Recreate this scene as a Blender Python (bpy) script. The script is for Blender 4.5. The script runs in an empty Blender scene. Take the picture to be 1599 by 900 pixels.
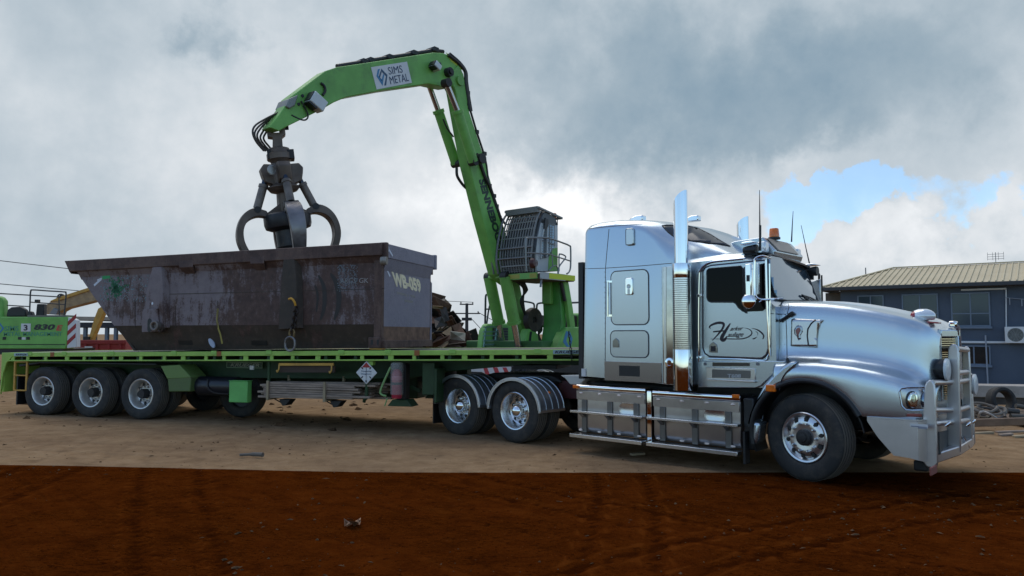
import bpy, bmesh, math, random
from mathutils import Vector, Matrix, noise
from mathutils.bvhtree import BVHTree

random.seed(7)
scene = bpy.context.scene
COL = scene.collection
R = math.radians

# ------------------------------------------------------------------ camera
F_PX, CX, CY, HOR, EYE = 1150.0, 799.5, 450.0, 521.0, 1.83
PITCH = math.atan((HOR - CY) / F_PX)
cam_d = bpy.data.cameras.new('camera')
cam_d.sensor_width = 36.0
cam_d.lens = F_PX / 1599.0 * 36.0
cam_d.clip_start = 0.1
cam_d.clip_end = 3000
cam = bpy.data.objects.new('camera', cam_d)
COL.objects.link(cam)
cam.location = (0, 0, EYE)
cam.rotation_euler = (R(90) + PITCH, 0, 0)
scene.camera = cam
scene.render.resolution_x, scene.render.resolution_y = 1024, 576
scene.cycles.max_bounces = 8
scene.cycles.use_denoising = True

# ------------------------------------------------------------------ view
vs = scene.view_settings
scene.display_settings.display_device = 'sRGB'
vs.view_transform = 'Standard'
vs.look = 'None'
vs.exposure = 0.24
vs.gamma = 1.0
vs.use_curve_mapping = False

# ------------------------------------------------------------------ sun
SUN_EL, SUN_AZ = R(62), R(-28)          # azimuth from +Y towards +X: beyond the vehicles, a little left
sun_d = bpy.data.lights.new('sun', 'SUN')
sun_d.energy = 1.15
sun_d.angle = R(48)
sun_d.color = (1.0, 0.95, 0.87)
sun = bpy.data.objects.new('sun', sun_d)
COL.objects.link(sun)
sdir = Vector((math.sin(SUN_AZ) * math.cos(SUN_EL), math.cos(SUN_AZ) * math.cos(SUN_EL), math.sin(SUN_EL)))
sun.rotation_euler = sdir.to_track_quat('Z', 'Y').to_euler()

# ------------------------------------------------------------------ sky
world = bpy.data.worlds.new('World')
scene.world = world
world.use_nodes = True
WN, WL = world.node_tree.nodes, world.node_tree.links
WN.clear()


class G:
    """tiny expression helper over a node tree"""
    def __init__(self, tree):
        self.n, self.l = tree.nodes, tree.links

    def new(self, t, **kw):
        nd = self.n.new(t)
        for k, v in kw.items():
            setattr(nd, k, v)
        return nd

    def put(self, sock, v):
        if isinstance(v, bpy.types.NodeSocket):
            self.l.new(v, sock)
        elif v is not None:
            if sock.type == 'RGBA' and len(v) == 3:
                v = (*v, 1)
            sock.default_value = v

    def m(self, op, a, b=None, c=None, clamp=False):
        nd = self.new('ShaderNodeMath', operation=op, use_clamp=clamp)
        for i, v in enumerate((a, b, c)):
            if v is not None:
                self.put(nd.inputs[i], v)
        return nd.outputs[0]

    def vm(self, op, a, b=None):
        nd = self.new('ShaderNodeVectorMath', operation=op)
        self.put(nd.inputs[0], a)
        if b is not None:
            self.put(nd.inputs[1], b)
        return nd.outputs[0]

    def scale(self, a, s):
        nd = self.new('ShaderNodeVectorMath', operation='SCALE')
        self.put(nd.inputs[0], a)
        self.put(nd.inputs['Scale'], s)
        return nd.outputs[0]

    def noise(self, vec, scale, detail=4, rough=.5, dist=0, color=False):
        nd = self.new('ShaderNodeTexNoise')
        if vec is not None:
            self.put(nd.inputs['Vector'], vec)
        nd.inputs['Scale'].default_value = scale
        nd.inputs['Detail'].default_value = detail
        nd.inputs['Roughness'].default_value = rough
        nd.inputs['Distortion'].default_value = dist
        return nd.outputs['Color' if color else 'Fac']

    def ss(self, v, a, b, lo=0., hi=1.):
        nd = self.new('ShaderNodeMapRange', interpolation_type='SMOOTHSTEP')
        self.put(nd.inputs[0], v)
        self.put(nd.inputs[1], a); self.put(nd.inputs[2], b)
        self.put(nd.inputs[3], lo); self.put(nd.inputs[4], hi)
        return nd.outputs[0]

    def mix(self, f, a, b, blend='MIX'):
        nd = self.new('ShaderNodeMix', data_type='RGBA', blend_type=blend)
        self.put(nd.inputs[0], f)
        self.put(nd.inputs[6], a)
        self.put(nd.inputs[7], b)
        return nd.outputs[2]

    def ramp(self, f, stops):
        nd = self.new('ShaderNodeValToRGB')
        self.put(nd.inputs[0], f)
        cr = nd.color_ramp
        while len(cr.elements) < len(stops):
            cr.elements.new(.5)
        for e, (p, c) in zip(cr.elements, stops):
            e.position = p
            e.color = (*c, 1)
        return nd.outputs[0]

    def bump(self, h, strength, dist=.01, normal=None):
        nd = self.new('ShaderNodeBump')
        nd.inputs['Strength'].default_value = strength
        nd.inputs['Distance'].default_value = dist
        self.put(nd.inputs['Height'], h)
        if normal is not None:
            self.put(nd.inputs['Normal'], normal)
        return nd.outputs[0]


def build_world():
    g = G(world.node_tree)
    tc = g.new('ShaderNodeTexCoord').outputs['Generated']
    nrm = g.vm('NORMALIZE', tc)
    # billowing warp so that every cloud edge is ragged
    w1 = g.scale(g.vm('SUBTRACT', g.noise(nrm, 3.0, 6, .55, color=True), (.5, .5, .5)), .30)
    w2 = g.scale(g.vm('SUBTRACT', g.noise(nrm, 13.0, 8, .62, color=True), (.5, .5, .5)), .16)
    d = g.vm('ADD', nrm, g.vm('ADD', w1, w2))
    sep = g.new('ShaderNodeSeparateXYZ'); g.put(sep.inputs[0], d)
    x, y, z = sep.outputs
    az = g.m('MULTIPLY', g.m('ARCTAN2', x, y), 57.2958)
    el = g.m('MULTIPLY', g.m('ARCSINE', g.m('MINIMUM', g.m('MAXIMUM', z, -1.), 1.)), 57.2958)

    def blob(a, e, sa, se, w=1.):
        u = g.m('DIVIDE', g.m('SUBTRACT', az, a), sa)
        v = g.m('DIVIDE', g.m('SUBTRACT', el, e), se)
        r2 = g.m('ADD', g.m('MULTIPLY', u, u), g.m('MULTIPLY', v, v))
        return g.m('MULTIPLY', g.m('POWER', 2.71828, g.m('MULTIPLY', r2, -1.)), w)

    def total(lst):
        s = lst[0]
        for q in lst[1:]:
            s = g.m('ADD', s, q)
        return s
    # cloud tone: 0 = dark grey-blue rain base, 1 = bright white
    n_big = g.noise(nrm, 4.5, 8, .55)
    n_fine = g.noise(nrm, 16, 8, .6)
    tone = total([
        g.m('MULTIPLY', g.m('SUBTRACT', n_big, .5), .62), g.m('MULTIPLY', g.m('SUBTRACT', n_fine, .5), .30), g.m('ADD', .57, g.ss(y, .35, -.25, 0., .30)),
        blob(14, 17, 13, 6.0, -.40), blob(27, 19, 12, 7, -.24), blob(2, 22, 9, 5, -.14), blob(19, 14, 7, 4, -.10),
        blob(-4, 13.5, 5, 3.2, .30), blob(2, 11, 6, 3.0, .34), blob(6, 9, 7, 2.8, .28), blob(-8, 7, 7, 4, .20),
        blob(23, 11.4, 5, 1.6, .16), blob(33, 12, 5, 3.0, .06), blob(29, 5.6, 8, 2.2, .26), blob(10, 6, 6, 3, .16),
        blob(-20, 17, 12, 7, .12), blob(-30, 5, 8, 4, -.14), blob(-23.5, 22.0, 2.0, 1.6, -.30), blob(-20.5, 20.5, 1.6, 1.8, -.25),
        blob(-12, 24, 8, 4, -.08)])
    cloud = g.ramp(tone, [(0.0, (.195, .285, .365)), (.26, (.295, .375, .440)), (.55, (.470, .530, .580)), (.78, (.660, .690, .720)), (1., (.87, .885, .90))])
    # gap of open sky low on the right, a wide open sky behind the camera
    gap = total([blob(22.0, 8.4, 4.8, 1.5, .95), blob(28.5, 8.9, 4.4, 1.6, .95), blob(34, 7.0, 2.5, 1.4, .75), blob(21, 6.4, 3.0, 1.2, .6)])
    gap = g.m('ADD', gap, g.m('MULTIPLY', g.m('SUBTRACT', n_fine, .5), .9))
    gap = g.m('MULTIPLY', g.ss(gap, .42, .74), g.ss(y, .0, .3))
    back = g.m('MULTIPLY', g.ss(y, .55, .10), g.ss(n_big, .74, .56, 0., 1.))
    blue = g.m('MAXIMUM', g.m('MULTIPLY', gap, .60), g.m('MULTIPLY', back, .86))
    nish = g.new('ShaderNodeTexSky', sky_type='NISHITA')
    nish.sun_disc = False
    nish.sun_elevation = SUN_EL
    nish.sun_rotation = SUN_AZ
    nish.air_density = 1.0; nish.dust_density = .2; nish.ozone_density = 1.5
    bg1 = g.new('ShaderNodeBackground'); g.put(bg1.inputs[0], g.mix(1., nish.outputs[0], (.76, 1.0, 1.15), 'MULTIPLY')); bg1.inputs[1].default_value = .14
    bg2 = g.new('ShaderNodeBackground'); g.put(bg2.inputs[0], cloud); bg2.inputs[1].default_value = 1.0
    mx = g.new('ShaderNodeMixShader')
    g.put(mx.inputs[0], g.m('SUBTRACT', 1., blue))
    g.l.new(bg1.outputs[0], mx.inputs[1]); g.l.new(bg2.outputs[0], mx.inputs[2])
    out = g.new('ShaderNodeOutputWorld')
    g.l.new(mx.outputs[0], out.inputs[0])


build_world()

# ------------------------------------------------------------------ materials
MATS = {}


def pbsdf(name):
    m = bpy.data.materials.new(name)
    m.use_nodes = True
    g = G(m.node_tree)
    b = m.node_tree.nodes['Principled BSDF']
    return m, g, b


def mat(name, col, rough=.5, metal=0., dirt=0., dirtcol=(.16, .11, .07), bump=0., bscale=40, coat=0., spec=.5, vary=0., rvar=0., scale=3., emit=None, alpha=1., trans=0.):
    if name in MATS:
        return MATS[name]
    m, g, b = pbsdf(name)
    tc = g.new('ShaderNodeTexCoord').outputs['Object']
    c = col
    if vary:
        n = g.noise(tc, scale, 6, .6)
        c = g.mix(g.ss(n, .3, .7), tuple(v * (1 - vary) for v in col), tuple(min(1, v * (1 + vary)) for v in col))
    if dirt:
        n = g.noise(tc, scale * 1.7, 9, .68)
        geo = g.new('ShaderNodeNewGeometry')
        k = g.m('MULTIPLY', g.ss(n, .62 - .3 * dirt, .80), min(1., dirt * 1.4))
        c = g.mix(k, c, dirtcol)
    g.put(b.inputs['Base Color'], c)
    if rvar:
        n2 = g.noise(tc, scale * 4, 6, .6)
        g.put(b.inputs['Roughness'], g.ss(n2, .3, .7, max(.02, rough - rvar), min(1., rough + rvar)))
    else:
        b.inputs['Roughness'].default_value = rough
    b.inputs['Metallic'].default_value = metal
    b.inputs['Specular IOR Level'].default_value = spec
    if coat:
        b.inputs['Coat Weight'].default_value = coat
        b.inputs['Coat Roughness'].default_value = .08
    if bump:
        g.put(b.inputs['Normal'], g.bump(g.noise(tc, bscale, 6, .6), bump, .01))
    if emit:
        b.inputs['Emission Color'].default_value = (*emit[0], 1)
        b.inputs['Emission Strength'].default_value = emit[1]
    if trans:
        b.inputs['Transmission Weight'].default_value = trans
    if alpha < 1:
        b.inputs['Alpha'].default_value = alpha
    MATS[name] = m
    return m


SILVER = mat('silver metallic paint', (.52, .58, .62), .27, .93, coat=.3)
CHROME = mat('chrome', (.80, .81, .82), .07, 1., rvar=.03)
ALU = mat('polished aluminium', (.62, .62, .62), .27, 1., vary=.06, scale=2)
BALU = mat('brushed bar aluminium', (.60, .575, .57), .36, .95, vary=.08, scale=2.5)
TANK = mat('dusty tank aluminium', (.40, .36, .33), .32, .88, vary=.16, scale=1.6)
GUARD = mat('grey aluminium mudguard', (.46, .47, .49), .34, .85, dirt=.1)
BLACK = mat('black plastic', (.012, .012, .013), .45, vary=.2)
DARK = mat('dark chassis', (.016, .015, .015), .6, dirt=.3, dirtcol=(.05, .038, .028))
REDCH = mat('dark red chassis', (.06, .012, .012), .55, dirt=.3)
TYRE = mat('tyre rubber', (.022, .021, .020), .8, dirt=.62, dirtcol=(.085, .067, .050), bump=.1, bscale=60)
TREAD = mat('dusty tread', (.105, .090, .073), .85, dirt=.5, dirtcol=(.11, .088, .066), bump=.1, bscale=60)
GLASS = mat('dark tinted glass', (.003, .003, .004), .05, 0., spec=.10)
SCREEN = mat('windscreen glass', (.13, .205, .265), .07, .65, spec=.9, coat=.5)
AMBER = mat('amber lens', (.75, .16, .01), .2, coat=.5, vary=.2, scale=30)
REDL = mat('red lens', (.33, .02, .03), .2, coat=.5)
CLEAR = mat('clear lens', (.75, .77, .78), .12, .3, coat=.6)
WHITE = mat('white plastic', (.62, .62, .62), .4, dirt=.2)
GREY = mat('grey steel', (.20, .20, .21), .5, .4, dirt=.4)
INK = mat('dark lettering', (.018, .016, .024), .45)
TGREEN = mat('lime green trailer paint', (.290, .480, .080), .42, vary=.12, dirt=.22, dirtcol=(.17, .13, .06), scale=2.5)
DGREEN = mat('dark green trailer beam', (.020, .052, .016), .6, vary=.25, dirt=.35, dirtcol=(.035, .032, .022))
BGREEN = mat('bright green box paint', (.13, .42, .10), .5, vary=.1, dirt=.15)
HGREEN = mat('machine green paint', (.155, .390, .078), .50, vary=.16, dirt=.42, dirtcol=(.085, .135, .055), scale=1.6)
HYEL = mat('yellow safety paint', (.62, .55, .03), .5, dirt=.25)
YEL = mat('weathered yellow paint', (.50, .27, .045), .55, vary=.15, dirt=.4, dirtcol=(.20, .12, .06))
RED = mat('faded red paint', (.30, .022, .020), .55, vary=.12, dirt=.25)
STEEL = mat('dark grapple steel', (.125, .092, .072), .5, .4, vary=.3, dirt=.5, dirtcol=(.085, .052, .036), bump=.15, bscale=30, rvar=.1)
WORN = mat('worn bright steel', (.20, .185, .185), .40, .7, vary=.25, rvar=.12, dirt=.3, dirtcol=(.08, .055, .04))
ROD = mat('hydraulic rod', (.5, .48, .46), .22, .95)
MESH = mat('blackened guard steel', (.20, .197, .19), .55, .3, dirt=.3, dirtcol=(.06, .05, .045))
HOSE = mat('black rubber hose', (.014, .013, .013), .5)
WOOD = mat('weathered timber', (.26, .195, .15), .8, vary=.25, dirt=.3, dirtcol=(.08, .06, .05), bump=.2, bscale=50)
PALEW = mat('pale timber batten', (.30, .23, .14), .75, vary=.2)
CONC = mat('concrete', (.34, .30, .26), .85, vary=.15, dirt=.4, dirtcol=(.15, .115, .085), bump=.2, bscale=30)
PALE = mat('pale weathered paint', (.46, .46, .43), .6, dirt=.4)
RUSTY = mat('rusty sheet steel', (.125, .060, .034), .8, .1, vary=.35, dirt=.5, dirtcol=(.05, .028, .02), bump=.25, bscale=25)
RUST2 = mat('dark oily scrap', (.052, .043, .036), .55, .4, vary=.35, dirt=.5, dirtcol=(.09, .05, .03), bump=.2, bscale=25)
RUST3 = mat('tan scrap sheet', (.25, .165, .085), .75, vary=.3, dirt=.5, dirtcol=(.12, .065, .035), bump=.2, bscale=25)
SIGNW = mat('white sign panel', (.60, .60, .60), .45, vary=.05, dirt=.15, dirtcol=(.4, .38, .36))
SBLUE = mat('sign blue', (.035, .19, .37), .4)
SBLUED = mat('sign dark blue', (.018, .06, .12), .4)


# ------------------------------------------------------------------ measuring frames
CAMP = Vector((0, 0, EYE))


def ray(px, py):
    """direction of sight of a point measured on the photograph (1599 x 900)"""
    a, b = (px - CX) / F_PX, -(py - CY) / F_PX
    c, s = math.cos(PITCH), math.sin(PITCH)
    return Vector((a, c - b * s, s + b * c))


class Frame:
    """a vehicle's or building's own axes: x along it, y away from the viewer's side, z up"""
    def __init__(self, ox, oy, deg, oz=0.):
        self.deg = deg
        t = R(deg)
        self.o = Vector((ox, oy, oz))
        self.ex = Vector((math.cos(t), -math.sin(t), 0))
        self.ey = Vector((math.sin(t), math.cos(t), 0))
        self.mat = Matrix.Translation(self.o) @ Matrix.Rotation(-t, 4, 'Z')
        self.inv = self.mat.inverted()

    def at(self, px, py, y=None, x=None):
        """local point where that sight line meets the plane y = const (or x = const)"""
        n, v = (self.ey, y) if x is None else (self.ex, x)
        r = ray(px, py)
        t = (n.dot(self.o - CAMP) + v) / n.dot(r)
        return self.inv @ (CAMP + r * t)

    def w(self, x, y, z):
        return self.mat @ Vector((x, y, z))


TR = Frame(0.8407, 13.3918, 42)        # prime mover: origin between the wheels of its rearmost-but-one axle
TL = Frame(-8.4072, 16.5476, 17)       # flatbed trailer: origin at its middle axle
MH = Frame(0.7420, 22.2084, -50)       # material handler: origin below the boom foot
BL = Frame(16.7393, 37.5, 36)          # blue building: origin at its left front corner

# ------------------------------------------------------------------ object helpers


def tag(o, label=None, cat=None, group=None, kind=None):
    if label: o['label'] = label
    if cat: o['category'] = cat
    if group: o['group'] = group
    if kind: o['kind'] = kind
    return o


def thing(name, label, cat, frame=None, loc=None, rz=0., group=None):
    o = bpy.data.objects.new(name, None)
    COL.objects.link(o)
    o.empty_display_size = .3
    if frame is not None:
        o.location = frame.o
        o.rotation_euler = (0, 0, -R(frame.deg))
    if loc is not None:
        o.location = loc
        o.rotation_euler = (0, 0, rz)
    return tag(o, label, cat, group)


def copy_tree(o, parent=None):
    c = o.copy()
    COL.objects.link(c)
    if parent is not None:
        c.parent = parent
    for ch in list(o.children):
        copy_tree(ch, c)
    return c


class MB:
    """collects shapes for ONE mesh object"""
    def __init__(self):
        self.v, self.f = [], []

    def add(self, vs, fs):
        k = len(self.v)
        self.v += [Vector(p) for p in vs]
        self.f += [tuple(i + k for i in f) for f in fs]
        return self

    def box(self, x0, x1, y0, y1, z0, z1):
        vs = [(x, y, z) for x in (x0, x1) for y in (y0, y1) for z in (z0, z1)]
        return self.add(vs, [(0, 1, 3, 2), (4, 6, 7, 5), (0, 4, 5, 1), (2, 3, 7, 6), (0, 2, 6, 4), (1, 5, 7, 3)])

    def bar(self, a, b, w, h, up=(0, 0, 1)):
        """rectangular bar from a to b, w wide (across), h high (towards up)"""
        a, b, up = Vector(a), Vector(b), Vector(up)
        d = (b - a).normalized()
        s = d.cross(up)
        s = s.normalized() if s.length > 1e-5 else d.orthogonal().normalized()
        u = s.cross(d)
        vs = [p + s * (i * w / 2) + u * (j * h / 2) for p in (a, b) for i in (-1, 1) for j in (-1, 1)]
        return self.add(vs, [(0, 1, 3, 2), (4, 6, 7, 5), (0, 4, 5, 1), (2, 3, 7, 6), (0, 2, 6, 4), (1, 5, 7, 3)])

    def rings(self, rings, closed=True, cap=True):
        n = len(rings[0])
        vs = [p for r in rings for p in r]
        fs = []
        for i in range(len(rings) - 1):
            for j in range(n if closed else n - 1):
                a, b = i * n + j, i * n + (j + 1) % n
                fs.append((a, b, b + n, a + n))
        if cap and closed:
            fs.append(tuple(range(n))[::-1])
            fs.append(tuple((len(rings) - 1) * n + j for j in range(n)))
        return self.add(vs, fs)

    def prism(self, poly, y0, y1, axis='y'):
        """outline in the plane across `axis`, extruded from y0 to y1"""
        def mk(a, b, t):
            return {'y': (a, t, b), 'x': (t, a, b), 'z': (a, b, t)}[axis]
        return self.rings([[mk(a, b, y0) for a, b in poly], [mk(a, b, y1) for a, b in poly]])

    def tube(self, pts, r, n=8, cap=True):
        pts = [Vector(p) for p in pts]
        rs = r if isinstance(r, (list, tuple)) else [r] * len(pts)
        rings = []
        d0 = (pts[1] - pts[0]).normalized()
        u = d0.orthogonal().normalized()
        for i, p in enumerate(pts):
            d = (pts[min(i + 1, len(pts) - 1)] - pts[max(i - 1, 0)])
            if d.length < 1e-6:
                d = d0
            d.normalize()
            u = (u - d * u.dot(d))
            u = u.normalized() if u.length > 1e-5 else d.orthogonal().normalized()
            v = d.cross(u)
            rings.append([p + (u * math.cos(t) + v * math.sin(t)) * rs[i] for t in (2 * math.pi * k / n for k in range(n))])
        return self.rings(rings, True, cap)

    def cyl(self, a, b, r, n=16, r2=None):
        return self.tube([a, b], [r, r if r2 is None else r2], n)

    def lathe(self, prof, c=(0, 0, 0), axis='y', n=48, closed=False):
        """profile (radius, offset along axis) spun round the axis through c"""
        c = Vector(c)
        rings = []
        for k in range(n):
            t = 2 * math.pi * k / n
            ring = []
            for r, o in prof:
                ring.append(c + Vector({'y': (r * math.cos(t), o, r * math.sin(t)), 'x': (o, r * math.cos(t), r * math.sin(t)), 'z': (r * math.cos(t), r * math.sin(t), o)}[axis]))
            rings.append(ring)
        m = len(prof)
        vs = [p for r in rings for p in r]
        fs = []
        for i in range(n):
            for j in range(m if closed else m - 1):
                a, b = i * m + j, i * m + (j + 1) % m
                a2, b2 = ((i + 1) % n) * m + j, ((i + 1) % n) * m + (j + 1) % m
                fs.append((a, a2, b2, b))
        return self.add(vs, fs)

    def ball(self, c, r, n=12, sx=1, sy=1, sz=1):
        c = Vector(c)
        rings = []
        for i in range(1, n // 2):
            t = math.pi * i / (n // 2)
            rings.append([c + Vector((math.sin(t) * math.cos(p) * r * sx, math.sin(t) * math.sin(p) * r * sy, math.cos(t) * r * sz)) for p in (2 * math.pi * k / n for k in range(n))])
        return self.rings(rings)

    def xf(self, m):
        self.v = [m @ p for p in self.v]
        return self

    def fn(self, f):
        self.v = [Vector(f(p)) for p in self.v]
        return self

    def build(self, name, material, parent=None, bevel=0., smooth=30., sub=0, seg=2):
        me = bpy.data.meshes.new(name)
        me.from_pydata([tuple(p) for p in self.v], [], self.f)
        bm = bmesh.new(); bm.from_mesh(me)
        bmesh.ops.remove_doubles(bm, verts=bm.verts, dist=1e-5)
        bmesh.ops.recalc_face_normals(bm, faces=bm.faces)
        bm.to_mesh(me); bm.free()
        o = bpy.data.objects.new(name, me)
        COL.objects.link(o)
        if material is not None:
            me.materials.append(material)
        if parent is not None:
            o.parent = parent
        if sub:
            md = o.modifiers.new('sub', 'SUBSURF'); md.levels = sub; md.render_levels = sub
        if bevel:
            md = o.modifiers.new('bevel', 'BEVEL'); md.width = bevel; md.segments = seg; md.limit_method = 'ANGLE'; md.angle_limit = R(35)
            md.harden_normals = False
        if smooth:
            for p in me.polygons:
                p.use_smooth = True
            me.set_sharp_from_angle(angle=R(smooth if not bevel else max(smooth, 40)))
        return o


def arc(cx, cz, r, a0, a1, n):
    return [(cx + r * math.cos(R(a0 + (a1 - a0) * i / n)), cz + r * math.sin(R(a0 + (a1 - a0) * i / n))) for i in range(n + 1)]


def rrect(x0, x1, z0, z1, r, n=5):
    return arc(x1 - r, z1 - r, r, 0, 90, n) + arc(x0 + r, z1 - r, r, 90, 180, n) + arc(x0 + r, z0 + r, r, 180, 270, n) + arc(x1 - r, z0 + r, r, 270, 360, n)


def spline(pts, k=8):
    """Catmull-Rom through the points"""
    P = [Vector(p) for p in pts]
    P = [P[0] * 2 - P[1]] + P + [P[-1] * 2 - P[-2]]
    out = []
    for i in range(1, len(P) - 2):
        for j in range(k):
            t = j / k
            a, b, c, d = P[i - 1:i + 3]
            out.append(.5 * ((2 * b) + (c - a) * t + (2 * a - 5 * b + 4 * c - d) * t * t + (3 * b - 3 * c + d - a) * t ** 3))
    out.append(P[-2])
    return out


def text_mesh(s, shear=0., bold=0., extrude=.002):
    cu = bpy.data.curves.new('t', 'FONT')
    cu.body = s
    cu.size = 1
    cu.shear = shear
    cu.offset = bold
    cu.extrude = extrude
    cu.resolution_u = 3
    ob = bpy.data.objects.new('t', cu)
    COL.objects.link(ob)
    bpy.context.view_layer.update()
    dg = bpy.context.evaluated_depsgraph_get()
    me = ob.evaluated_get(dg).to_mesh()
    vs = [v.co.copy() for v in me.vertices]
    fs = [tuple(p.vertices) for p in me.polygons]
    ob.evaluated_get(dg).to_mesh_clear()
    bpy.data.objects.remove(ob)
    bpy.data.curves.remove(cu)
    x0, x1 = min(v.x for v in vs), max(v.x for v in vs)
    y0, y1 = min(v.y for v in vs), max(v.y for v in vs)
    vs = [Vector(((v.x - x0) / (x1 - x0), (v.y - y0) / (y1 - y0), v.z)) for v in vs]
    return vs, fs


def letters(mb, s, c0, c1, c3, shear=0., bold=0., out=Vector((0, -1, 0)), thick=.004):
    """lettering filling the parallelogram c0 (lower left), c1 (lower right), c3 (upper left)"""
    vs, fs = text_mesh(s, shear, bold, 1.)
    c0, c1, c3 = Vector(c0), Vector(c1), Vector(c3)
    out = Vector(out)
    return mb.add([c0 + (c1 - c0) * v.x + (c3 - c0) * v.y + out * (thick * (v.z + .2)) for v in vs], fs)


def bvh_of(objs):
    bpy.context.view_layer.update()
    dg = bpy.context.evaluated_depsgraph_get()
    V, Fc = [], []
    for o in objs:
        e = o.evaluated_get(dg)
        me = e.to_mesh()
        k = len(V)
        V += [o.matrix_world @ v.co for v in me.vertices]
        Fc += [tuple(i + k for i in p.vertices) for p in me.polygons]
        e.to_mesh_clear()
    return BVHTree.FromPolygons(V, Fc)


def panel_on(bvh, frame, poly, name, material, parent, off=.004, thick=.006, step=7, smooth=40, bevel=0.):
    """a thin shaped panel lying on a curved body; outline measured on the photograph, carried onto the body's surface"""
    bm = bmesh.new()
    vs = [bm.verts.new((x, y, 0)) for x, y in poly]
    bm.faces.new(vs)
    xs, ys = [p[0] for p in poly], [p[1] for p in poly]
    x = min(xs) + step
    while x < max(xs):
        bmesh.ops.bisect_plane(bm, geom=bm.verts[:] + bm.edges[:] + bm.faces[:], plane_co=(x, 0, 0), plane_no=(1, 0, 0))
        x += step
    y = min(ys) + step
    while y < max(ys):
        bmesh.ops.bisect_plane(bm, geom=bm.verts[:] + bm.edges[:] + bm.faces[:], plane_co=(0, y, 0), plane_no=(0, 1, 0))
        y += step
    last = 12.
    for v in bm.verts:
        r = ray(v.co.x, v.co.y).normalized()
        hit, nor, idx, dist = bvh.ray_cast(CAMP, r)
        if hit is None:
            hit, nor, idx, dist = bvh.find_nearest(CAMP + r * last)
        last = dist if dist and dist > 3 else last
        if nor.dot(r) > 0:
            nor = -nor
        v.co = frame.inv @ (hit + nor * (off + thick))
    bmesh.ops.recalc_face_normals(bm, faces=bm.faces)
    # outward = towards the viewer's side
    if bm.faces:
        s = sum((f.normal * f.calc_area() for f in bm.faces), Vector())
        if (frame.mat.to_3x3() @ s).dot(ray(poly[0][0], poly[0][1])) > 0:
            bmesh.ops.reverse_faces(bm, faces=bm.faces)
    me = bpy.data.meshes.new(name)
    bm.to_mesh(me); bm.free()
    me.materials.append(material)
    for p in me.polygons:
        p.use_smooth = True
    me.set_sharp_from_angle(angle=R(smooth))
    o = bpy.data.objects.new(name, me)
    COL.objects.link(o)
    o.parent = parent
    md = o.modifiers.new('solid', 'SOLIDIFY'); md.thickness = thick; md.offset = -1
    return o


def seam_on(bvh, frame, poly, r, name, material, parent, close=False, off=0., k=6, join=None):
    """a trim strip or panel gap following a body's surface"""
    pts = [Vector((x, y, 0)) for x, y in poly]
    if close:
        pts.append(pts[0])
    dense = []
    for a, b in zip(pts, pts[1:]):
        n = max(1, int((b - a).length / k))
        dense += [a.lerp(b, i / n) for i in range(n)]
    dense.append(pts[-1])
    out = []
    for p in dense:
        d = ray(p.x, p.y).normalized()
        hit, nor, idx, dist = bvh.ray_cast(CAMP, d)
        if hit is None:
            continue
        if nor.dot(d) > 0:
            nor = -nor
        out.append(frame.inv @ (hit + nor * off))
    mb = join or MB()
    if len(out) > 1:
        mb.tube(out, r, 6)
    return mb if join is not None else mb.build(name, material, parent)

# ================================================================== SETTING
def sstep(a, b, t):
    t = max(0., min(1., (t - a) / (b - a)))
    return t * t * (3 - 2 * t)


BEAM_A, BEAM_B = Vector((11.2, 19.6, 0)), Vector((16.5, 18.3, 0))     # line of the concrete edge beam on the right
BEAM_N = Vector((-(BEAM_B - BEAM_A).y, (BEAM_B - BEAM_A).x, 0)).normalized()


def gz(x, y):
    z = .105 * sstep(-1.0, -7.5, x)
    past = (Vector((x, y, 0)) - BEAM_A).dot(BEAM_N)
    z -= 1.15 * sstep(.3, 3.0, past) * sstep(8.0, 10.5, x) * (1 - sstep(70, 120, y))
    return z


RUTS = []      # old wheel tracks: (x0, y0, direction angle, bend)
for x0, y0, a, bend in [(-3.0, 6.0, 118, .02), (-2.3, 6.0, 118, .02), (2.4, 6.0, 140, .03), (3.2, 6.1, 140, .03), (6.0, 7.2, 152, .03), (6.7, 7.6, 152, .03),
                        (0.3, 5.0, 75, -.04), (.9, 5.0, 75, -.04), (-6, 7.5, 100, .0), (-5.2, 7.4, 100, 0), (1.2, 6.4, 35, .05), (1.6, 5.9, 35, .05), (9.3, 8, 162, .02), (10, 8.8, 162, .02), (-9.0, 12.2, 170, .0), (-9, 11.3, 172, 0)]:
    RUTS.append((Vector((x0, y0)), Vector((math.cos(R(a)), math.sin(R(a)))), bend))


def rut(x, y):
    h = 0.
    p = Vector((x, y))
    for o, d, bend in RUTS:
        q = p - o
        t = q.dot(d)
        s = q.x * d.y - q.y * d.x - bend * t * t * .5
        if abs(s) < .5 and -7 < t < 7:
            f = 1 - sstep(4.5, 7, abs(t))
            h += f * (-.010 * math.exp(-(s / .07) ** 2) + .007 * math.exp(-((abs(s) - .12) / .035) ** 2))
            h += f * .006 * math.exp(-(s / .09) ** 4) * math.sin(t * 40 + abs(s) * 40)
    return h


def axis_list(lo, hi, fine0, fine1, step, grow=1.22):
    out = []
    v = fine0
    while v <= fine1 + 1e-6:
        out.append(v); v += step
    s = step; v = fine1
    while v < hi:
        s *= grow; v += s; out.append(v)
    s = step; v = fine0
    while v > lo:
        s *= grow; v -= s; out.insert(0, v)
    return out


_r = ray(800, 738)
EDGE_Y = _r.y * EYE / -_r.z          # where the dark red soil gives way to the pale yard


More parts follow.
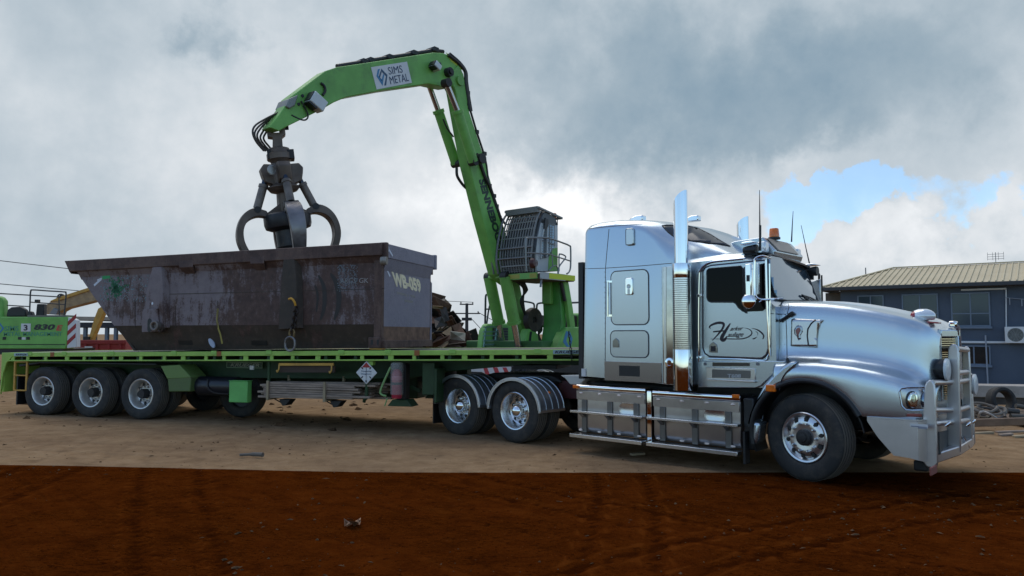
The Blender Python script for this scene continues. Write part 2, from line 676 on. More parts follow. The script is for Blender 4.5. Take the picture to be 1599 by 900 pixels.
def make_ground():
    xs = axis_list(-900, 900, -13, 13.5, .085)
    ys = axis_list(-60, 1500, 4.4, 14.5, .075, 1.12)
    vs, fs, trk = [], [], []
    for y in ys:
        for x in xs:
            z = gz(x, y)
            if abs(x) < 40 and -5 < y < 60:
                fl = 1 - .9 * math.exp(-((y - EDGE_Y) / .45) ** 2)
                z += fl * .030 * (noise.noise((x * .35, y * .35, 1.)) ) + fl * .012 * noise.noise((x * 1.3, y * 1.3, 4.))
            if -14 < x < 14.5 and 4 < y < 15:
                z += fl * (.014 * noise.noise((x * 4, y * 4, 7.)) + .012 * max(0, noise.noise((x * 9, y * 9, 2.))) + rut(x, y))
            trk.append(rut(x, y) if -14 < x < 14.5 and 4 < y < 15 else 0.)
            vs.append((x, y, z))
    n = len(xs)
    for j in range(len(ys) - 1):
        for i in range(n - 1):
            a = j * n + i
            fs.append((a, a + 1, a + n + 1, a + n))
    me = bpy.data.meshes.new('ground')
    me.from_pydata(vs, [], fs)
    for p in me.polygons:
        p.use_smooth = True
    at = me.attributes.new('wheel_track', 'FLOAT', 'POINT')
    at.data.foreach_set('value', trk)
    o = bpy.data.objects.new('ground', me)
    COL.objects.link(o)
    tag(o, kind='structure')
    m, g, b = pbsdf('dirt yard')
    pos = g.new('ShaderNodeTexCoord').outputs['Object']
    sep = g.new('ShaderNodeSeparateXYZ'); g.put(sep.inputs[0], pos)
    n1 = g.noise(pos, .55, 8, .6)
    n2 = g.noise(pos, 3.2, 10, .68)
    n3 = g.noise(pos, 38, 6, .7)
    stretch = g.vm('MULTIPLY', pos, (.9, 3.2, 1.))
    n4 = g.noise(stretch, 2.2, 8, .65, 1.2)
    rot = g.new('ShaderNodeVectorRotate', rotation_type='Z_AXIS'); g.put(rot.inputs['Vector'], pos); rot.inputs['Angle'].default_value = R(48)
    n5 = g.noise(g.vm('MULTIPLY', rot.outputs[0], (.35, 5.0, 1.)), 1.6, 7, .62, .6)
    n6 = g.noise(pos, 11, 8, .72)
    pale = g.ramp(n2, [(.22, (.190, .116, .064)), (.5, (.315, .203, .113)), (.80, (.410, .280, .165))])
    pale = g.mix(g.ss(n1, .35, .7, 0., .55), pale, (.185, .118, .072))
    pale = g.mix(g.m('MULTIPLY', g.ss(n4, .60, .75), .55), pale, (.105, .070, .048))
    pale = g.mix(g.m('MULTIPLY', g.ss(n6, .60, .70), .5), pale, (.095, .062, .042))
    dark = g.ramp(n2, [(.25, (.036, .0072, .0014)), (.5, (.080, .0170, .0024)), (.80, (.122, .0285, .0042))])
    dark = g.mix(g.ss(n1, .35, .7, 0., .5), dark, (.056, .0130, .0016))
    dark = g.mix(g.m('MULTIPLY', g.ss(n4, .58, .72), .65), dark, (.022, .0050, .001))
    dark = g.mix(g.m('MULTIPLY', g.ss(n5, .54, .68), .35), dark, (.030, .0068, .0012))
    dark = g.mix(g.m('MULTIPLY', g.ss(n5, .45, .32), .28), dark, (.105, .027, .0045))
    dark = g.mix(g.m('MULTIPLY', g.ss(n6, .56, .66), .7), dark, (.016, .0034, .0006))
    crk = g.m('ABSOLUTE', g.m('SUBTRACT', g.noise(stretch, 5.5, 6, .6, .8), .5))
    dark = g.mix(g.m('MULTIPLY', g.ss(crk, .014, .004), g.ss(n1, .42, .56)), dark, (.012, .0026, .0005))
    dark = g.mix(g.ss(n3, .56, .68, 0., .7), dark, (.012, .0028, .0006))
    dark = g.mix(g.ss(n3, .42, .32, 0., .5), dark, (.16, .042, .007))
    trk = g.new('ShaderNodeAttribute', attribute_name='wheel_track').outputs['Fac']
    dark = g.mix(g.ss(trk, -.002, -.012, 0., .62), dark, (.022, .0046, .0010))
    dark = g.mix(g.ss(trk, .002, .008, 0., .5), dark, (.15, .038, .006))
    pale = g.mix(g.ss(trk, -.002, -.013, 0., .35), pale, (.13, .085, .055))
    edge = g.m('ADD', sep.outputs[1], g.m('MULTIPLY', g.m('SUBTRACT', n2, .5), .02))
    edge = g.m('ADD', edge, g.m('MULTIPLY', g.m('SUBTRACT', n3, .5), .07))
    k = g.ss(edge, EDGE_Y - .03, EDGE_Y + .02)
    c = g.mix(k, dark, pale)
    c = g.mix(g.ss(n3, .64, .74, 0., .55), c, g.mix(.5, c, (.02, .014, .01)))
    c = g.mix(g.ss(n3, .34, .26, 0., .35), c, g.mix(.5, c, (.42, .33, .25)))
    g.put(b.inputs['Base Color'], c)
    b.inputs['Roughness'].default_value = .95
    b.inputs['Specular IOR Level'].default_value = 0.
    h = g.m('ADD', g.m('MULTIPLY', n2, .6), g.m('ADD', g.m('MULTIPLY', n3, .22), g.m('MULTIPLY', n4, .5)))
    g.put(b.inputs['Normal'], g.bump(g.m('ADD', h, g.m('MULTIPLY', n6, .45)), .95, .07))
    me.materials.append(m)


make_ground()


def scatter_debris():
    mb = MB()
    rnd = random.Random(3)
    for i in range(2200):
        y = 4.8 + 16 * rnd.random() ** 1.5
        x = rnd.uniform(-.78, .78) * y
        s = rnd.choice((.004, .005, .006, .006, .008, .010, .016)) * (.6 + .045 * y)
        L = s * rnd.choice((1, 1, 1.6, 3.5))
        a = rnd.uniform(0, 6.28)
        M = Matrix.Translation((x, y, gz(x, y) + s * .25)) @ Matrix.Rotation(a, 4, 'Z') @ Matrix.Rotation(rnd.uniform(-.4, .4), 4, 'X')
        pts = [M @ Vector((dx * L * rnd.uniform(.6, 1.2), dy * s * rnd.uniform(.6, 1.2), dz * s * .5)) for dx, dy, dz in ((-1, -1, -1), (1, -1, -1), (1, 1, -1), (-1, 1, -1), (.1, 0, 1))]
        mb.add(pts, [(0, 1, 4), (1, 2, 4), (2, 3, 4), (3, 0, 4), (0, 3, 2, 1)])
    for i in range(240):
        y = rnd.uniform(13.5, 25); x = rnd.uniform(-13, 3)
        s = rnd.choice((.02, .03, .03, .05, .08)); a = rnd.uniform(0, 6.28)
        M = Matrix.Translation((x, y, gz(x, y) + s * .3)) @ Matrix.Rotation(a, 4, 'Z') @ Matrix.Rotation(rnd.uniform(-.5, .5), 4, 'X')
        L = s * rnd.choice((1, 1.5, 4))
        pts = [M @ Vector((dx * L * rnd.uniform(.6, 1.2), dy * s * rnd.uniform(.6, 1.2), dz * s * .5)) for dx, dy, dz in ((-1, -1, -1), (1, -1, -1), (1, 1, -1), (-1, 1, -1), (.1, 0, 1))]
        mb.add(pts, [(0, 1, 4), (1, 2, 4), (2, 3, 4), (3, 0, 4), (0, 3, 2, 1)])
    o = mb.build('ground_litter', mat('soil crumbs', (.085, .050, .028), 1., vary=.6, scale=9, spec=0.), smooth=0)
    tag(o, 'scattered soil crumbs and splinters on the dirt yard', 'debris', kind='stuff')


scatter_debris()


def ground_bits():
    p = Frame(0, 0, 0).at
    def gp(px, py):
        r = ray(px, py); t = -EYE / r.z
        q = CAMP + r * t
        return Vector((q.x, q.y, gz(q.x, q.y)))
    a = gp(374, 721); b = gp(411, 720)
    mb = MB().tube(spline([a + Vector((0, 0, .05)), a.lerp(b, .5) + Vector((0, .05, .05)), b + Vector((0, -.02, .055))], 4), [.02] * 4 + [.03] * 4 + [.034], 8)
    tag(mb.build('stick', mat('grey driftwood', (.10, .085, .07), .85, vary=.3, bump=.3), smooth=40), 'short grey stick lying on the pale dirt in front of the trailer', 'stick')
    c = gp(552, 823)
    mb = MB(); rnd = random.Random(5)
    for i in range(9):
        q = c + Vector((rnd.uniform(-.07, .07), rnd.uniform(-.06, .06), .03))
        mb.add([q + Vector((rnd.uniform(-.05, .05), rnd.uniform(-.05, .05), rnd.uniform(-.02, .05))) for k in range(4)], [(0, 1, 2), (0, 2, 3), (1, 3, 2)])
    tag(mb.build('crumpled_wrapper', mat('crumpled foil', (.20, .10, .05), .35, .4, vary=.4, scale=20), smooth=0), 'crumpled shiny wrapper on the dark red soil in the foreground', 'litter')
    c = gp(996, 713)
    mb = MB().bar(c + Vector((-.10, 0, .03)), c + Vector((.10, .06, .035)), .09, .03)
    tag(mb.build('wood_offcut', PALEW, bevel=.004), 'small pale wood offcut on the dirt below the silver fuel tanks', 'offcut')


ground_bits()


# ------------------------------------------------------------------ blue building
def blue_building():
    f = BL
    t = thing('blue_building', 'two storey dark blue rendered building with a tan ribbed metal roof', 'building', f)
    wallm, g, b = pbsdf('blue render')
    tc = g.new('ShaderNodeTexCoord').outputs['Object']
    n = g.noise(tc, 1.2, 8, .6)
    g.put(b.inputs['Base Color'], g.ramp(n, [(.25, (.058, .078, .112)), (.75, (.078, .102, .140))]))
    b.inputs['Roughness'].default_value = .8
    g.put(b.inputs['Normal'], g.bump(g.noise(tc, 22, 8, .7), .35, .03))
    L, Wd = 17.0, 8.0
    mb = MB().box(0, L, 0, Wd, -1.4, 3.98)
    mb.build('wall', wallm, t)
    # lower wing further back at its left end
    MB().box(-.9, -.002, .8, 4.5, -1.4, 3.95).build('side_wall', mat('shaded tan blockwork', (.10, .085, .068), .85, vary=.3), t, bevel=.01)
    # hip roof, ribbed
    roofm, g, b = pbsdf('tan ribbed roof')
    tc = g.new('ShaderNodeTexCoord').outputs['Object']
    sp = g.new('ShaderNodeSeparateXYZ'); g.put(sp.inputs[0], tc)
    wob = g.noise(tc, .9, 6, .6)
    g.put(b.inputs['Base Color'], g.ramp(wob, [(.3, (.52, .42, .255)), (.75, (.62, .51, .32))]))
    b.inputs['Roughness'].default_value = .55
    e0, e1 = -.75, L + .7
    ez, rz_ = 4.17, 5.33
    mb = MB()
    mb.add([(e0, -.6, ez), (e1, -.6, ez), (e1 - 2.6, 4.0, rz_), (e0 + 2.6, 4.0, rz_), (e0, Wd + .6, ez), (e1, Wd + .6, ez)],
           [(0, 1, 2, 3), (1, 5, 2), (5, 4, 3, 2), (4, 0, 3)])
    mb.build('roof', roofm, t, smooth=0)
    rib = MB()
    x = e0 + .15
    while x < e1:
        top = min(1., (x - e0) / 2.6, (e1 - x) / 2.6)
        rib.bar((x, -.6, ez + .025), (x, -.6 + 4.6 * top, ez + (rz_ - ez) * top + .025), .05, .05)
        x += .26
    y = -.3
    while y < 8.4:
        top = min(1., (y + .6) / 4.6, (8.6 - y) / 4.6)
        rib.bar((e0, y, ez + .025), (e0 + 2.6 * top, y, ez + (rz_ - ez) * top + .025), .05, .05)
        y += .26
    o = rib.build('roof_rib', roofm, t, smooth=0); o['kind'] = 'stuff'
    MB().bar((e0, -.6, ez + .04), (e0 + 2.6, 4.0, rz_ + .05), .16, .05).bar((e0 + 2.6, 4.0, rz_ + .05), (e1 - 2.6, 4.0, rz_ + .05), .2, .05).build('ridge_cap', roofm, t)
    MB().box(e0 - .02, e1, -.72, -.60, 3.98, 4.165).box(e0 - .12, e0, -.72, Wd + .6, 3.98, 4.165).build('gutter', mat('dark gutter', (.035, .036, .04), .5), t, bevel=.02)
    MB().box(e0, e1, -.6, -.002, 3.985, 4.0).build('soffit', mat('dark soffit', (.045, .05, .06), .8), t)
    fr = mat('powder blue window frame', (.13, .17, .23), .4)
    gl = mat('building window glass', (.030, .050, .072), .10, .1, spec=.45)
    glb = mat('building lower glass', (.010, .013, .016), .08, spec=.6)
    def window(x0, x1, z0, z1, zs, lower):
        w = MB()
        ft = .06
        w.box(x0, x1, -.05, .02, z1 - ft, z1).box(x0, x1, -.05, .02, z0, z0 + ft).box(x0, x0 + ft, -.05, .02, z0 + ft, z1 - ft).box(x1 - ft, x1, -.05, .02, z0 + ft, z1 - ft)
        xm = (x0 + x1) / 2
        w.box(xm - ft / 2, xm + ft / 2, -.047, .02, z0 + ft, z1 - ft)
        if zs:
            w.box(x0 + ft, xm - ft / 2, -.045, .02, zs, zs + ft).box(xm + ft / 2, x1 - ft, -.045, .02, zs, zs + ft)
        wo = w.build('window', fr, t, bevel=.006)
        MB().box(x0 + ft, x1 - ft, -.018, -.012, z0 + ft, z1 - ft).build('pane', gl if not lower else glb, wo)
        MB().box(x0 - .05, x1 + .05, -.12, .0, z0 - .10, z0 - .002).build('sill', fr, wo, bevel=.01)
    window(2.79, 4.33, 2.15, 3.73, 2.75, False)
    window(4.85, 6.40, 2.15, 3.73, 2.72, False)
    window(5.05, 6.34, .38, 1.28, None, True)
    window(8.6, 10.2, 2.15, 3.73, 2.72, False)
    window(-.2 + 1.0, 2.0, 2.15, 3.73, 2.72, False)
    pw = mat('white pipework', (.58, .60, .62), .4)
    MB().bar((5.28, -.05, 3.86), (7.05, -.05, 3.86), .08, .08).build('cable_duct', pw, t, bevel=.01)
    MB().bar((7.03, -.05, 3.82), (6.98, -.05, 2.12), .05, .05).build('downpipe', pw, t, bevel=.008)
    MB().bar((5.15, -.06, 1.43), (7.0, -.06, 1.43), .10, .10).build('drain_pipe', pw, t, bevel=.01)
    MB().cyl((6.18, -.10, 1.75), (6.20, -.10, -.9), .035, 10).build('conduit', mat('grey conduit', (.27, .30, .35), .5), t)
    MB().cyl((7.0, -.1, 3.45), (7.75, -.1, 3.35), .015, 6).cyl((7.15, -.1, 3.44), (7.15, -.1, 3.12), .02, 6).cyl((7.6, -.1, 3.38), (7.6, -.1, 3.05), .02, 6).build('wall_bracket', mat('grey conduit', (.27, .30, .35)), t)
    # air conditioner
    a = thing('air_conditioner', 'white box air conditioner with a round fan hung on the blue wall', 'air conditioner', None, f.w(7.35, -.3, 1.40), -R(f.deg))
    MB().box(-.42, .55, -.17, .2, 0., .73).build('casing', WHITE, a, bevel=.02)
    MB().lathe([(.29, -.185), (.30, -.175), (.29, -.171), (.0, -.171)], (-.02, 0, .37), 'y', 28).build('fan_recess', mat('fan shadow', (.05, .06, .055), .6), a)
    gm = MB()
    for k in range(5):
        gm.lathe([(.06 + .05 * k, -.19), (.068 + .05 * k, -.196), (.076 + .05 * k, -.19)], (-.02, 0, .37), 'y', 24)
    for k in range(10):
        q = math.pi * 2 * k / 10
        gm.bar((-.02, -.193, .37), (-.02 + .28 * math.cos(q), -.193, .37 + .28 * math.sin(q)), .008, .008)
    gm.build('fan_grille', mat('grille wire', (.30, .32, .31), .5), a)
    MB().bar((-.3, .02, -.03), (-.3, .28, -.03), .05, .05).bar((.4, .02, -.03), (.4, .28, -.03), .05, .05).build('bracket', GREY, a)
    # aerial
    q = f.w(6.5, 4.0, 5.36)
    an = thing('roof_aerial', 'thin wire television aerial standing on the tan roof ridge', 'aerial', None, q, -R(f.deg))
    mb = MB().cyl((0, 0, 0), (0, 0, .55), .016, 6)
    for zz in (.22, .34, .46):
        mb.cyl((-.34, 0, zz), (.34, 0, zz), .010, 5)
    for xx in (-.34, -.12, .12, .34):
        mb.cyl((xx, 0, .16), (xx, 0, .56), .009, 5)
    mb.build('aerial_rods', mat('aerial grey', (.2, .2, .2), .5, .5), an)
    q = f.w(.6, 3.4, 5.05)
    MB().cyl((q.x, q.y, q.z - .3), (q.x, q.y, q.z + .45), .03, 8)
    vt = MB().cyl(q - Vector((0, 0, .35)), q + Vector((0, 0, .35)), .03, 8).build('vent_pipe', GREY)
    tag(vt, 'short grey vent pipe near the left hip of the tan roof', 'pipe')


blue_building()


def edge_beam():
    d = (BEAM_B - BEAM_A).normalized()
    n = BEAM_N
    a, b = BEAM_A - d * 1.4, BEAM_B + d * 14
    def P(p, k, z): return p + n * k + Vector((0, 0, z))
    top = MB().rings([[P(p, 0, .17), P(p, .8, .17), P(p, .8, .475), P(p, 0, .475)] for p in (a, b)])
    t = thing('retaining_wall', 'low concrete retaining wall with a base coloured as shade in front of the blue building', 'wall', None, (0, 0, 0))
    top.build('concrete_cap', CONC, t, bevel=.015)
    MB().rings([[P(p, .06, -1.3), P(p, .7, -1.3), P(p, .7, .168), P(p, .06, .168)] for p in (a, b)]).build('wall_base', mat('shadow dark concrete', (.075, .06, .047), .9, vary=.3, bump=.3), t)  # dark colour paints the shadowed void under the cap


edge_beam()


def junk_right():
    def gp(px, py, Y):
        r = ray(px, py); t = Y / r.y
        return CAMP + r * t
    # standing tyre leaning on the wall
    c = gp(1563, 626, 17.6)
    t = thing('old_tyre', 'bald black tyre leaning upright against the low concrete wall', 'tyre', None, (c.x, c.y, c.z), R(8))
    MB().lathe([(.22, -.1), (.25, -.13), (.30, -.13), (.33, -.09), (.33, .09), (.30, .13), (.25, .13), (.22, .1)], (0, 0, 0), 'y', 40, True).xf(Matrix.Rotation(R(-9), 4, 'X')).build('tread_ring', TYRE, t)
    rnd = random.Random(11)
    cols = [mat('dusty grey hose', (.15, .125, .10), .7, dirt=.4), mat('brown old rope', (.19, .145, .10), .85, vary=.3), mat('dark hose', (.05, .043, .038), .6, dirt=.4), mat('pale flat strap', (.36, .32, .28), .6)]
    names = ['old_hose', 'rope_coil', 'old_hose', 'flat_strap']
    labs = ['dusty grey hose coil in the junk heap by the concrete wall', 'brown rope coil in the junk heap by the concrete wall', 'dark rubber hose coil in the junk heap by the concrete wall', 'pale flat strap looped over the junk heap by the concrete wall']
    k = 0
    for (px, py, rad, ci, rr) in [(1537, 637, .26, 0, .026), (1530, 646, .20, 1, .026), (1545, 644, .24, 2, .03), (1522, 640, .16, 1, .022), (1560, 641, .13, 0, .03), (1526, 650, .17, 2, .026)]:
        c = gp(px, py, 14.9 + .12 * k)
        pts = []
        ph = rnd.uniform(0, 6)
        for i in range(30):
            a = ph + i * .34
            r_ = rad * (1 - .008 * i) * (1 + .14 * math.sin(i * .9 + k))
            pts.append(c + Vector((math.cos(a) * r_ * 1.15, math.sin(a) * r_ * .7, .16 * rad * math.sin(a * .7 + k) + .42 * rad * math.sin(a))))
        o = MB().tube(spline(pts, 3), rr, 7).build(names[ci], cols[ci])
        tag(o, labs[ci], 'strap' if ci == 3 else ('rope' if ci == 1 else 'hose'), 'hoses and ropes heaped by the concrete wall'); k += 1
    c = [gp(1528, 652, 14.3), gp(1530, 645, 14.2), gp(1536, 643, 14.2), gp(1546, 647, 14.1), gp(1556, 653, 14.1)]
    o = MB().tube(spline(c, 5), .022, 6).build('flat_strap', cols[3])
    tag(o, labs[3], 'strap', 'hoses and ropes heaped by the concrete wall')
    # pipes and planks on the ground
    rows = [((1500, 661), (1640, 657), 14.0, .07, 'timber_beam', mat('brown beam', (.17, .105, .065), .8, vary=.3, bump=.2), 'long brown timber beam along the foot of the junk heap', 'beam'),
            ((1572, 641), (1590, 643), 16.0, .06, 'short_pipe', mat('dark pipe', (.06, .055, .05), .6, .3, dirt=.4), 'short dark pipe end beside the leaning tyre', 'pipe'),
            ((1578, 650), (1640, 652), 15.3, .05, 'steel_pipe', mat('grey pipe', (.085, .075, .062), .6, .3, dirt=.4), 'grey steel pipe lying below the short dark pipe', 'pipe'),
            ((1586, 634), (1640, 642), 16.5, .05, 'steel_pipe', mat('grey pipe', (.085, .075, .062)), 'grey steel pipe sloping from the low concrete wall at the right', 'pipe')]
    for a, b, Y, r_, nm, m_, lab, cat in rows:
        A, B_ = gp(*a, Y), gp(*b, Y)
        mb = MB()
        if nm == 'timber_beam':
            mb.bar(A, B_, .10, .14)
            tag(mb.build(nm, m_, bevel=.012), lab, cat)
        else:
            mb.tube([A, B_], r_, 14)
            tag(mb.build(nm, m_), lab, cat)
    for i, (a, b, Y, m_) in enumerate([((1516, 666), (1550, 669), 13.4, PALEW), ((1555, 664), (1602, 667), 13.6, WOOD), ((1560, 669), (1580, 671), 13.2, WOOD), ((1582, 672), (1605, 675), 13.0, PALEW)]):
        A, B_ = gp(*a, Y), gp(*b, Y)
        A.z = gz(A.x, A.y) + .03; B_.z = gz(B_.x, B_.y) + .05
        o = MB().bar(A, B_, .09, .035).build('loose_plank', m_, bevel=.005)
        tag(o, 'pale broken plank on the dirt below the junk heap' if m_ is PALEW else 'grey weathered plank on the dirt below the junk heap', 'plank', 'loose planks by the junk heap')
    # earth bank the heap lies on
    mb = MB(); rings = []
    for i in range(26):
        x = 10.0 + i * .38
        rings.append([(x, 12.9 + .2 * noise.noise((x, 0, 0)), -.03), (x, 14.2, .05 + .05 * noise.noise((x * 2, 1, 0))), (x, 15.4, .12 + .08 * noise.noise((x * 2, 2, 0))), (x, 17.0, .10 + .06 * noise.noise((x, 5, 0))), (x, 18.5, -.06)])
    o = mb.rings(rings, closed=False).build('earth_bank', mat('dark earth bank', (.11, .072, .045), .95, vary=.45, bump=.5, bscale=18), smooth=60)
    tag(o, kind='structure')


junk_right()


# ------------------------------------------------------------------ power pole and wires
def power_lines():
    f = Frame(0, 0, 0)
    Y = 62.
    top = f.at(729, 474, y=Y); base = Vector((top.x, top.y, -.2))
    t = thing('power_pole', 'dark timber power pole with two crossarms far behind the scrap heap', 'pole', None, base)
    pm = mat('dark pole timber', (.035, .034, .036), .8)
    MB().tube([(0, 0, 0), (0, 0, top.z - base.z)], [.17, .12], 10).build('shaft', pm, t)
    h = top.z - base.z
    a = MB().bar((-.1 - .5, 0, h - .08), (1.15 - .6, 0, h - .08), .12, .10).build('crossarm', pm, t)
    MB().bar((-1.25, 0, h - .85), (1.1, .1, h - .85), .12, .10).build('crossarm', pm, t)
    MB().box(-.42, .42, -.15, .15, h - 1.45, h - 1.2).build('switch_box', pm, t)
    i = MB()
    for x in (-.5, .5, -1.1, .95):
        z = h - .0 if abs(x) == .5 else h - .78
        i.cyl((x, 0, z - .05), (x, 0, z + .12), .05, 8)
    i.build('insulator', mat('brown insulator', (.06, .04, .035), .3), t)
    # wires run to a pole out of frame on the left
    wm = mat('power line wire', (.05, .052, .055), .6)
    def wire(a, b, sag, r_, lab, n=24):
        pts = [a.lerp(b, k / n) - Vector((0, 0, sag * 4 * (k / n) * (1 - k / n))) for k in range(n + 1)]
        tag(MB().tube(pts, r_, 5).build('power_line', wm), lab, 'wire', 'power lines beyond the yard')
    e = f.at(-60, 400, y=38.)
    wire(top + Vector((.5, 0, .1)), e, .35, .022, 'upper power line running from the pole behind the scrap bin to the left')
    e2 = f.at(-60, 438, y=38.)
    wire(top + Vector((-1.1, 0, -.75)), e2, .3, .022, 'lower power line running from the pole behind the scrap bin to the left')
    wire(top + Vector((.95, .1, -.75)), f.at(905, 560, y=90.), .3, .03, 'thin power line sloping down from the pole to the right')
    wire(top + Vector((.4, 0, -1.3)), f.at(900, 660, y=80.), .3, .03, 'thinnest service wire sloping steeply right from the pole')


power_lines()


# ------------------------------------------------------------------ far left: shed, second machine, yellow excavator, red bin
def far_left():
    f = Frame(0, 0, 0)
    Y = 46.
    def P(px, py, y=Y): return f.at(px, py, y=y)
    a, b = P(88, 496), P(420, 502)
    t = thing('open_shed', 'open sided shed with a low pale roof far behind the yellow arm', 'shed', None, (a.x, Y, 0))
    L = b.x - a.x
    MB().prism([(-.2, a.z - .15), (L, a.z - .30), (L, a.z - .1), (-.2, a.z + .08)], 0, 9).build('roof', mat('pale shed roof', (.30, .25, .20), .7, vary=.1), t)
    MB().box(0, L, .1, 9, a.z - .62, a.z - .31).build('fascia', mat('dark shed fascia', (.03, .032, .038), .8), t)
    for px in (129, 144, 163, 177, 215, 260):
        x = P(px, 520).x - a.x
        MB().box(x - .09, x + .09, .2, .42, 0, a.z - .5).build('post', mat('blue grey post', (.12, .14, .17), .6), t)
    MB().box(1.0, L, 9, 9.2, 0, 1.9).build('back_wall', mat('pale shed wall', (.48, .46, .42), .8, vary=.1), t)
    MB().box(2.0, 5, 6, 8, .2, 1.75).build('stored_box', mat('grey stored box', (.18, .2, .22), .7), t, bevel=.05)

    # second material handler, rear end only in view
    Y2 = 26.
    m = Frame(0, 0, 0)
    q = m.at(0, 545, y=Y2)
    o = thing('material_handler', 'bright green machine rear with a white number panel, half out of view behind the trailer', 'material handler', None, (q.x, Y2, 0))
    def loc(px, py, y=0.):
        py = py or 515
        v = f.at(px, py, y=Y2 + y); return (v.x - q.x, y, v.z)
    a, b = loc(0, 495), loc(104, 545)
    L0 = a[0] - 1.2
    x1, zt, zb = b[0], a[2], b[2]
    MB().prism([(L0, zb), (x1 - .05, zb), (x1, zb + .15), (x1, zt), (L0, zt)], 0, .55).build('counterweight', HGREEN, o, bevel=.03)
    MB().prism([(L0, zb - .001), (x1 - .1, zb - .001), (x1 - .25, zb - .2), (L0, zb - .2)], .05, 2.0).build('belly_plate', DARK, o)
    MB().box(L0, x1 - .05, -.012, -.003, zb + .14, zb + .165).build('panel_gap', DARK, o)
    s = MB().prism([(x1 + .004, zb + .02), (loc(121, 500)[0], zb + .05), (loc(119, 500)[0], zt - .12), (x1 + .12, zt - .03), (x1 + .004, zt - .02)], .0, .25).build('corner_guard', SIGNW, o, bevel=.02)
    st = MB()
    for k in range(3):
        z = zb + .12 + k * .34
        st.prism([(x1 + .01, z), (x1 + .30, z + .28), (x1 + .30, z + .44), (x1 + .01, z + .16)], -.006, -.001)
    st.build('warning_stripe', RED, s)
    hump = [loc(-30, 497, .5), loc(11, 497, .5), loc(11, 470, .5), loc(6, 464, .5), loc(-30, 456, .5)]
    MB().prism([(p[0], p[2]) for p in hump], .3, .6).build('engine_hood', HGREEN, o, bevel=.06)
    MB().prism([(p[0], p[2]) for p in (loc(12, 495, .4), loc(43, 495, .4), loc(42, 484, .4), loc(34, 479, .4), loc(20, 480, .4), loc(14, 484, .4))], .3, .5).build('exhaust_box', BLACK, o, bevel=.04)
    MB().prism([(p[0], p[2]) for p in (loc(45, 495, .4), loc(54, 495, .4), loc(51, 487, .4), loc(46, 486, .4))], .3, .5).build('filter_pot', BLACK, o, bevel=.03)
    MB().prism([(p[0], p[2]) for p in (loc(58, 494, .4), loc(71, 494, .4), loc(71, 475, .4), loc(60, 475, .4))], .3, .5).build('air_filter', BLACK, o, bevel=.03)
    MB().box(loc(42, 494)[0], loc(103, 494)[0], .02, .5, zt + .001, zt + .06).build('walkway', mat('walkway grating', (.16, .15, .13), .7), o)
    rail = MB()
    hr = mat('grey hand rail', (.045, .047, .05), .45, .4)
    rail.tube(spline([loc(46, 494, .1), loc(47, 470, .1), loc(48, 455, .1), loc(52, 453, .1), loc(75, 454.5, .1), (loc(99, 456, .1)), loc(103, 458, .1), loc(102, 475, .1), loc(100, 494, .1)], 5), .026, 8)
    rail.tube([loc(47, 472, .1), loc(102, 476, .1)], .02, 6).tube([loc(-10, 458, .2), loc(95, 464, .2)], .022, 6).tube([loc(11, 477, .2), loc(47, 479, .2)], .02, 6).tube([loc(93, 494, .5), loc(92, 464, .5)], .02, 6)
    rail.build('hand_rail', hr, o)
    MB().box(loc(54, 471)[0], loc(59, 471)[0], .0, .14, loc(54, 472)[2], loc(54, 468)[2]).build('work_lamp', BLACK, o)
    # lettering
    pn = MB().box(loc(33, 0)[0], loc(48, 0)[0], -.012, -.002, loc(0, 518)[2], loc(0, 505.5)[2]).build('number_panel', SIGNW, o)
    def let(name, s, x0, x1, y0, y1, m_, shear=0., bold=0., par=o, d=-.004):
        c0, c1, c3 = loc(x0, y1), loc(x1, y1), loc(x0, y0)
        mb = letters(MB(), s, (c0[0], d, c0[2]), (c1[0], d, c1[2]), (c3[0], d, c3[2]), shear, bold)
        mb.build(name, m_, par, smooth=0)
    let('numeral', '3', 37.5, 43.5, 507.5, 516.5, INK, 0, .03, pn, -.014)
    let('lettering', '830', 53, 86, 506.5, 515.5, INK, .25, .04)
    let('red_letter', 'E', 87.5, 98, 508, 516.5, mat('lettering red', (.5, .05, .04), .5), .25, .04)
    lb = mat('faded blue lettering', (.075, .26, .16), .5)
    let('lettering', 'SIMS', 7, 29, 509.5, 517, lb, 0, .01)
    let('lettering', 'METAL MANAGEMENT', 6, 97, 518.5, 525, lb, 0, .01)
    lg = MB()
    c = loc(-1, 513)
    for k in (0, 1):
        lg.prism([(c[0] + .17, c[2]), (c[0], c[2] + .22), (c[0], c[2] + .14), (c[0] + .10, c[2])] if k == 0 else [(c[0] + .17, c[2]), (c[0] + .1, c[2]), (c[0], c[2] - .14), (c[0], c[2] - .22)], -.006, -.002)
    lg.build('emblem', SBLUE, o, smooth=0)
    mk = MB()
    for px in (7, 31, 44):
        c = loc(px, 528.5)
        mk.box(c[0] - .06, c[0] + .06, -.02, -.002, c[2] - .05, c[2] + .05)
    mk.build('tie_down_eye', BLACK, o, bevel=.01)
    c = loc(37, 529)
    MB().box(c[0] - .06, c[0] + .07, -.01, -.002, c[2] - .04, c[2] + .05).build('small_label', SIGNW, o)

    # yellow excavator further back
    Y3 = 33.
    e = thing('excavator', 'worn yellow excavator arm bent behind the scrap bin', 'excavator', None, (f.at(110, 545, y=Y3).x, Y3, 0))
    ox = f.at(110, 545, y=Y3).x
    def el(px, py):
        py = py or 500
        v = f.at(px, py, y=Y3); return (v.x - ox, v.z)
    grime = mat('grimy yellow paint', (.34, .22, .11), .65, vary=.25, dirt=.7, dirtcol=(.20, .14, .10))
    MB().prism([el(70, 491), el(72, 476), el(80, 470), el(92, 466), el(150, 448), el(200, 430), el(206, 448), el(150, 470), el(103, 482), el(88, 490)], 0, .5).build('boom', grime, e, bevel=.03)
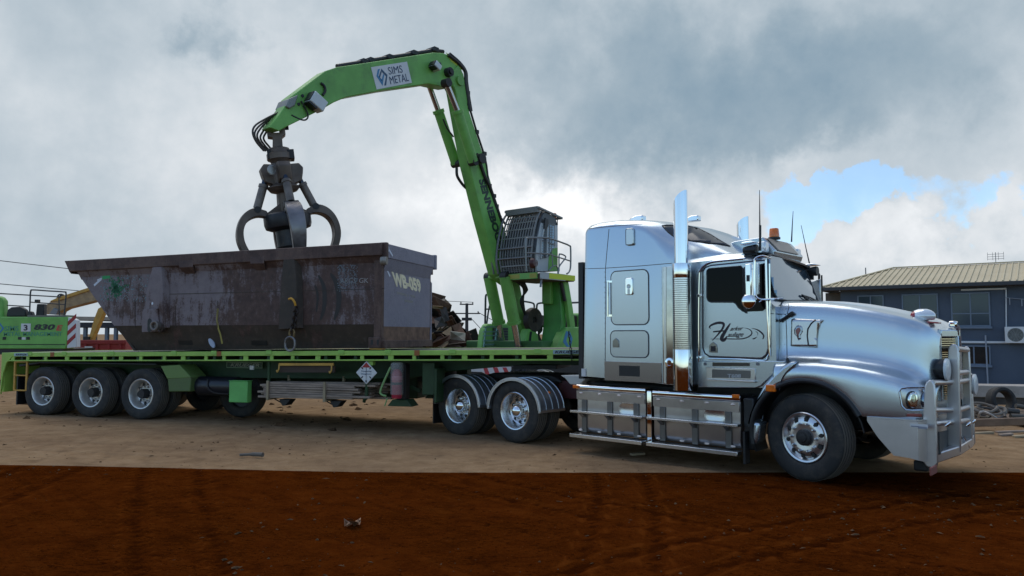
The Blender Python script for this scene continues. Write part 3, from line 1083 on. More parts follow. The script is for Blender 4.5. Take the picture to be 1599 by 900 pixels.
    MB().prism([el(78, 471), el(92, 464.5), el(150, 446), el(200, 428), el(201, 433), el(150, 451), el(92, 470)], -.06, .56).build('boom_top_plate', YEL, e, bevel=.01)
    MB().prism([el(158, 478), el(151, 482), el(144, 500), el(136, 530), el(141, 532), el(150, 510), el(160, 488), el(164, 480)], .1, .4).build('dipper', YEL, e, bevel=.02)
    MB().prism([el(78, 491), el(86, 481), el(93, 484), el(90, 492)], -.1, .6).build('pivot_block', GREY, e, bevel=.02)
    tb = MB()
    for dx in (0, 3, 6):
        tb.tube(spline([(el(80 + dx, 480)[0], .1, el(0, 480)[1]), (el(88, 468)[0], .1, el(0, 468 - dx)[1]), (el(96, 462)[0], .1, el(0, 462 - dx * .3)[1]), (el(104, 470)[0], .1, el(0, 468)[1])], 5), .03, 6)
    tb.build('hydraulic_hose', HOSE, e)
    MB().prism([el(20, 560), el(115, 560), el(115, 544), el(28, 544)], -.2, 2.4).build('track_frame', YEL, e, bevel=.05)
    MB().box(el(133, 0)[0], el(140, 0)[0], -.1, .5, el(0, 534)[1], el(0, 526)[1]).build('coupler', DARK, e)

    # red bin
    Y4 = 30.
    r = thing('red_bin', 'low red steel bin on the ground behind the trailer deck', 'bin', None, (f.at(100, 545, y=Y4).x, Y4, 0))
    ox4 = f.at(100, 545, y=Y4).x
    def rl(px, py):
        py = py or 538
        v = f.at(px, py, y=Y4); return (v.x - ox4, v.z)
    x0, x1 = rl(72, 0)[0], rl(196, 0)[0]
    z1 = rl(0, 532)[1]
    mb = MB().box(x0, x1, 0, .08, .1, z1).box(x0, x1, 2.2, 2.28, .1, z1).box(x0, x0 + .08, .08, 2.2, .1, z1).box(x1 - .08, x1, .08, 2.2, .1, z1).box(x0 + .08, x1 - .08, .08, 2.2, .1, .2)
    mb.build('bin_body', RED, r)
    MB().box(x0 - .04, x1 + .04, -.06, -.001, z1 - .14, z1 + .02).build('rim', RED, r, bevel=.015)
    rb = MB()
    for k in range(7):
        x = x0 + .2 + k * (x1 - x0 - .4) / 6
        rb.box(x - .05, x + .05, -.055, -.001, .12, z1 - .15)
    rb.build('rib', RED, r, bevel=.01)
    MB().box(rl(134, 0)[0], rl(146, 0)[0], -.075, -.062, rl(0, 545)[1], rl(0, 541)[1]).build('white_label', SIGNW, r)


far_left()


# ------------------------------------------------------------------ scrap heap behind the trailer
def scrap_heap():
    f = Frame(0, 0, 0)
    rnd = random.Random(21)
    def prof(px):       # heap skyline measured on the photograph
        pts = [(560, 520), (640, 455), (676, 463), (698, 480), (712, 505), (728, 513), (738, 535), (746, 549), (830, 556)]
        for (a, b), (c, d) in zip(pts, pts[1:]):
            if a <= px <= c:
                return b + (d - b) * (px - a) / (c - a)
        return 556
    Yc = 24.5
    rings = []
    for i in range(30):
        px = 560 + i * 9.3
        ztop = max(.15, f.at(px, prof(px) + 14, y=Yc).z)
        x = f.at(px, 500, y=Yc).x
        rings.append([(x + .3 * noise.noise((i, k, 3.)), Yc + dy, max(-.05, ztop * s * (1 + .15 * noise.noise((i * .7, k, 1.))))) for k, (dy, s) in enumerate([(-2.6, -.05), (-1.9, .35), (-1.0, .75), (0, 1.), (1.2, .9), (2.8, .4), (3.8, -.05)])])
    o = MB().rings(rings, closed=False).build('scrap_mound', RUST2, smooth=0)
    tag(o, 'dark mass of small scrap under the bent sheets behind the trailer', 'scrap', kind='stuff')
    ms = [RUSTY, RUST2, RUST3, RUSTY, RUST2]
    labs = {RUSTY: 'bent red brown rusty sheet in the scrap heap behind the trailer', RUST2: 'bent dark oily steel sheet in the scrap heap behind the trailer', RUST3: 'bent tan coloured sheet in the scrap heap behind the trailer'}
    # hand placed large plates on the skyline, then smaller ones
    big = [((676, 462), (706, 477), (690, 492), (676, 480), RUSTY, -1.3), ((685, 480), (697, 480), (702, 500), (694, 503), RUST2, -1.5), ((676, 478), (692, 479), (692, 483), (676, 482), RUST3, -1.6),
           ((676, 536), (703, 524), (703, 530), (676, 546), RUSTY, -2.6), ((690, 520), (704, 510), (705, 524), (697, 524), RUST3, -2.0), ((706, 509), (718, 504), (726, 520), (712, 521), RUSTY, -1.6),
           ((704, 518), (727, 521), (726, 533), (704, 530), mat('pale torn sheet', (.40, .33, .26), .8, vary=.3), -2.3), ((727, 520), (731, 517), (737, 534), (728, 534), RUSTY, -1.5),
           ((697, 503), (705, 499), (709, 508), (700, 510), RUSTY, -1.8), ((678, 498), (690, 494), (697, 508), (680, 512), RUST2, -2.0), ((700, 538), (727, 535), (726, 538), (700, 541), RUST2, -2.7), ((718, 534), (739, 536), (738, 541), (718, 540), RUSTY, -2.4)]
    for a, b, c, d, m_, dy in big:
        P = [f.at(*q, y=Yc + dy + rnd.uniform(-.25, .25)) for q in (a, b, c, d)]
        cen = sum(P, Vector()) / 4
        mid = cen + Vector((0, rnd.uniform(-.12, .12), 0))
        nrm = (P[1] - P[0]).cross(P[3] - P[0]).normalized() * .03
        mb = MB()
        q = P + [mid]
        fs = [(0, 1, 4), (1, 2, 4), (2, 3, 4), (3, 0, 4)]
        vs = q + [v + nrm for v in q]
        mb.add(vs, fs + [tuple(i + 5 for i in t[::-1]) for t in fs] + [(i, (i + 1) % 4, (i + 1) % 4 + 5, i + 5) for i in range(4)])
        lab = labs.get(m_, 'pale torn sheet hanging over the scrap heap behind the trailer')
        tag(mb.build('scrap_sheet', m_, smooth=0), lab, 'scrap sheet', 'bent sheets on the scrap heap')
    for i in range(120):
        px = rnd.uniform(566, 760) if i % 4 == 0 else rnd.uniform(662, 752)
        top = prof(px)
        lo = 600
        py = top + 6 + (lo - top) * rnd.random() ** 1.5
        dy = -2.9 * (py - top) / (lo - top) - .1
        c = f.at(px, py, y=Yc + dy)
        if c.z < .1:
            continue
        s = rnd.uniform(.14, .42)
        M = Matrix.Translation(c) @ Matrix.Rotation(rnd.uniform(0, 6.3), 4, 'Z') @ Matrix.Rotation(rnd.uniform(-1.2, 1.2), 4, 'X') @ Matrix.Rotation(rnd.uniform(-.9, .9), 4, 'Y')
        w, h, b_ = s, s * rnd.uniform(.3, 1.), rnd.uniform(-.3, .3) * s
        q = [Vector(v) for v in ((-w, -h, 0), (0, -h * rnd.uniform(.7, 1.2), b_), (w, -h, 0), (w * .9, h, b_ * .4), (0, h * rnd.uniform(.7, 1.2), b_ * 1.3), (-w, h * .9, 0))]
        th = Vector((0, 0, .025))
        vs = [M @ v for v in q] + [M @ (v + th) for v in q]
        fs = [(0, 1, 4, 5), (1, 2, 3, 4)]
        mb = MB().add(vs, fs + [tuple(k + 6 for k in t[::-1]) for t in fs] + [(k, (k + 1) % 6, (k + 1) % 6 + 6, k + 6) for k in range(6)])
        m_ = rnd.choice(ms)
        tag(mb.build('scrap_sheet', m_, smooth=0), labs[m_], 'scrap sheet', 'bent sheets on the scrap heap')


scrap_heap()

# ================================================================== wheels (shared meshes)
def tyre_mb(r, w, groove=True):
    h = w / 2
    prof = [(r * .585, -h * .62), (r * .60, -h * .80), (r * .66, -h * .95), (r * .78, -h * 1.0), (r * .90, -h * .97), (r * .965, -h * .88), (r * .988, -h * .80)]
    if groove:
        for c in (-.52, -.18, .18, .52):
            prof += [(r, h * (c - .14)), (r, h * (c - .045)), (r - .014, h * (c - .03)), (r - .014, h * (c + .03)), (r, h * (c + .045))]
    prof += [(r * .988, h * .80), (r * .965, h * .88), (r * .90, h * .97), (r * .78, h), (r * .66, h * .95), (r * .60, h * .80), (r * .585, h * .62)]
    return MB().lathe(prof, (0, 0, 0), 'y', 64)


def tread_mb(r, w):
    h = w / 2
    mb = MB()
    for c0, c1 in ((-.80, -.57), (-.47, -.23), (-.13, .13), (.23, .47), (.57, .80)):
        mb.lathe([(r + .0005, h * c0), (r + .004, h * (c0 + .02)), (r + .004, h * (c1 - .02)), (r + .0005, h * c1)], (0, 0, 0), 'y', 64)
    return mb


def dish_rim(parent, tyre_r, w, deep=True, hub_chrome=True, rim_mat=None, hub_mat=None):
    """rim facing -y; deep for a rear wheel, shallow for a steering wheel"""
    rm = rim_mat or mat('polished wheel alloy', (.70, .70, .70), .26, 1.)
    R0 = tyre_r * (.585 if deep else .56)
    f = -w / 2
    mb = MB()
    if deep:
        prof = [(R0 + .012, f * .60), (R0 + .016, f * .84), (R0 + .004, f * .90), (R0 - .014, f * .86), (R0 - .03, f * .62), (R0 - .05, f * .1), (R0 - .065, .045), (R0 - .09, .06), (.17, .045), (.15, .03), (.0, .03)]
        disc_y, hole_r = .052, .195
    else:
        prof = [(R0 + .012, f * .60), (R0 + .016, f * .84), (R0 + .004, f * .90), (R0 - .016, f * .86), (R0 - .03, f * .70), (R0 - .045, f * .62), (.235, f * .70), (.20, f * .80), (.15, f * .80), (.11, f * .74), (0, f * .74)]
        disc_y, hole_r = None, .232
    mb.lathe(prof, (0, 0, 0), 'y', 48)
    for k in range(10):
        a = 2 * math.pi * k / 10
        c = (.142 * math.cos(a), 0, .142 * math.sin(a)) if deep else (.172 * math.cos(a), 0, .172 * math.sin(a))
        y = .03 if deep else f * .80
        mb.lathe([(.018, y + .02), (.018, y - .022), (.011, y - .046), (0, y - .05)], c, 'y', 8)
    hole_c = []
    hole_y = .047 if deep else f * .73
    for k in range(10):
        a = 2 * math.pi * k / 10 + .2
        c = Vector((hole_r * math.cos(a), 0, hole_r * math.sin(a)))
        hole_c.append(c)
        mb.lathe([(.026, hole_y + .02), (.026, hole_y - .008), (0, hole_y - .008)], c, 'y', 12)
    rim = mb.build('rim', rm, parent, smooth=35)
    rim.data.materials.append(BLACK)
    for p in rim.data.polygons:             # the dark openings are part of the pressed disc
        c = p.center
        if abs(math.hypot(c.x, c.z) - hole_r) < .027 and abs(c.y - hole_y + .0) < .032:
            if min((Vector((c.x, 0, c.z)) - q).length for q in hole_c) < .0275 and p.area < .0012:
                p.material_index = 1
    hb = MB()
    if deep and hub_chrome:
        hb.lathe([(.112, .05), (.112, -.05), (.104, -.085), (.07, -.125), (.03, -.14), (0, -.143)], (0, 0, 0), 'y', 28)
        hb.build('hub_cap', CHROME, rim, smooth=50)
    elif deep:
        hb.lathe([(.10, .05), (.10, -.06), (.085, -.10), (.085, -.115), (0, -.115)], (0, 0, 0), 'y', 24)
        hb.build('hub', hub_mat or DARK, rim, smooth=40)
    else:
        hb.lathe([(.10, f * .6), (.10, f * .98), (.085, f * 1.06), (.06, f * 1.06), (.055, f * 1.16), (.03, f * 1.2), (0, f * 1.2)], (0, 0, 0), 'y', 24)
        hb.build('hub', hub_mat or DARK, rim, smooth=40)
    return rim


def wheel(parent, r, w, deep=True, hub_chrome=True, rim=True, rim_mat=None, tread=TREAD):
    t = tyre_mb(r, w).build('wheel', TYRE, parent, smooth=40)
    tread_mb(r, w).build('tread', tread, t, smooth=40)
    if not rim:
        MB().lathe([(r * .60, -.04), (r * .5, -.03), (.12, -.02), (0, -.02), (0, .02), (.12, .02), (r * .5, .03), (r * .60, .04)], (0, 0, 0), 'y', 32).build('rim', BLACK, t, smooth=40)
    if rim:
        dish_rim(t, r, w, deep, hub_chrome, rim_mat)
    return t


def place(o, x, y, z, rz=0.):
    o.location = (x, y, z)
    o.rotation_euler = (0, 0, rz)
    return o


# ================================================================== FLATBED TRAILER
def zd(x):
    return 1.442 + .0118 * x


def deckshear(p):
    return (p.x, p.y, p.z + zd(p.x))


def trailer():
    t = thing('flatbed_trailer', 'long lime green flatbed trailer with three axles carrying the rusty bin', 'trailer', TL)
    X0, X1 = -2.42, 10.75
    MB().box(X0 + .05, X1, -1.19, 1.19, -.055, -.004).fn(deckshear).build('deck', mat('worn deck plate', (.11, .115, .085), .7, .2, vary=.3, dirt=.4), t)
    rl = MB()
    for s in (-1, 1):
        rl.box(X0, X1, s * 1.25 - .0 if s < 0 else 1.20, -1.20 if s < 0 else 1.25, -.088, .0)
    rl.box(X0, X0 + .05, -1.199, 1.199, -.3, -.001)
    rl.fn(deckshear).build('side_rail', TGREEN, t, bevel=.006)
    lo = MB()
    for s in (-1, 1):
        lo.box(X0 + .1, X1, s * 1.225 - .025, s * 1.225 + .025, -.186, -.160)
    lo.fn(deckshear).build('rope_rail', TGREEN, t, bevel=.004)
    po = MB(); k = 0
    x = X0 + .3
    while x < X1:
        w = .035 if k % 3 else .05
        for s in (-1, 1):
            po.box(x - w, x + w, s * 1.225 - .012, s * 1.225 + .012, -.160, -.088)
        x += .42 + .2 * ((k * 7) % 5) / 5; k += 1
    po.fn(deckshear).build('rail_spacer', TGREEN, t)
    tabs = MB()
    x = X0 + .8; k = 0
    while x < X1:
        tabs.box(x - .06, x + .06, -1.262, -1.2505, -.06, .014)
        x += .95 + .3 * (k % 3); k += 1
    tabs.fn(deckshear).build('stake_pocket', mat('lime green lighter edge', (.26, .48, .085), .45, dirt=.2), t, bevel=.004)
    for i, x in enumerate((-1.0, 3.2, 7.4)):
        MB().box(x - .05, x + .05, -1.258, -1.2505, -.09, .001).fn(deckshear).build('rust_patch', mat('rust stain', (.30, .11, .035), .8), t)
    cm = MB()
    x = X0 + .5
    while x < X1 - .3:
        cm.box(x - .03, x + .03, -1.19, 1.19, -.159, -.056)
        x += .62
    cm.fn(deckshear).build('cross_member', DGREEN, t)
    # main beams with gooseneck
    prof = [(-2.2, -.16), (10.5, -.16), (10.5, -.30), (9.3, -.275), (7.7, -.41), (6.9, -.55), (5.0, -.56), (1.2, -.56), (-2.2, -.50)]
    for s in (-1, 1):
        MB().prism(prof, s * .45 - .07, s * .45 + .07).fn(deckshear).build('main_beam', DGREEN, t, bevel=.01)
    MB().prism([(X0, .0), (X0 + .30, 0), (X0 + .28, -.10), (X0 + .14, -.22), (X0 + .06, -.45), (X0 + .0, -.9)], -1.249, -1.21).fn(deckshear).build('rear_post', TGREEN, t, bevel=.005)
    MB().box(X0 - .01, X0 + .04, -1.2, 1.2, -.85, -.30).fn(deckshear).build('rear_bumper', TGREEN, t, bevel=.01)
    # yellow ladder
    ld = MB()
    for x in (-2.08, -1.74):
        ld.bar((x, -1.2, 1.25), (x, -1.2, .60), .045, .035, (0, 1, 0))
    for z in (.61, .93, 1.22):
        ld.bar((-2.07, -1.2, z), (-1.75, -1.2, z), .04, .03)
    ld.build('ladder', YEL, t, bevel=.004)
    # axles and wheels
    zc = .605
    proto = None
    first = {}
    for i, ax in enumerate((-1.29, 0, 1.29)):
        MB().cyl((ax, -.9, zc), (ax, .9, zc), .075, 14).build('axle', DARK, t)
        for y, rim, flip in ((-1.08, True, 0), (-.74, False, 0), (.74, False, math.pi), (1.08, True, math.pi)):
            key = rim
            if key not in first:
                w = wheel(t, .505, .275, True, False, rim, mat('worn alloy rim', (.60, .58, .55), .42, .85))
                first[key] = w
            else:
                w = copy_tree(first[key], t)
            place(w, ax, y, zc, flip)
            w.rotation_euler[1] = .35 * i
    for x in (-.65, .65, 1.8):
        MB().box(x - .05, x + .05, -.52, -.38, zc - .05, 1.0).build('spring_hanger', DARK, t)
    # guards
    g = MB().prism([(1.77, 1.17), (2.22, 1.20), (2.50, .96), (2.49, .68), (1.97, .665), (1.93, .92)], -1.19, -.75)
    g.build('mudguard', mat('olive mudguard', (.085, .13, .04), .55, dirt=.4, dirtcol=(.08, .065, .04)), t, bevel=.02)
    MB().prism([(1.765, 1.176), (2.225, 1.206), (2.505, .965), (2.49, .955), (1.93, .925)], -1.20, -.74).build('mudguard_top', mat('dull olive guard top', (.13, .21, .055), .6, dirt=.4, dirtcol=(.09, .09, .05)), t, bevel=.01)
    MB().box(-2.02, -1.985, -1.2, -.62, .30, .95).build('mud_flap', BLACK, t)
    MB().prism([(-1.98, 1.16), (-1.4, 1.22), (1.65, 1.22), (1.65, 1.20), (-1.4, 1.20), (-1.96, 1.12)], -1.2, -.6).build('inner_guard', DARK, t)
    # lettered plate
    plate = MB().box(2.87, 3.70, -.58, -.55, 1.135, 1.245).build('name_plate', mat('dark name plate', (.022, .045, .018), .5), t, bevel=.005)
    pt = MB()
    pt.bar((2.86, -.585, 1.245), (3.71, -.585, 1.245), .012, .012).bar((2.86, -.585, 1.135), (3.71, -.585, 1.135), .012, .012).bar((2.86, -.585, 1.135), (2.86, -.585, 1.245), .012, .012).bar((3.71, -.585, 1.135), (3.71, -.585, 1.245), .012, .012)
    pt.build('plate_edge', mat('pale green edge', (.22, .30, .17), .5), plate)
    letters(MB(), 'KRUEGER', (2.95, -.581, 1.155), (3.64, -.581, 1.155), (2.95, -.581, 1.225), .3, .02).build('lettering', mat('pale letter', (.26, .27, .2), .5), plate, smooth=0)
    fp = MB().box(9.90, 10.42, -1.262, -1.2505, -.075, -.008).fn(deckshear).build('name_plate', mat('pale blue strip', (.30, .42, .46), .5), t)
    c = zd(10.1)
    letters(MB(), 'KRUEGER', (9.93, -1.263, c - .066), (10.40, -1.263, c - .060), (9.93, -1.263, c - .018), .25, .02).build('lettering', INK, fp, smooth=0)
    rp = MB().box(-2.05, -1.66, -1.262, -1.2505, -.075, -.012).fn(deckshear).build('name_plate', mat('pale blue strip', (.30, .42, .46)), t)
    c = zd(-1.9)
    letters(MB(), 'KRUEGER', (-2.0, -1.263, c - .062), (-1.7, -1.263, c - .060), (-2.0, -1.263, c - .025), .25, .0).build('lettering', INK, rp, smooth=0)
    # lamps and small fittings below the rail
    MB().box(3.72, 3.80, -1.0, -.96, 1.12, 1.20).build('white_lamp', CLEAR, t, bevel=.005)
    MB().bar((4.52, -1.2, 1.242), (5.70, -1.2, 1.258), .03, .05).build('safety_bar', YEL, t, bevel=.005)
    MB().bar((4.52, -1.15, 1.15), (5.70, -1.15, 1.165), .04, .12).build('bar_bracket', mat('brown bracket', (.05, .03, .02), .7), t)
    hk = MB()
    for x in (4.53, 5.66):
        hk.tube(spline([(x, -1.21, 1.24), (x + .01, -1.23, 1.16), (x - .02, -1.23, 1.10), (x - .05, -1.21, 1.13)], 4), .014, 6)
    hk.build('bar_hook', YEL, t)
    # tool box, air tanks, spare wheel
    MB().box(3.42, 3.84, -1.215, -1.08, .50, .905).build('under_deck_box', BGREEN, t, bevel=.012)
    MB().box(3.41, 3.85, -1.222, -1.07, .906, .920).build('tool_box_lid', BGREEN, t, bevel=.006)
    MB().cyl((2.50, -.90, .78), (3.39, -.90, .78), .19, 24).build('air_tank', mat('blue black tank', (.012, .013, .018), .35), t)
    MB().tube(spline([(2.8, -1.07, .92), (2.85, -1.11, .75), (3.0, -1.10, .66), (3.3, -1.08, .64)], 5), .014, 6).build('air_hose', HOSE, t)
    sp = copy_tree(first[False], t)
    place(sp, 2.95, -.15, .60)
    
    for x0, x1, z0 in ((2.2, 3.9, .62), (4.0, 5.3, .52), (5.35, 6.6, .50)):  # far-side boxes added to darken the view under the deck
        MB().box(x0, x1, .55, 1.18, z0, 1.22).build('under_deck_box', DGREEN, t, bevel=.02)
    MB().box(6.62, 7.3, .5, 1.15, .85, 1.25).build('under_deck_filler', DARK, t, bevel=.02)  # likewise added, fills the bright gap on the far side
    # dunnage rack under the deck
    rk = MB()
    for x in (4.28, 5.51):
        rk.bar((x, -1.20, .56), (x, -1.20, .93), .05, .03, (0, 1, 0)).bar((x, -1.2, .585), (x, -.5, .585), .05, .04).bar((x, -.5, .56), (x, -.5, 1.0), .05, .04, (0, 1, 0))
    rk.build('rack_strap', PALEW, t, bevel=.004)
    rf = MB()
    for x in (4.20, 6.30):
        rf.tube([(x, -1.05, 1.28), (x, -1.05, .70), (x - .05, -1.05, .56)] if x > 6 else [(x, -1.05, 1.28), (x, -1.05, .56)], .03, 8)
    rf.build('rack_hanger', DGREEN, t)
    for x in (4.60, 5.70):
        m = MB().prism([(x - .14, .575), (x + .12, .575), (x + .02, .46), (x - .06, .45)], -1.1, -.9).bar((x - .3, -1.0, .57), (x - .08, -1.0, .47), .03, .02)
        m.build('ratchet_winch', BLACK, t, bevel=.015)
    # landing legs and braces
    for y in (-.85, .85):
        l = MB().box(7.38, 7.62, y - .12, y + .12, .72, 1.30).build('landing_leg', DGREEN, t, bevel=.01)
        MB().box(6.86, 7.04, y - .09, y + .09, .62, 1.28).build('leg_tube', DARK, l, bevel=.01)
        MB().prism([(6.80, .62), (7.10, .62), (7.20, .50), (6.70, .50)], y - .15, y + .15).build('leg_foot', DGREEN, l, bevel=.01)
    MB().tube(spline([(6.86, -1.2, 1.22), (6.75, -1.2, 1.0), (6.66, -1.2, .78), (6.70, -1.2, .72), (6.78, -1.2, .70)], 5), .02, 8).tube([(6.80, -1.2, .66), (6.75, -1.2, .52)], .012, 6).build('crank_handle', mat('pale green handle', (.20, .34, .12), .5), t)
    MB().bar((6.45, -.6, 1.05), (7.2, -.6, .75), .05, .06).build('leg_brace', DGREEN, t)
    MB().box(7.621, 7.68, -1.0, -.6, .58, 1.2).build('gearbox', DGREEN, t, bevel=.015)
    # placard
    c = Vector((6.385, -1.215, 1.115))
    sg = MB()
    sq = [(0, .215), (-.215, 0), (0, -.215), (.215, 0)]
    sg.prism([(c.x + a, c.z + b) for a, b in sq], -1.225, -1.205)
    sign = sg.build('hazard_sign', SIGNW, t, bevel=.012)
    MB().prism([(c.x + a * .46, c.z + .105 + b * .46 - .01) for a, b in ((0, .2), (-.2, 0), (.2, 0))], -1.231, -1.226).build('red_mark', RED, sign)
    for ln, z in (('Transporting', 1.125), ('Dangerous', 1.075)):
        letters(MB(), ln, (c.x - .105, -1.226, z), (c.x + .105, -1.226, z), (c.x - .105, -1.226, z + .032), .1, .005).build('lettering', mat('blue grey letter', (.10, .14, .22), .5), sign, smooth=0)
    ar = MB()
    for a in (45, 135, 225, 315):
        d = Vector((math.cos(R(a)), 0, math.sin(R(a))))
        ar.bar(c + d * .095 + Vector((0, -.013, 0)), c + d * .14 + Vector((0, -.013, 0)), .02, .004, (0, 1, 0))
    ar.bar((c.x, -1.228, c.z + .15), (c.x, -1.228, c.z - .15), .006, .004, (0, 1, 0))
    for s in (1, -1):
        ar.prism([(c.x, c.z + s * .19), (c.x - .022, c.z + s * .14), (c.x + .022, c.z + s * .14)], -1.230, -1.226)
    ar.build('black_arrow', INK, sign, smooth=0)
    MB().box(6.40, 6.50, -1.2, -1.1, 1.25, 1.32).build('sign_bracket', TGREEN, t)
    MB().tube([(6.36, -1.15, 1.0), (6.36, -1.15, .65), (6.28, -1.1, .60)], .03, 8).build('sign_post', DGREEN, t)
    # running gear ahead of the legs
    MB().box(9.0, 9.8, -.6, .6, -.36, -.29).fn(deckshear).build('kingpin_plate', DARK, t)
    # hanging chain at the front edge
    cm = MB()
    for k in range(9):
        a = Vector((10.18 + .006 * k, -1.29, zd(10.2) + .28 - .055 * k)); 
        ring = [a + Vector((math.cos(q) * .016, 0, math.sin(q) * .034)) for q in (2 * math.pi * j / 9 for j in range(10))] if k % 2 else [a + Vector((0, math.cos(q) * .016, math.sin(q) * .034)) for q in (2 * math.pi * j / 9 for j in range(10))]
        cm.tube(ring, .007, 5, False)
    ch = cm.build('load_chain', mat('dark chain', (.03, .027, .025), .5, .6))
    ch.location = TL.o; ch.rotation_euler = (0, 0, -R(TL.deg))
    tag(ch, 'dark load chain hanging over the front end of the trailer rail', 'chain')

    # fire extinguisher in its bag
    e = thing('fire_extinguisher', 'red fire extinguisher in a clear cover hung under the trailer deck', 'fire extinguisher', None, TL.w(6.96, -1.14, .66), -R(TL.deg))
    MB().lathe([(0, 0), (.085, .0), (.095, .02), (.095, .44), (.07, .50), (.03, .53), (0, .53)], (0, 0, 0), 'z', 24).build('cylinder', mat('extinguisher red', (.38, .02, .05), .3, coat=.4, dirt=.2), e, smooth=45)
    MB().box(-.05, .05, -.02, .02, .53, .58).bar((-.06, 0, .6), (.08, 0, .585), .03, .02).build('valve', BLACK, e, bevel=.005)
    MB().lathe([(.10, .245), (.104, .25), (.104, .285), (.10, .29)], (0, 0, 0), 'z', 24).build('strap', BLACK, e)
    lb = MB().lathe([(.0962, .33), (.0965, .331), (.0965, .40), (.0962, .401)], (0, 0, 0), 'z', 24)
    lb.build('label_band', mat('pink label', (.6, .18, .22), .4), e)
    cv, g, b = pbsdf('scuffed clear cover')
    b.inputs['Base Color'].default_value = (.42, .42, .40, 1); b.inputs['Roughness'].default_value = .35
    b.inputs['Alpha'].default_value = .35
    MB().lathe([(.115, .07), (.118, .12), (.116, .5), (.12, .6), (.105, .64), (.06, .655)], (0, 0, 0), 'z', 24).build('clear_cover', cv, e)

    # dunnage boards in the rack
    rnd = random.Random(4)
    proto = None
    for k in range(27):
        row, colm = k % 7, k // 7
        x0 = 4.02 + rnd.uniform(-.03, .18) if k % 7 != 6 else 4.25
        L = rnd.uniform(2.0, 2.32) + (.25 if colm > 1 else 0)
        if proto is None:
            proto = MB().box(0, 1, -.05, .05, -.02, .02).build('timber_board', WOOD, bevel=.004)
            o = proto
        else:
            o = proto.copy(); COL.objects.link(o)
        tag(o, 'weathered brown board stacked in the rack under the trailer deck', 'board', 'boards in the rack under the trailer')
        o.scale = (L, rnd.uniform(1.2, 1.6), .95)
        o.location = TL.w(x0, -1.10 + colm * .16, .625 + row * .043 + rnd.uniform(-.004, .004))
        o.rotation_euler = (0, rnd.uniform(-.008, .008), -R(TL.deg) + rnd.uniform(-.01, .01))
    return t


trailer()


# ================================================================== RUSTY BIN on the trailer
def bin_mats():
    def rust_mat(name, paint, paint2, rustiness, scale=1.0, zdark=None, scrape=True):
        m, g, b = pbsdf(name)
        tc = g.new('ShaderNodeTexCoord').outputs['Object']
        n1 = g.noise(tc, .9 * scale, 8, .6)
        n2 = g.noise(tc, 7 * scale, 10, .7)
        n3 = g.noise(tc, 34, 8, .75)
        stv = g.vm('MULTIPLY', tc, (1.0, 1.0, .22))
        n4 = g.noise(stv, 9, 8, .65)
        c = g.mix(g.ss(n2, .35, .65), paint, paint2)
        rust = g.ramp(n2, [(.25, (.040, .022, .018)), (.5, (.085, .047, .038)), (.75, (.125, .072, .055))])
        k = g.m('ADD', g.m('MULTIPLY', n1, .5), g.m('ADD', g.m('MULTIPLY', n4, .32), g.m('MULTIPLY', n3, .22)))
        sx = g.new('ShaderNodeSeparateXYZ'); g.put(sx.inputs[0], tc)
        k = g.m('ADD', k, g.m('MULTIPLY', g.ss(sx.outputs[0], 1.5, 4.4), .075 if scrape else 0.))
        c = g.mix(g.ss(k, .585 - rustiness, .66 - rustiness), c, rust)
        c = g.mix(g.m('MULTIPLY', g.ss(n2, .56, .68), .35 if scrape else .2), c, (.17, .135, .13))
        c = g.mix(g.m('MULTIPLY', g.ss(n3, .60, .66), .75), c, rust)
        # thin scratches
        wv = g.vm('MULTIPLY', tc, (6, 6, 1.0))
        sc = g.noise(wv, 5, 3, .4, 2.5)
        line = g.m('ABSOLUTE', g.m('SUBTRACT', sc, .5))
        c = g.mix(g.m('MULTIPLY', g.ss(line, .012, .002), g.ss(n1, .45, .6)), c, (.02, .015, .014))
        g.put(b.inputs['Base Color'], c)
        b.inputs['Roughness'].default_value = .62
        b.inputs['Specular IOR Level'].default_value = .35
        g.put(b.inputs['Normal'], g.bump(g.m('ADD', n2, g.m('MULTIPLY', n3, .5)), .30, .02))
        return m
    return (rust_mat('purple grey rusted paint', (.180, .140, .145), (.215, .172, .175), .085),
            rust_mat('blue grey end paint', (.220, .203, .245), (.255, .235, .27), -.06, scrape=False),
            rust_mat('brown rusted rim', (.105, .064, .052), (.135, .080, .060), .12, scrape=False),
            rust_mat('dark brown base', (.046, .035, .027), (.062, .044, .032), .05, scrape=False))


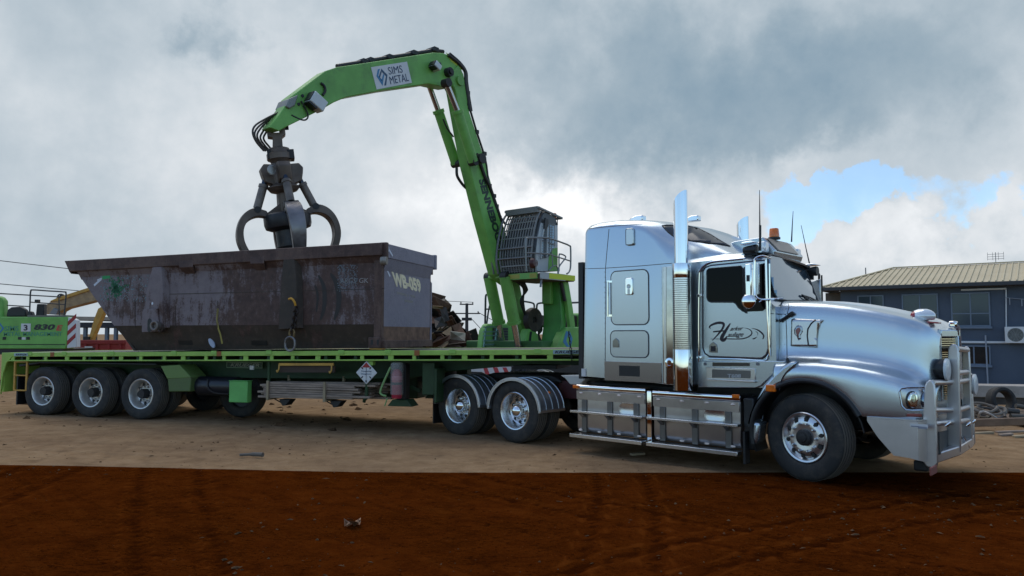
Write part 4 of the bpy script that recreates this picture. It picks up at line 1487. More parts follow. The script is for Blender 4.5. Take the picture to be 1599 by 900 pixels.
def rusty_bin():
    t = thing('scrap_bin', 'big rusty purple grey steel scrap bin with a raked end standing on the trailer', 'scrap bin', TL)
    SIDE, END, RIM, BASE = bin_mats()
    P = lambda px, py, y=-1.2: TL.at(px, py, y=y)
    zt0, zt1 = 3.365, 3.49           # rim height at raked end / square end
    xe = 6.64
    def zrim(x): return zt0 + (zt1 - zt0) * (x + .71) / 7.4
    yN, yF = -1.13, 1.08
    # plates
    for y, nm in ((yN, 'side_panel'), (yF, 'side_panel')):
        s = -1 if y < 0 else 1
        MB().prism([(-.62, zrim(-.6) - .12), (.52, 1.99), (xe, 2.0), (xe, zrim(xe) - .12)], y - .03 if s < 0 else y, y if s < 0 else y + .03).build(nm, SIDE, t)
        yb = y + .13 * -s
        MB().rings([[(.52, y + .03 * s, 1.988), (.96, yb, 1.475), (.96, yb - .06 * s, 1.475), (.52, y - .03 * s, 1.988)], [(xe, y + .03 * s, 1.998), (xe, yb, 1.565), (xe, yb - .06 * s, 1.565), (xe, y - .03 * s, 1.998)]]).build('base_band', BASE, t)
    MB().rings([[(-.70, y, zrim(-.7) - .02), (.93, y * .9, 1.475), (.99, y * .9, 1.475), (-.60, y, zrim(-.6) - .02)] for y in (yN - .031, yF + .031)]).build('raked_end_plate', BASE, t)
    MB().box(.97, xe - .06, -1.0, .95, 1.60, 1.64).build('floor_plate', BASE, t)
    endp = MB().box(xe - .05, xe, yN + .001, yF - .001, 1.96, zrim(xe) - .1).build('end_panel', END, t)
    MB().box(xe - .05, xe + .004, yN + .02, yF - .02, 1.70, 1.96).build('end_rust_band', mat('orange brown rust', (.17, .095, .06), .8, vary=.35, dirt=.4, dirtcol=(.07, .035, .025), scale=6), t)
    MB().box(xe - .08, xe + .06, yN + .0, yF, 1.56, 1.70).build('end_sill', RIM, t, bevel=.01)
    # rim beams (hollow box sections round the top)
    for y in (yN - .075, yF + .075):
        MB().rings([[(x, y - .075, zrim(x) - .235), (x, y + .075, zrim(x) - .235), (x, y + .075, zrim(x)), (x, y - .075, zrim(x))] for x in (-.60, xe + .05)]).build('top_rim', RIM, t, bevel=.015)
        # lower flange drops inward
        MB().rings([[(x, y - .03, zrim(x) - .236), (x, y + .074, zrim(x) - .236), (x, y + .074, zrim(x) - .40)] for x in (-.42, xe)]).build('rim_gusset', RIM if y > 0 else SIDE, t)
    MB().prism([(-.74, zrim(-.7) - .0), (-.601, zrim(-.6)), (-.601, zrim(-.6) - .235), (-.55, zrim(-.6) - .28)], yN - .14, yF + .14).build('lip', RIM, t)
    MB().box(xe - .02, xe + .10, yN + .0, yF - .0, zrim(xe) - .27, zrim(xe) - .005).build('end_rim', END, t, bevel=.012)
    MB().rings([[(xe + .004, y, zrim(xe) - .28), (xe + .085, y, zrim(xe) - .272), (xe + .004, y, zrim(xe) - .50)] for y in (yN + .03, yF - .03)]).build('end_rim_gusset', END, t)
    for y in (yN - .08, yF + .0):
        MB().box(xe - .02, xe + .12, y, y + .09, zrim(xe) - .30, zrim(xe) + .012).build('corner_post_cap', END if y > 0 else RIM, t, bevel=.012)
    MB().cyl((xe + .02, yN - .10, zrim(xe) - .33), (xe + .13, yN - .08, zrim(xe) - .33), .075, 14).build('corner_pin', mat('pale dented pin', (.30, .28, .25), .6, .3, dirt=.5), t)
    MB().rings([[(xe - .14, yN - .055, z), (xe + .012, yN - .055, z), (xe + .012, yN + .06, z), (xe - .14, yN - .029, z)] for z in (1.72, zrim(xe) - .24)]).build('corner_post', RIM, t, bevel=.01)
    MB().box(xe - .24, xe + .012, yN - .07, yN + .12, 1.56, 1.76).build('corner_casting', RIM, t, bevel=.015)
    ch = MB()
    for x, w_ in ((xe - .16, .05), (xe - .04, .04)):
        ch.prism(rrect(x - w_ / 2, x + w_ / 2, 1.62, 1.72, .018, 3), yN - .074, yN - .0705)
    ch.build('casting_hole', BLACK, t)
    MB().box(xe - .22, xe + .03, yN - .05, yN + .1, 1.535, 1.558).build('packing_block', YEL, t)
    # far post seen past the end panel
    MB().prism([(xe - .35, 1.7), (xe + .0, 1.7), (xe + .0, 2.9), (xe - .1, 3.05)], yF + .031, yF + .10).build('corner_post', END, t)
    # ribs on the near side
    def ribpoly(pts): return [(q.x, q.z) for q in (P(*p, y=yN - .10) for p in pts)]
    def rib(pts, name, m_):
        outer = ribpoly(pts)
        c = sum((Vector((a, 0, b)) for a, b in outer), Vector()) / len(outer)
        base = [(a + (.07 if a > c.x else -.07), b) for a, b in outer]
        return MB().rings([[(a, yN - .031, b) for a, b in base], [(a, yN - .15, b) for a, b in outer]]).build(name, m_, t, bevel=.01)
    rib([(241, 418), (254, 417), (257, 450), (257, 512), (226, 514), (232, 455)], 'side_rib', SIDE)
    rib([(445, 406), (461, 405), (465, 440), (466, 513), (437, 515), (441, 455)], 'side_rib', BASE)
    # hook plate
    hp = MB().prism([(q.x, q.z) for q in (P(*p, y=yN - .16) for p in ((224, 487), (226, 483), (247, 482), (249, 500), (249, 518), (223, 519)))], yN - .19, yN - .151).build('hook_plate', SIDE, t, bevel=.008)
    q = P(233, 507, yN - .2)
    MB().prism(rrect(q.x - .05, q.x + .05, q.z - .15, q.z + .12, .05), yN - .1935, yN - .191).build('hook_slot', BLACK, hp)
    q = P(242, 509, yN - .22)
    MB().lathe([(.10, .04), (.10, -.05), (.08, -.06), (.06, -.05), (.055, .0), (0, 0)], (q.x, yN - .20, q.z), 'y', 20).build('pivot_boss', mat('rubbed steel', (.20, .17, .15), .5, .5, dirt=.4), hp)
    MB().lathe([(.11, .05), (.11, -.03), (.0, -.03)], (P(250, 511, yN - .12).x, yN - .12, P(250, 511, yN).z), 'y', 20).build('pivot_boss', BASE, hp)
    # rim brackets
    for px in (291, 402):
        a = P(px - 11, 0, yN - .15); 
        x0, x1 = P(px - 11, 412, yN - .15).x, P(px + 11, 412, yN - .15).x
        z = zrim(x0) - .27
        MB().rings([[(x0, yN - .151, z + .14), (x1, yN - .151, z + .14), (x1, yN - .165, z), (x0, yN - .165, z)], [(x0 + .05, yN - .031, z + .05), (x1 - .05, yN - .031, z + .05), (x1 - .05, yN - .031, z - .12), (x0 + .05, yN - .031, z - .12)]]).build('rim_bracket', RIM, t, bevel=.006)
    # fork pockets
    fp = MB()
    for a, b in ((281, 303), (395, 419)):
        x0, x1 = P(a, 538, -1.0).x, P(b, 538, -1.0).x
        fp.rings([[(x0, -1.035, 1.60), (x1, -1.035, 1.60), (x1, -1.065, 1.69), (x0, -1.065, 1.69)], [(x0, -.98, 1.60), (x1, -.98, 1.60), (x1, -.98, 1.69), (x0, -.98, 1.69)]])
    fp.build('fork_pocket', BLACK, t)
    # seams
    sm = MB()
    for a, b in (((210, 461), (600, 451)), ((211, 470), (211, 512)), ((274, 478), (274, 512)), ((340, 470), (340, 512))):
        A, B_ = P(*a, y=yN - .032), P(*b, y=yN - .032)
        sm.bar(A, B_, .010, .008, (0, 1, 0))
    sm.build('weld_seam', BASE, t)
    # paint marks
    white = mat('chalk white paint', (.62, .64, .70), .7)
    def stroke(pts, r, m_, name, y=yN - .033, fr=None):
        P3 = [TL.at(*p, y=y) for p in pts]
        mb = MB()
        for a, b in zip(P3, P3[1:]):
            mb.bar(a, b, r, .004, (0, 1, 0))
        return mb.build(name, m_, t, smooth=0)
    rnd = random.Random(8)
    gm, g, b = pbsdf('green spray paint')
    tc = g.new('ShaderNodeTexCoord').outputs['Object']
    b.inputs['Base Color'].default_value = (.02, .14, .06, 1); b.inputs['Roughness'].default_value = .6
    sp = MB()
    for k in range(260):
        a, d = rnd.uniform(0, 6.28), abs(rnd.gauss(0, 1))
        px, py = 181 + math.cos(a) * d * 7, 450 + math.sin(a) * d * 9
        if py > 468 or py < 431: continue
        q = P(px, py, yN - .0325)
        s = rnd.uniform(.008, .028)
        sp.prism([(q.x + s * math.cos(u) * rnd.uniform(.6, 1.2), q.z + s * math.sin(u)) for u in (0, 1.2, 2.4, 3.7, 5)], yN - .036, yN - .0315)
    sp.build('green_spray_mark', gm, t, smooth=0)['kind'] = 'stuff'
    sp = MB()
    for k in range(420):
        px, py = rnd.uniform(157, 236), rnd.uniform(430, 471)
        if rnd.random() < (px - 157) / 150: continue
        q = P(px, py, yN - .0325)
        s = rnd.uniform(.004, .014)
        sp.prism([(q.x + s * math.cos(u), q.z + s * math.sin(u) * rnd.uniform(.6, 2)) for u in (0, 1.5, 3, 4.5)], yN - .0345, yN - .0312)
    sp.build('chalk_speckle', mat('pale blue green chalk', (.20, .27, .29), .7), t, smooth=0)['kind'] = 'stuff'
    stroke([(147, 446), (158, 436)], .045, white, 'white_arrow'); stroke([(152, 438), (159, 435)], .035, white, 'white_arrow')
    stroke([(160, 434), (172, 432)], .07, mat('green spray light', (.03, .32, .10), .6), 'green_dash')
    stroke([(340, 482), (339, 500), (341, 514), (344, 522), (347, 537)], .035, mat('mustard paint line', (.30, .24, .05), .7), 'yellow_line')
    q = P(331, 536, -1.06)
    MB().prism([(q.x + .075 * math.cos(a) - .02 * math.sin(a), q.z + .085 * math.sin(a) - .04 * math.cos(a)) for a in (k * .45 for k in range(14))], -1.075, -1.05).build('white_blot', mat('pale blot', (.40, .44, .55), .6), t, smooth=0)
    q = P(238, 474, yN - .151)
    MB().prism([(q.x + .022 * math.cos(a), q.z + .03 * math.sin(a)) for a in (k * .7 for k in range(9))], yN - .154, yN - .1505).build('white_blot', white, t, smooth=0)
    # curved dark scrape marks
    scr = mat('dark bare scrape', (.018, .011, .010), .5)
    for pts, r_ in (([(516, 427), (524, 440), (529, 460), (528, 480), (522, 500)], .11), ([(497, 430), (505, 446), (507, 466), (505, 486), (500, 500)], .09), ([(492, 445), (496, 462), (494, 488)], .05)):
        P3 = spline([TL.at(*p, y=yN - .0325) for p in pts], 5)
        mb = MB()
        n = len(P3)
        L, Rr = [], []
        for i, p in enumerate(P3):
            d = (P3[min(i + 1, n - 1)] - P3[max(i - 1, 0)]).normalized()
            s = Vector((d.z, 0, -d.x)) * r_ * .5 * math.sin(math.pi * (i + .6) / (n + .2)) ** .5 * (1 + .15 * noise.noise((i, r_ * 90, 0)))
            L.append(p + s); Rr.append(p - s)
        mb.add(L + Rr, [(i, i + 1, n + i + 1, n + i) for i in range(n - 1)])
        mb.build('scrape_mark', scr, t, smooth=0)
    # hand chalked letters on the side
    a, b_, c = P(568, 442.5, yN - .033), P(574, 442, yN - .033), P(568, 436, yN - .033)
    pk = mat('faint chalk letters', (.33, .29, .27), .7)
    letters(MB(), 'GK', P(561, 442, yN - .033), P(575, 442, yN - .033), P(561, 434.5, yN - .033), .1, .0).build('chalk_letters', pk, t, smooth=0)
    letters(MB(), 'ARGS', P(531, 443, yN - .033), P(556, 442.5, yN - .033), P(531, 435, yN - .033), .1, 0.).build('chalk_letters', mat('fainter chalk letters', (.23, .23, .23), .7), t, smooth=0)
    sp = MB()
    for k in range(260):
        px, py = rnd.uniform(527, 559), rnd.uniform(414, 455)
        q = P(px, py, yN - .0325); s = rnd.uniform(.005, .013)
        sp.prism([(q.x + s * math.cos(u), q.z + s * math.sin(u)) for u in (0, 1.5, 3, 4.5)], yN - .0345, yN - .0312)
    sp.build('chalk_speckle', mat('blue grey speckle', (.17, .20, .225), .7), t, smooth=0)['kind'] = 'stuff'
    # lettering on the end panel
    E = lambda px, py: TL.at(px, py, x=xe + .002)
    cream = mat('cream stencil lettering', (.78, .68, .46), .65, vary=.12, dirt=.05, dirtcol=(.2, .18, .2))
    letters(MB(), 'WB-059', E(615, 447.5), E(658.5, 458), E(611, 424), 0, .05, (1, 0, 0)).build('lettering', cream, t, smooth=0)
    sm_ = mat('faint cream lettering', (.36, .33, .27), .7)
    sp = MB(); rnd = random.Random(2)          # two small worn lines, no longer legible
    for (u0, v0), (u1, v1), n in (((620, 455.5), (649, 461.5), 15), ((632, 467.5), (645, 470), 7)):
        for k in range(n):
            if n == 15 and k in (8, 10): continue
            f = (k + .1) / n
            for dx in (0, .45):
                A = E(u0 + (u1 - u0) * (f + dx / n), v0 + (v1 - v0) * f + rnd.uniform(0, .8))
                B_ = A - Vector((0, 0, rnd.uniform(.03, .055)))
                sp.bar(A, B_, .010, .003, (1, 0, 0))
            if rnd.random() < .6:
                A = E(u0 + (u1 - u0) * f, v0 + (v1 - v0) * f + rnd.choice((.3, 1.4, 2.6)))
                sp.bar(A, A + Vector((0, .035, 0)), .009, .003, (1, 0, 0))
    sp.build('worn_small_lettering', sm_, t, smooth=0)['kind'] = 'stuff'
    for pts in ([(604, 386), (607, 386), (606, 393)], [(605, 386), (613, 400)], [(596, 424), (601, 407), (606, 412)], [(600, 412), (609, 432)], [(671, 422), (676, 410), (678, 420)]):
        mb = MB()
        P3 = [TL.at(*p, x=(xe + .104 if p[1] < 402 else xe + .003)) for p in pts]
        for u, v in zip(P3, P3[1:]):
            mb.bar(u, v, .042, .005, (1, 0, 0))
        mb.build('white_arrow', white, t, smooth=0)

    # orange hook and chain hanging from the rib
    q = P(458, 470, yN - .19)
    yk = yN - .20
    c = thing('lifting_chain', 'rusty lifting chain with a yellow shackle and long ring hanging on the bin side', 'chain', TL)
    MB().tube(spline([(q.x - .09, yk, q.z + .035), (q.x - .01, yk - .03, q.z + .04), (q.x + .05, yk - .03, q.z - .02), (q.x + .06, yk, q.z - .10)], 5), .021, 8).build('shackle', mat('orange yellow shackle', (.62, .30, .03), .45, dirt=.3), c)
    zt, zb = q.z - .12, P(452, 518, yk).z
    n = 7
    mb = MB()
    for k in range(n):
        z = zt + (zb - zt) * (k + .5) / n
        x = q.x + .07 - .08 * k / n
        h = abs(zt - zb) / n * .72
        if k % 2:
            mb.tube([(x + math.cos(a) * .045, yk, z + math.sin(a) * h) for a in (2 * math.pi * j / 12 for j in range(13))], .019, 6, False)
        else:
            mb.tube([(x, yk + math.cos(a) * .045, z + math.sin(a) * h) for a in (2 * math.pi * j / 12 for j in range(13))], .019, 6, False)
    mb.build('chain_links', mat('dark rusty chain', (.045, .032, .026), .55, .5), c)
    MB().tube([(q.x - .01 + math.cos(a) * .05, yk, zb - .04 + math.sin(a) * .09) for a in (2 * math.pi * j / 12 for j in range(13))], .022, 6, False).build('brass_link', mat('brassy link', (.20, .13, .055), .5, .5), c)
    z0, z1 = zb - .10, P(452, 548, yk).z
    xr = P(454.5, 533, yk).x
    r_ = .105
    ring = arc(xr, z0 - r_, r_, 0, 180, 8) + arc(xr, z1 + r_, r_, 180, 360, 8)
    ring.append(ring[0])
    MB().tube([(a, yk - .03, b) for a, b in ring], .022, 8, False).build('long_ring', WORN, c)
    return t


rusty_bin()

# ================================================================== PRIME MOVER
def prime_mover():
    t = thing('semi_truck', 'silver conventional prime mover with sleeper, bull bar and chrome stacks', 'truck', TR)
    f = TR
    P = lambda px, py, y: f.at(px, py, y=y)

    # ---- frame
    MB().box(-2.05, 6.0, -.46, -.36, .72, 1.02).box(-2.05, 6.0, .36, .46, .72, 1.02).box(-2.05, -1.98, -.36, .36, .74, 1.0).box(.9, 1.0, -.36, .36, .74, 1.0).build('chassis', REDCH, t, bevel=.01)
    MB().box(3.1, 6.0, -.7, .7, .62, 1.2).box(1.2, 3.1, -.8, .8, .55, 1.06).build('underbody', DARK, t, bevel=.03)
    MB().prism([(-1.15, 1.10), (.25, 1.10), (.45, 1.02), (.45, .98), (-1.5, .98), (-1.5, 1.02)], -.5, .5).build('fifth_wheel', DARK, t, bevel=.02)
    MB().prism([(.75, 1.14), (1.28, 1.16), (1.28, 1.12), (1.15, 1.0), (.95, 1.0), (.85, 1.09)], -.9, -.3).build('deck_plate', PALE, t, bevel=.015)
    MB().box(.95, 1.15, -.6, .6, .60, 1.0).build('air_tank', DARK, t, bevel=.03)

    # ---- wheels
    for x in (0., -1.378):
        MB().cyl((x, -.95, .525), (x, .95, .525), .09, 14).build('axle', DARK, t)
        MB().ball((x, 0, .525), .24, 14).build('differential', DARK, t, smooth=60)
    outer = wheel(t, .525, .285, True, True)
    inner = wheel(t, .525, .285, True, True, False)
    k = 0
    for x in (0., -1.378):
        for y, src, rz in ((-1.075, outer, 0), (-.745, inner, 0), (.745, inner, math.pi), (1.075, outer, math.pi)):
            w = src if (x == 0 and y < 0) else copy_tree(src, t)
            place(w, x, y, .525, rz)
            w.rotation_euler[1] = .3 if x else 0.
    MB().cyl((4.86, -.95, .53), (4.86, .95, .53), .07, 12).build('axle', DARK, t)
    sw = wheel(t, .535, .305, False, False, True, mat('satin alloy steer rim', (.66, .66, .66), .30, .95))
    place(sw, 4.86, -1.055, .535, -R(13))
    sw2 = copy_tree(sw, t)
    place(sw2, 4.86, 1.055, .535, math.pi - R(13))

    # ---- rear mudguards
    for x in (0., -1.378):
        for s in (-1, 1):
            g = MB()
            r0, r1 = .578, .590
            ang = [4 + 172 * i / 26 for i in range(27)]
            def pt(r, a, y): return (x + .02 + r * math.cos(R(a)), y, .545 + r * math.sin(R(a)) * .90)
            g.rings([[pt(r0, a, s * 1.245), pt(r1, a, s * 1.245), pt(r1, a, s * .60), pt(r0, a, s * .60)] for a in ang])
            mg = g.build('mudguard', GUARD, t, smooth=40)
            e = MB()
            for yy, w_ in ((1.235, .030), (1.08, .008), (.92, .008), (.76, .008), (.615, .014)):
                e.rings([[pt(r1 - .004 + (.0 if w_ > .02 else .001), a, s * (yy + w_)), pt(r1 + (.022 if w_ > .02 else .009), a, s * (yy + w_ * .6)), pt(r1 + (.022 if w_ > .02 else .009), a, s * (yy - w_ * .6)), pt(r1 - .004, a, s * (yy - w_))] for a in ang])
            e.rings([[pt(r0 - .03, a, s * 1.262), pt(r1 + .02, a, s * 1.262), pt(r1 + .02, a, s * 1.248), pt(r0 - .03, a, s * 1.248)] for a in ang])
            e.build('guard_rib', mat('bright guard edge', (.50, .52, .55), .3, .9), mg, smooth=40)
            for a in (4, 176):
                q = pt(r0, a, 0)
                MB().box(q[0] - .025, q[0] + .025, min(s * 1.262, s * .6), max(s * 1.262, s * .6), q[2] - .05, q[2] + .002).build('guard_end', mat('bright guard edge', (.5, .52, .55)), mg, bevel=.006)
            if s < 0 and x == 0:
                q = pt(r1, 34, -.9)
                MB().ball(q, .028, 10).build('amber_lamp', AMBER, mg, smooth=60)
        MB().cyl((x + .35, -.62, .98), (x + .35, .62, .98), .03, 10).build('guard_bracket', DARK, t)
    MB().box(-2.02, -1.995, -1.22, -.62, .16, .72).build('mud_flap', BLACK, t)
    MB().box(-2.02, -1.995, .62, 1.22, .16, .72).build('mud_flap', BLACK, t)

    # ---- sleeper: lofted body with a swept roof
    def section(x, w, z0, z1, rx, rz, n=7, tuck=.0):
        """closed ring: flat sides, elliptical roof shoulders"""
        pts = [(x, -w, z0)]
        for i in range(n + 1):
            a = math.pi - (math.pi / 2) * i / n
            pts.append((x, -(w - rx) + rx * math.cos(a), z1 - rz + rz * math.sin(a)))
        pts.append((x, 0, z1 + .02))
        for i in range(n + 1):
            a = math.pi / 2 - (math.pi / 2) * i / n
            pts.append((x, (w - rx) + rx * math.cos(a), z1 - rz + rz * math.sin(a)))
        pts.append((x, w, z0))
        return [(px_ + max(0., z_ - 2.85) * .11 * max(0., (1.8 - x) / .4), y_, z_) for px_, y_, z_ in pts]
    sec = [(1.42, 1.13, 1.18, 3.44, .12, .12), (1.435, 1.18, 1.17, 3.51, .15, .12), (1.50, 1.197, 1.165, 3.545, .17, .12), (1.70, 1.2, 1.16, 3.568, .19, .13), (2.05, 1.2, 1.15, 3.573, .21, .14), (2.40, 1.2, 1.14, 3.545, .25, .17),
           (2.58, 1.2, 1.13, 3.525, .32, .22), (2.72, 1.2, 1.12, 3.505, .40, .32), (2.84, 1.2, 1.115, 3.48, .48, .45), (2.95, 1.2, 1.11, 3.455, .56, .56), (3.05, 1.195, 1.10, 3.43, .62, .60), (3.075, 1.13, 1.10, 3.41, .62, .62), (3.08, .8, 1.2, 3.35, .4, .5)]
    sleeper = MB().rings([section(*s) for s in sec]).build('sleeper', SILVER, t, smooth=42)
    fair = [(2.90, 1.08, 2.75, 3.46, .62, .48), (3.06, 1.07, 2.75, 3.425, .66, .46), (3.2, 1.05, 2.75, 3.375, .70, .42), (3.35, 1.03, 2.75, 3.30, .74, .36), (3.5, 1.02, 2.75, 3.215, .78, .28), (3.65, 1.01, 2.75, 3.12, .8, .2), (3.8, 1.0, 2.75, 3.03, .8, .14), (3.95, .98, 2.75, 2.95, .8, .1)]
    fairing = MB().rings([section(*s) for s in fair]).build('roof_fairing', SILVER, t, smooth=50)
    # ---- cab: lofted across its width
    def cabprof(y, x_back=3.04):
        a = abs(y)
        k = min(1., a / 1.1)
        roof = 2.955 - .02 * k ** 2 - (.10 * max(0, (a - .95) / .15) ** 1.5 if a > .95 else 0)
        xw1 = 4.205 - .105 * y + .02 * (1 - k * k) - (.03 * max(0, (a - .95) / .15) if a > .95 else 0)
        xw0 = 4.35 - .05 * y + .02 * (1 - k * k) - (.04 * max(0, (a - .95) / .15) if a > .95 else 0)
        return [(x_back, y, 1.12), (x_back, y, 2.2), (x_back, y, roof - .01), (3.6, y, roof + .01), (xw1 - .32, y, roof), (xw1 - .14, y, roof - .03), (xw1 - .04, y, roof - .09), (xw1, y, 2.80), (xw0, y, 2.26), (4.47, y, 2.18), (4.47, y, 1.45), (4.40, y, 1.12)]
    ys = [-1.1, -1.08, -1.04, -.98, -.85, -.6, -.3, 0, .3, .6, .85, .98, 1.04, 1.08, 1.1]
    cab = MB().rings([cabprof(y) for y in ys]).build('cab', SILVER, t, smooth=42)
    # cowl below the windscreen
    MB().box(1.305, 1.40, -1.14, 1.14, 1.12, 2.96).build('rear_bulkhead', BLACK, t, bevel=.01)

    # ---- hood with fenders
    def zt(x): return interp(x, [(4.4, 2.275), (4.7, 2.265), (5.0, 2.245), (5.3, 2.205), (5.6, 2.145), (5.85, 2.08), (6.0, 2.03), (6.1, 1.985), (6.18, 1.92), (6.24, 1.83)])
    def wd(x): return interp(x, [(4.4, .99), (5.0, .965), (5.5, .935), (5.85, .90), (6.0, .87), (6.1, .82), (6.18, .73), (6.24, .56)])
    def zf(x): return interp(x, [(4.4, 1.45), (4.7, 1.475), (5.0, 1.475), (5.4, 1.44), (5.7, 1.385), (5.9, 1.33), (6.05, 1.27), (6.18, 1.21), (6.24, 1.18)])
    def yo(x): return interp(x, [(4.4, 1.20), (5.8, 1.205), (5.95, 1.19), (6.05, 1.15), (6.12, 1.08), (6.18, .96), (6.24, .78)])
    def zb(x):
        d = x - 4.86
        base = .84
        r_ = .705
        arch = .54 + math.sqrt(max(0, r_ * r_ - d * d)) if abs(d) < r_ else 0
        return max(base, arch)
    def interp(x, tab):
        if x <= tab[0][0]: return tab[0][1]
        for (a, b), (c, d) in zip(tab, tab[1:]):
            if x <= c:
                u = (x - a) / (c - a)
                return b + (d - b) * u
        return tab[-1][1]
    def hsec(x):
        w, top, fz, y_, b = wd(x), zt(x), zf(x), yo(x), zb(x)
        b = min(b, fz - .16)
        half = [(y_ - .012, b), (y_, b + .02), (y_ + .004, (b + fz - .10) / 2), (y_, fz - .10), (y_ - .03, fz - .035), (y_ - .085, fz + .0),
                (max(w + .07, y_ - .18), fz + .03), (w + .025, fz + .085), (w + .004, fz + .18), (w - .004, (fz + top) / 2 + .05), (w - .014, top - .18), (w - .040, top - .085), (w - .10, top - .030), (w - .22, top - .008), (w * .42, top + .004), (w * .18, top + .01)]
        return [(x, -a, z) for a, z in half] + [(x, 0, top + .022)] + [(x, a, z) for a, z in half[::-1]]
    xs = [4.46 + .055 * i for i in range(31)]
    xs = [x for x in xs if x < 6.05] + [6.05, 6.09, 6.13, 6.165, 6.195, 6.22, 6.24]
    hood = MB().rings([hsec(x) for x in xs], closed=False).build('hood', SILVER, t, smooth=60, sub=1)
    md = hood.modifiers.new('solid', 'SOLIDIFY'); md.thickness = .02; md.offset = -1
    # nose plate behind the grille, closing the front
    MB().prism([(y, z) for y, z in [(-.46, 1.12), (.46, 1.12), (.46, 1.80), (.40, 1.86), (-.40, 1.86), (-.46, 1.80)]], 6.16, 6.2, 'x').build('radiator_core', DARK, t)
    MB().prism([(-1.0, .84), (1.0, .84), (.80, 1.18), (-.80, 1.18)], 6.05, 6.18, 'x').build('nose_lower', SILVER, t, bevel=.04)
    # rear quarter of the fender and step panel
    q = [(1247, 566), (1236, 563), (1222, 571), (1206, 585), (1192, 601), (1181, 622), (1174, 645), (1170, 668), (1167, 692), (1178, 697), (1184, 688), (1187, 660)]
    outl = [(p.x, p.z) for p in (P(a, b, -1.2) for a, b in q)] + arc(4.86, .54, .705, 168, 112, 8)
    for s in (-1, 1):
        y0, y1 = (-1.205, -.93) if s < 0 else (.93, 1.205)
        MB().prism(outl, y0, y1).build('fender_rear', SILVER, t, bevel=.045, seg=3)
        fl = MB().tube([(a, s * 1.205, b) for a, b in arc(4.86, .54, .70, 192, 26, 26)], .032, 10)
        fl.build('arch_trim', BLACK, t)
        MB().rings([[(a, s * 1.19, b), (a, s * .80, b), (a * .985 + .072, s * .80, b * .985), (a * .985 + .072, s * 1.19, b * .985)] for a, b in arc(4.86, .54, .70, 200, 10, 20)]).build('wheel_well', BLACK, t)
        MB().box(4.07, 4.10, s * 1.16 - .11, s * 1.16 + .03, .13, .55).build('mud_flap', BLACK, t)
    MB().tube(spline([P(1247, 566, -1.2), P(1232, 577, -1.213), P(1221, 592, -1.213), P(1217, 610, -1.213)], 5), .006, 6).build('fender_seam', INK, t)
    MB().bar(P(1229, 560, -1.12), P(1235, 575, -1.18), .03, .03).build('hood_latch', BLACK, t, bevel=.006)
    step = [(1090, 564), (1228, 564), (1226, 566), (1217, 574), (1208, 584), (1196, 595), (1188, 603), (1180, 606), (1090, 605)]
    sp = MB().prism([(p.x, p.z) for p in (P(a, b, -1.13) for a, b in step)], -1.135, -.8).build('step_panel', SILVER, t, bevel=.025, seg=3)
    st = [(1103, 573), (1180, 576), (1180, 594), (1103, 593)]
    MB().prism([(p.x, p.z) for p in (P(a, b, -1.14) for a, b in st)], -1.150, -1.1355).build('step_well', ALU, sp, bevel=.006)
    st = [(1112, 577), (1172, 579), (1172, 591), (1112, 590)]
    MB().prism([(p.x, p.z) for p in (P(a, b, -1.15) for a, b in st)], -1.1535, -1.1505).build('step_recess', mat('dull recess', (.17, .16, .15), .4, .8), sp)
    MB().box(P(1103, 593, -1.15).x, P(1180, 594, -1.15).x, -1.19, -1.1505, P(1103, 594, -1.15).z, P(1103, 591.5, -1.15).z).build('step_tread', ALU, sp, bevel=.005)
    letters(MB(), 'T608', P(1136, 590, -1.156), P(1157, 590.5, -1.156), P(1136, 584, -1.156), 0, .03).build('lettering', mat('pale cutout letters', (.42, .42, .42), .4), sp, smooth=0)
    MB().prism([(p.x, p.z) for p in (P(a, b, -1.15) for a, b in ((1112, 566), (1170, 567), (1170, 572), (1112, 572)))], -1.143, -1.1365).build('step_plate', mat('dark mirror strip', (.12, .13, .14), .15, .9), sp)
    for px in (1183, 1101):
        p = P(px, 568.5, -1.14)
        MB().cyl((p.x, -1.146, p.z), (p.x, -1.1365, p.z), .022, 12).build('panel_bolt', GREY, sp)

    # ---- surfaces to lay panels on
    hb = bvh_of([hood])
    cb = bvh_of([cab])
    sb = bvh_of([sleeper])
    fb = bvh_of([fairing])

    # windscreen: a raked sheet of its own, just ahead of the cab opening
    class Sheet:
        def ray_cast(self, o, r):
            x = 4.35
            for _ in range(8):
                n = f.ex
                d = (n.dot(f.o - o) + x) / n.dot(r)
                q = f.inv @ (o + r * d)
                u = min(1.1, max(-.1, (q.z - 2.26) / (2.80 - 2.26)))
                k = abs(q.y) / 1.1
                x = (4.35 - .05 * q.y) * (1 - u) + (4.205 - .105 * q.y) * u + .03 * (1 - k * k) + .012
            n = (f.mat.to_3x3() @ Vector((.55, .06 + .10 * q.y, .16))).normalized()
            return o + r * d, n, 0, d
    cb0, cb = cb, Sheet()
    ws = [(1197.5, 401), (1204, 398), (1225, 404), (1245, 413), (1256, 420), (1262, 432), (1270, 455), (1277, 472), (1255, 471), (1228, 470), (1214, 467), (1208, 459), (1203, 440)]
    wsd = panel_on(cb, f, ws, 'windscreen', SCREEN, t, .002, .008, 5)
    seam_on(cb, f, ws, .012, 'screen_rubber', BLACK, wsd, True, .006)
    wp = MB()
    for a, b in (((1249, 462), (1263, 463)), ((1258, 466), (1276, 472)), ((1250, 463), (1268, 470))):
        A = P(*a, -.3); B_ = P(*b, -.1)
        A.x = B_.x = 0
    hitA = [f.inv @ (CAMP + ray(px, py).normalized() * cb.ray_cast(CAMP, ray(px, py).normalized())[3]) for px, py in ((1249, 461), (1262, 465), (1272, 470), (1259, 470), (1253, 466))]
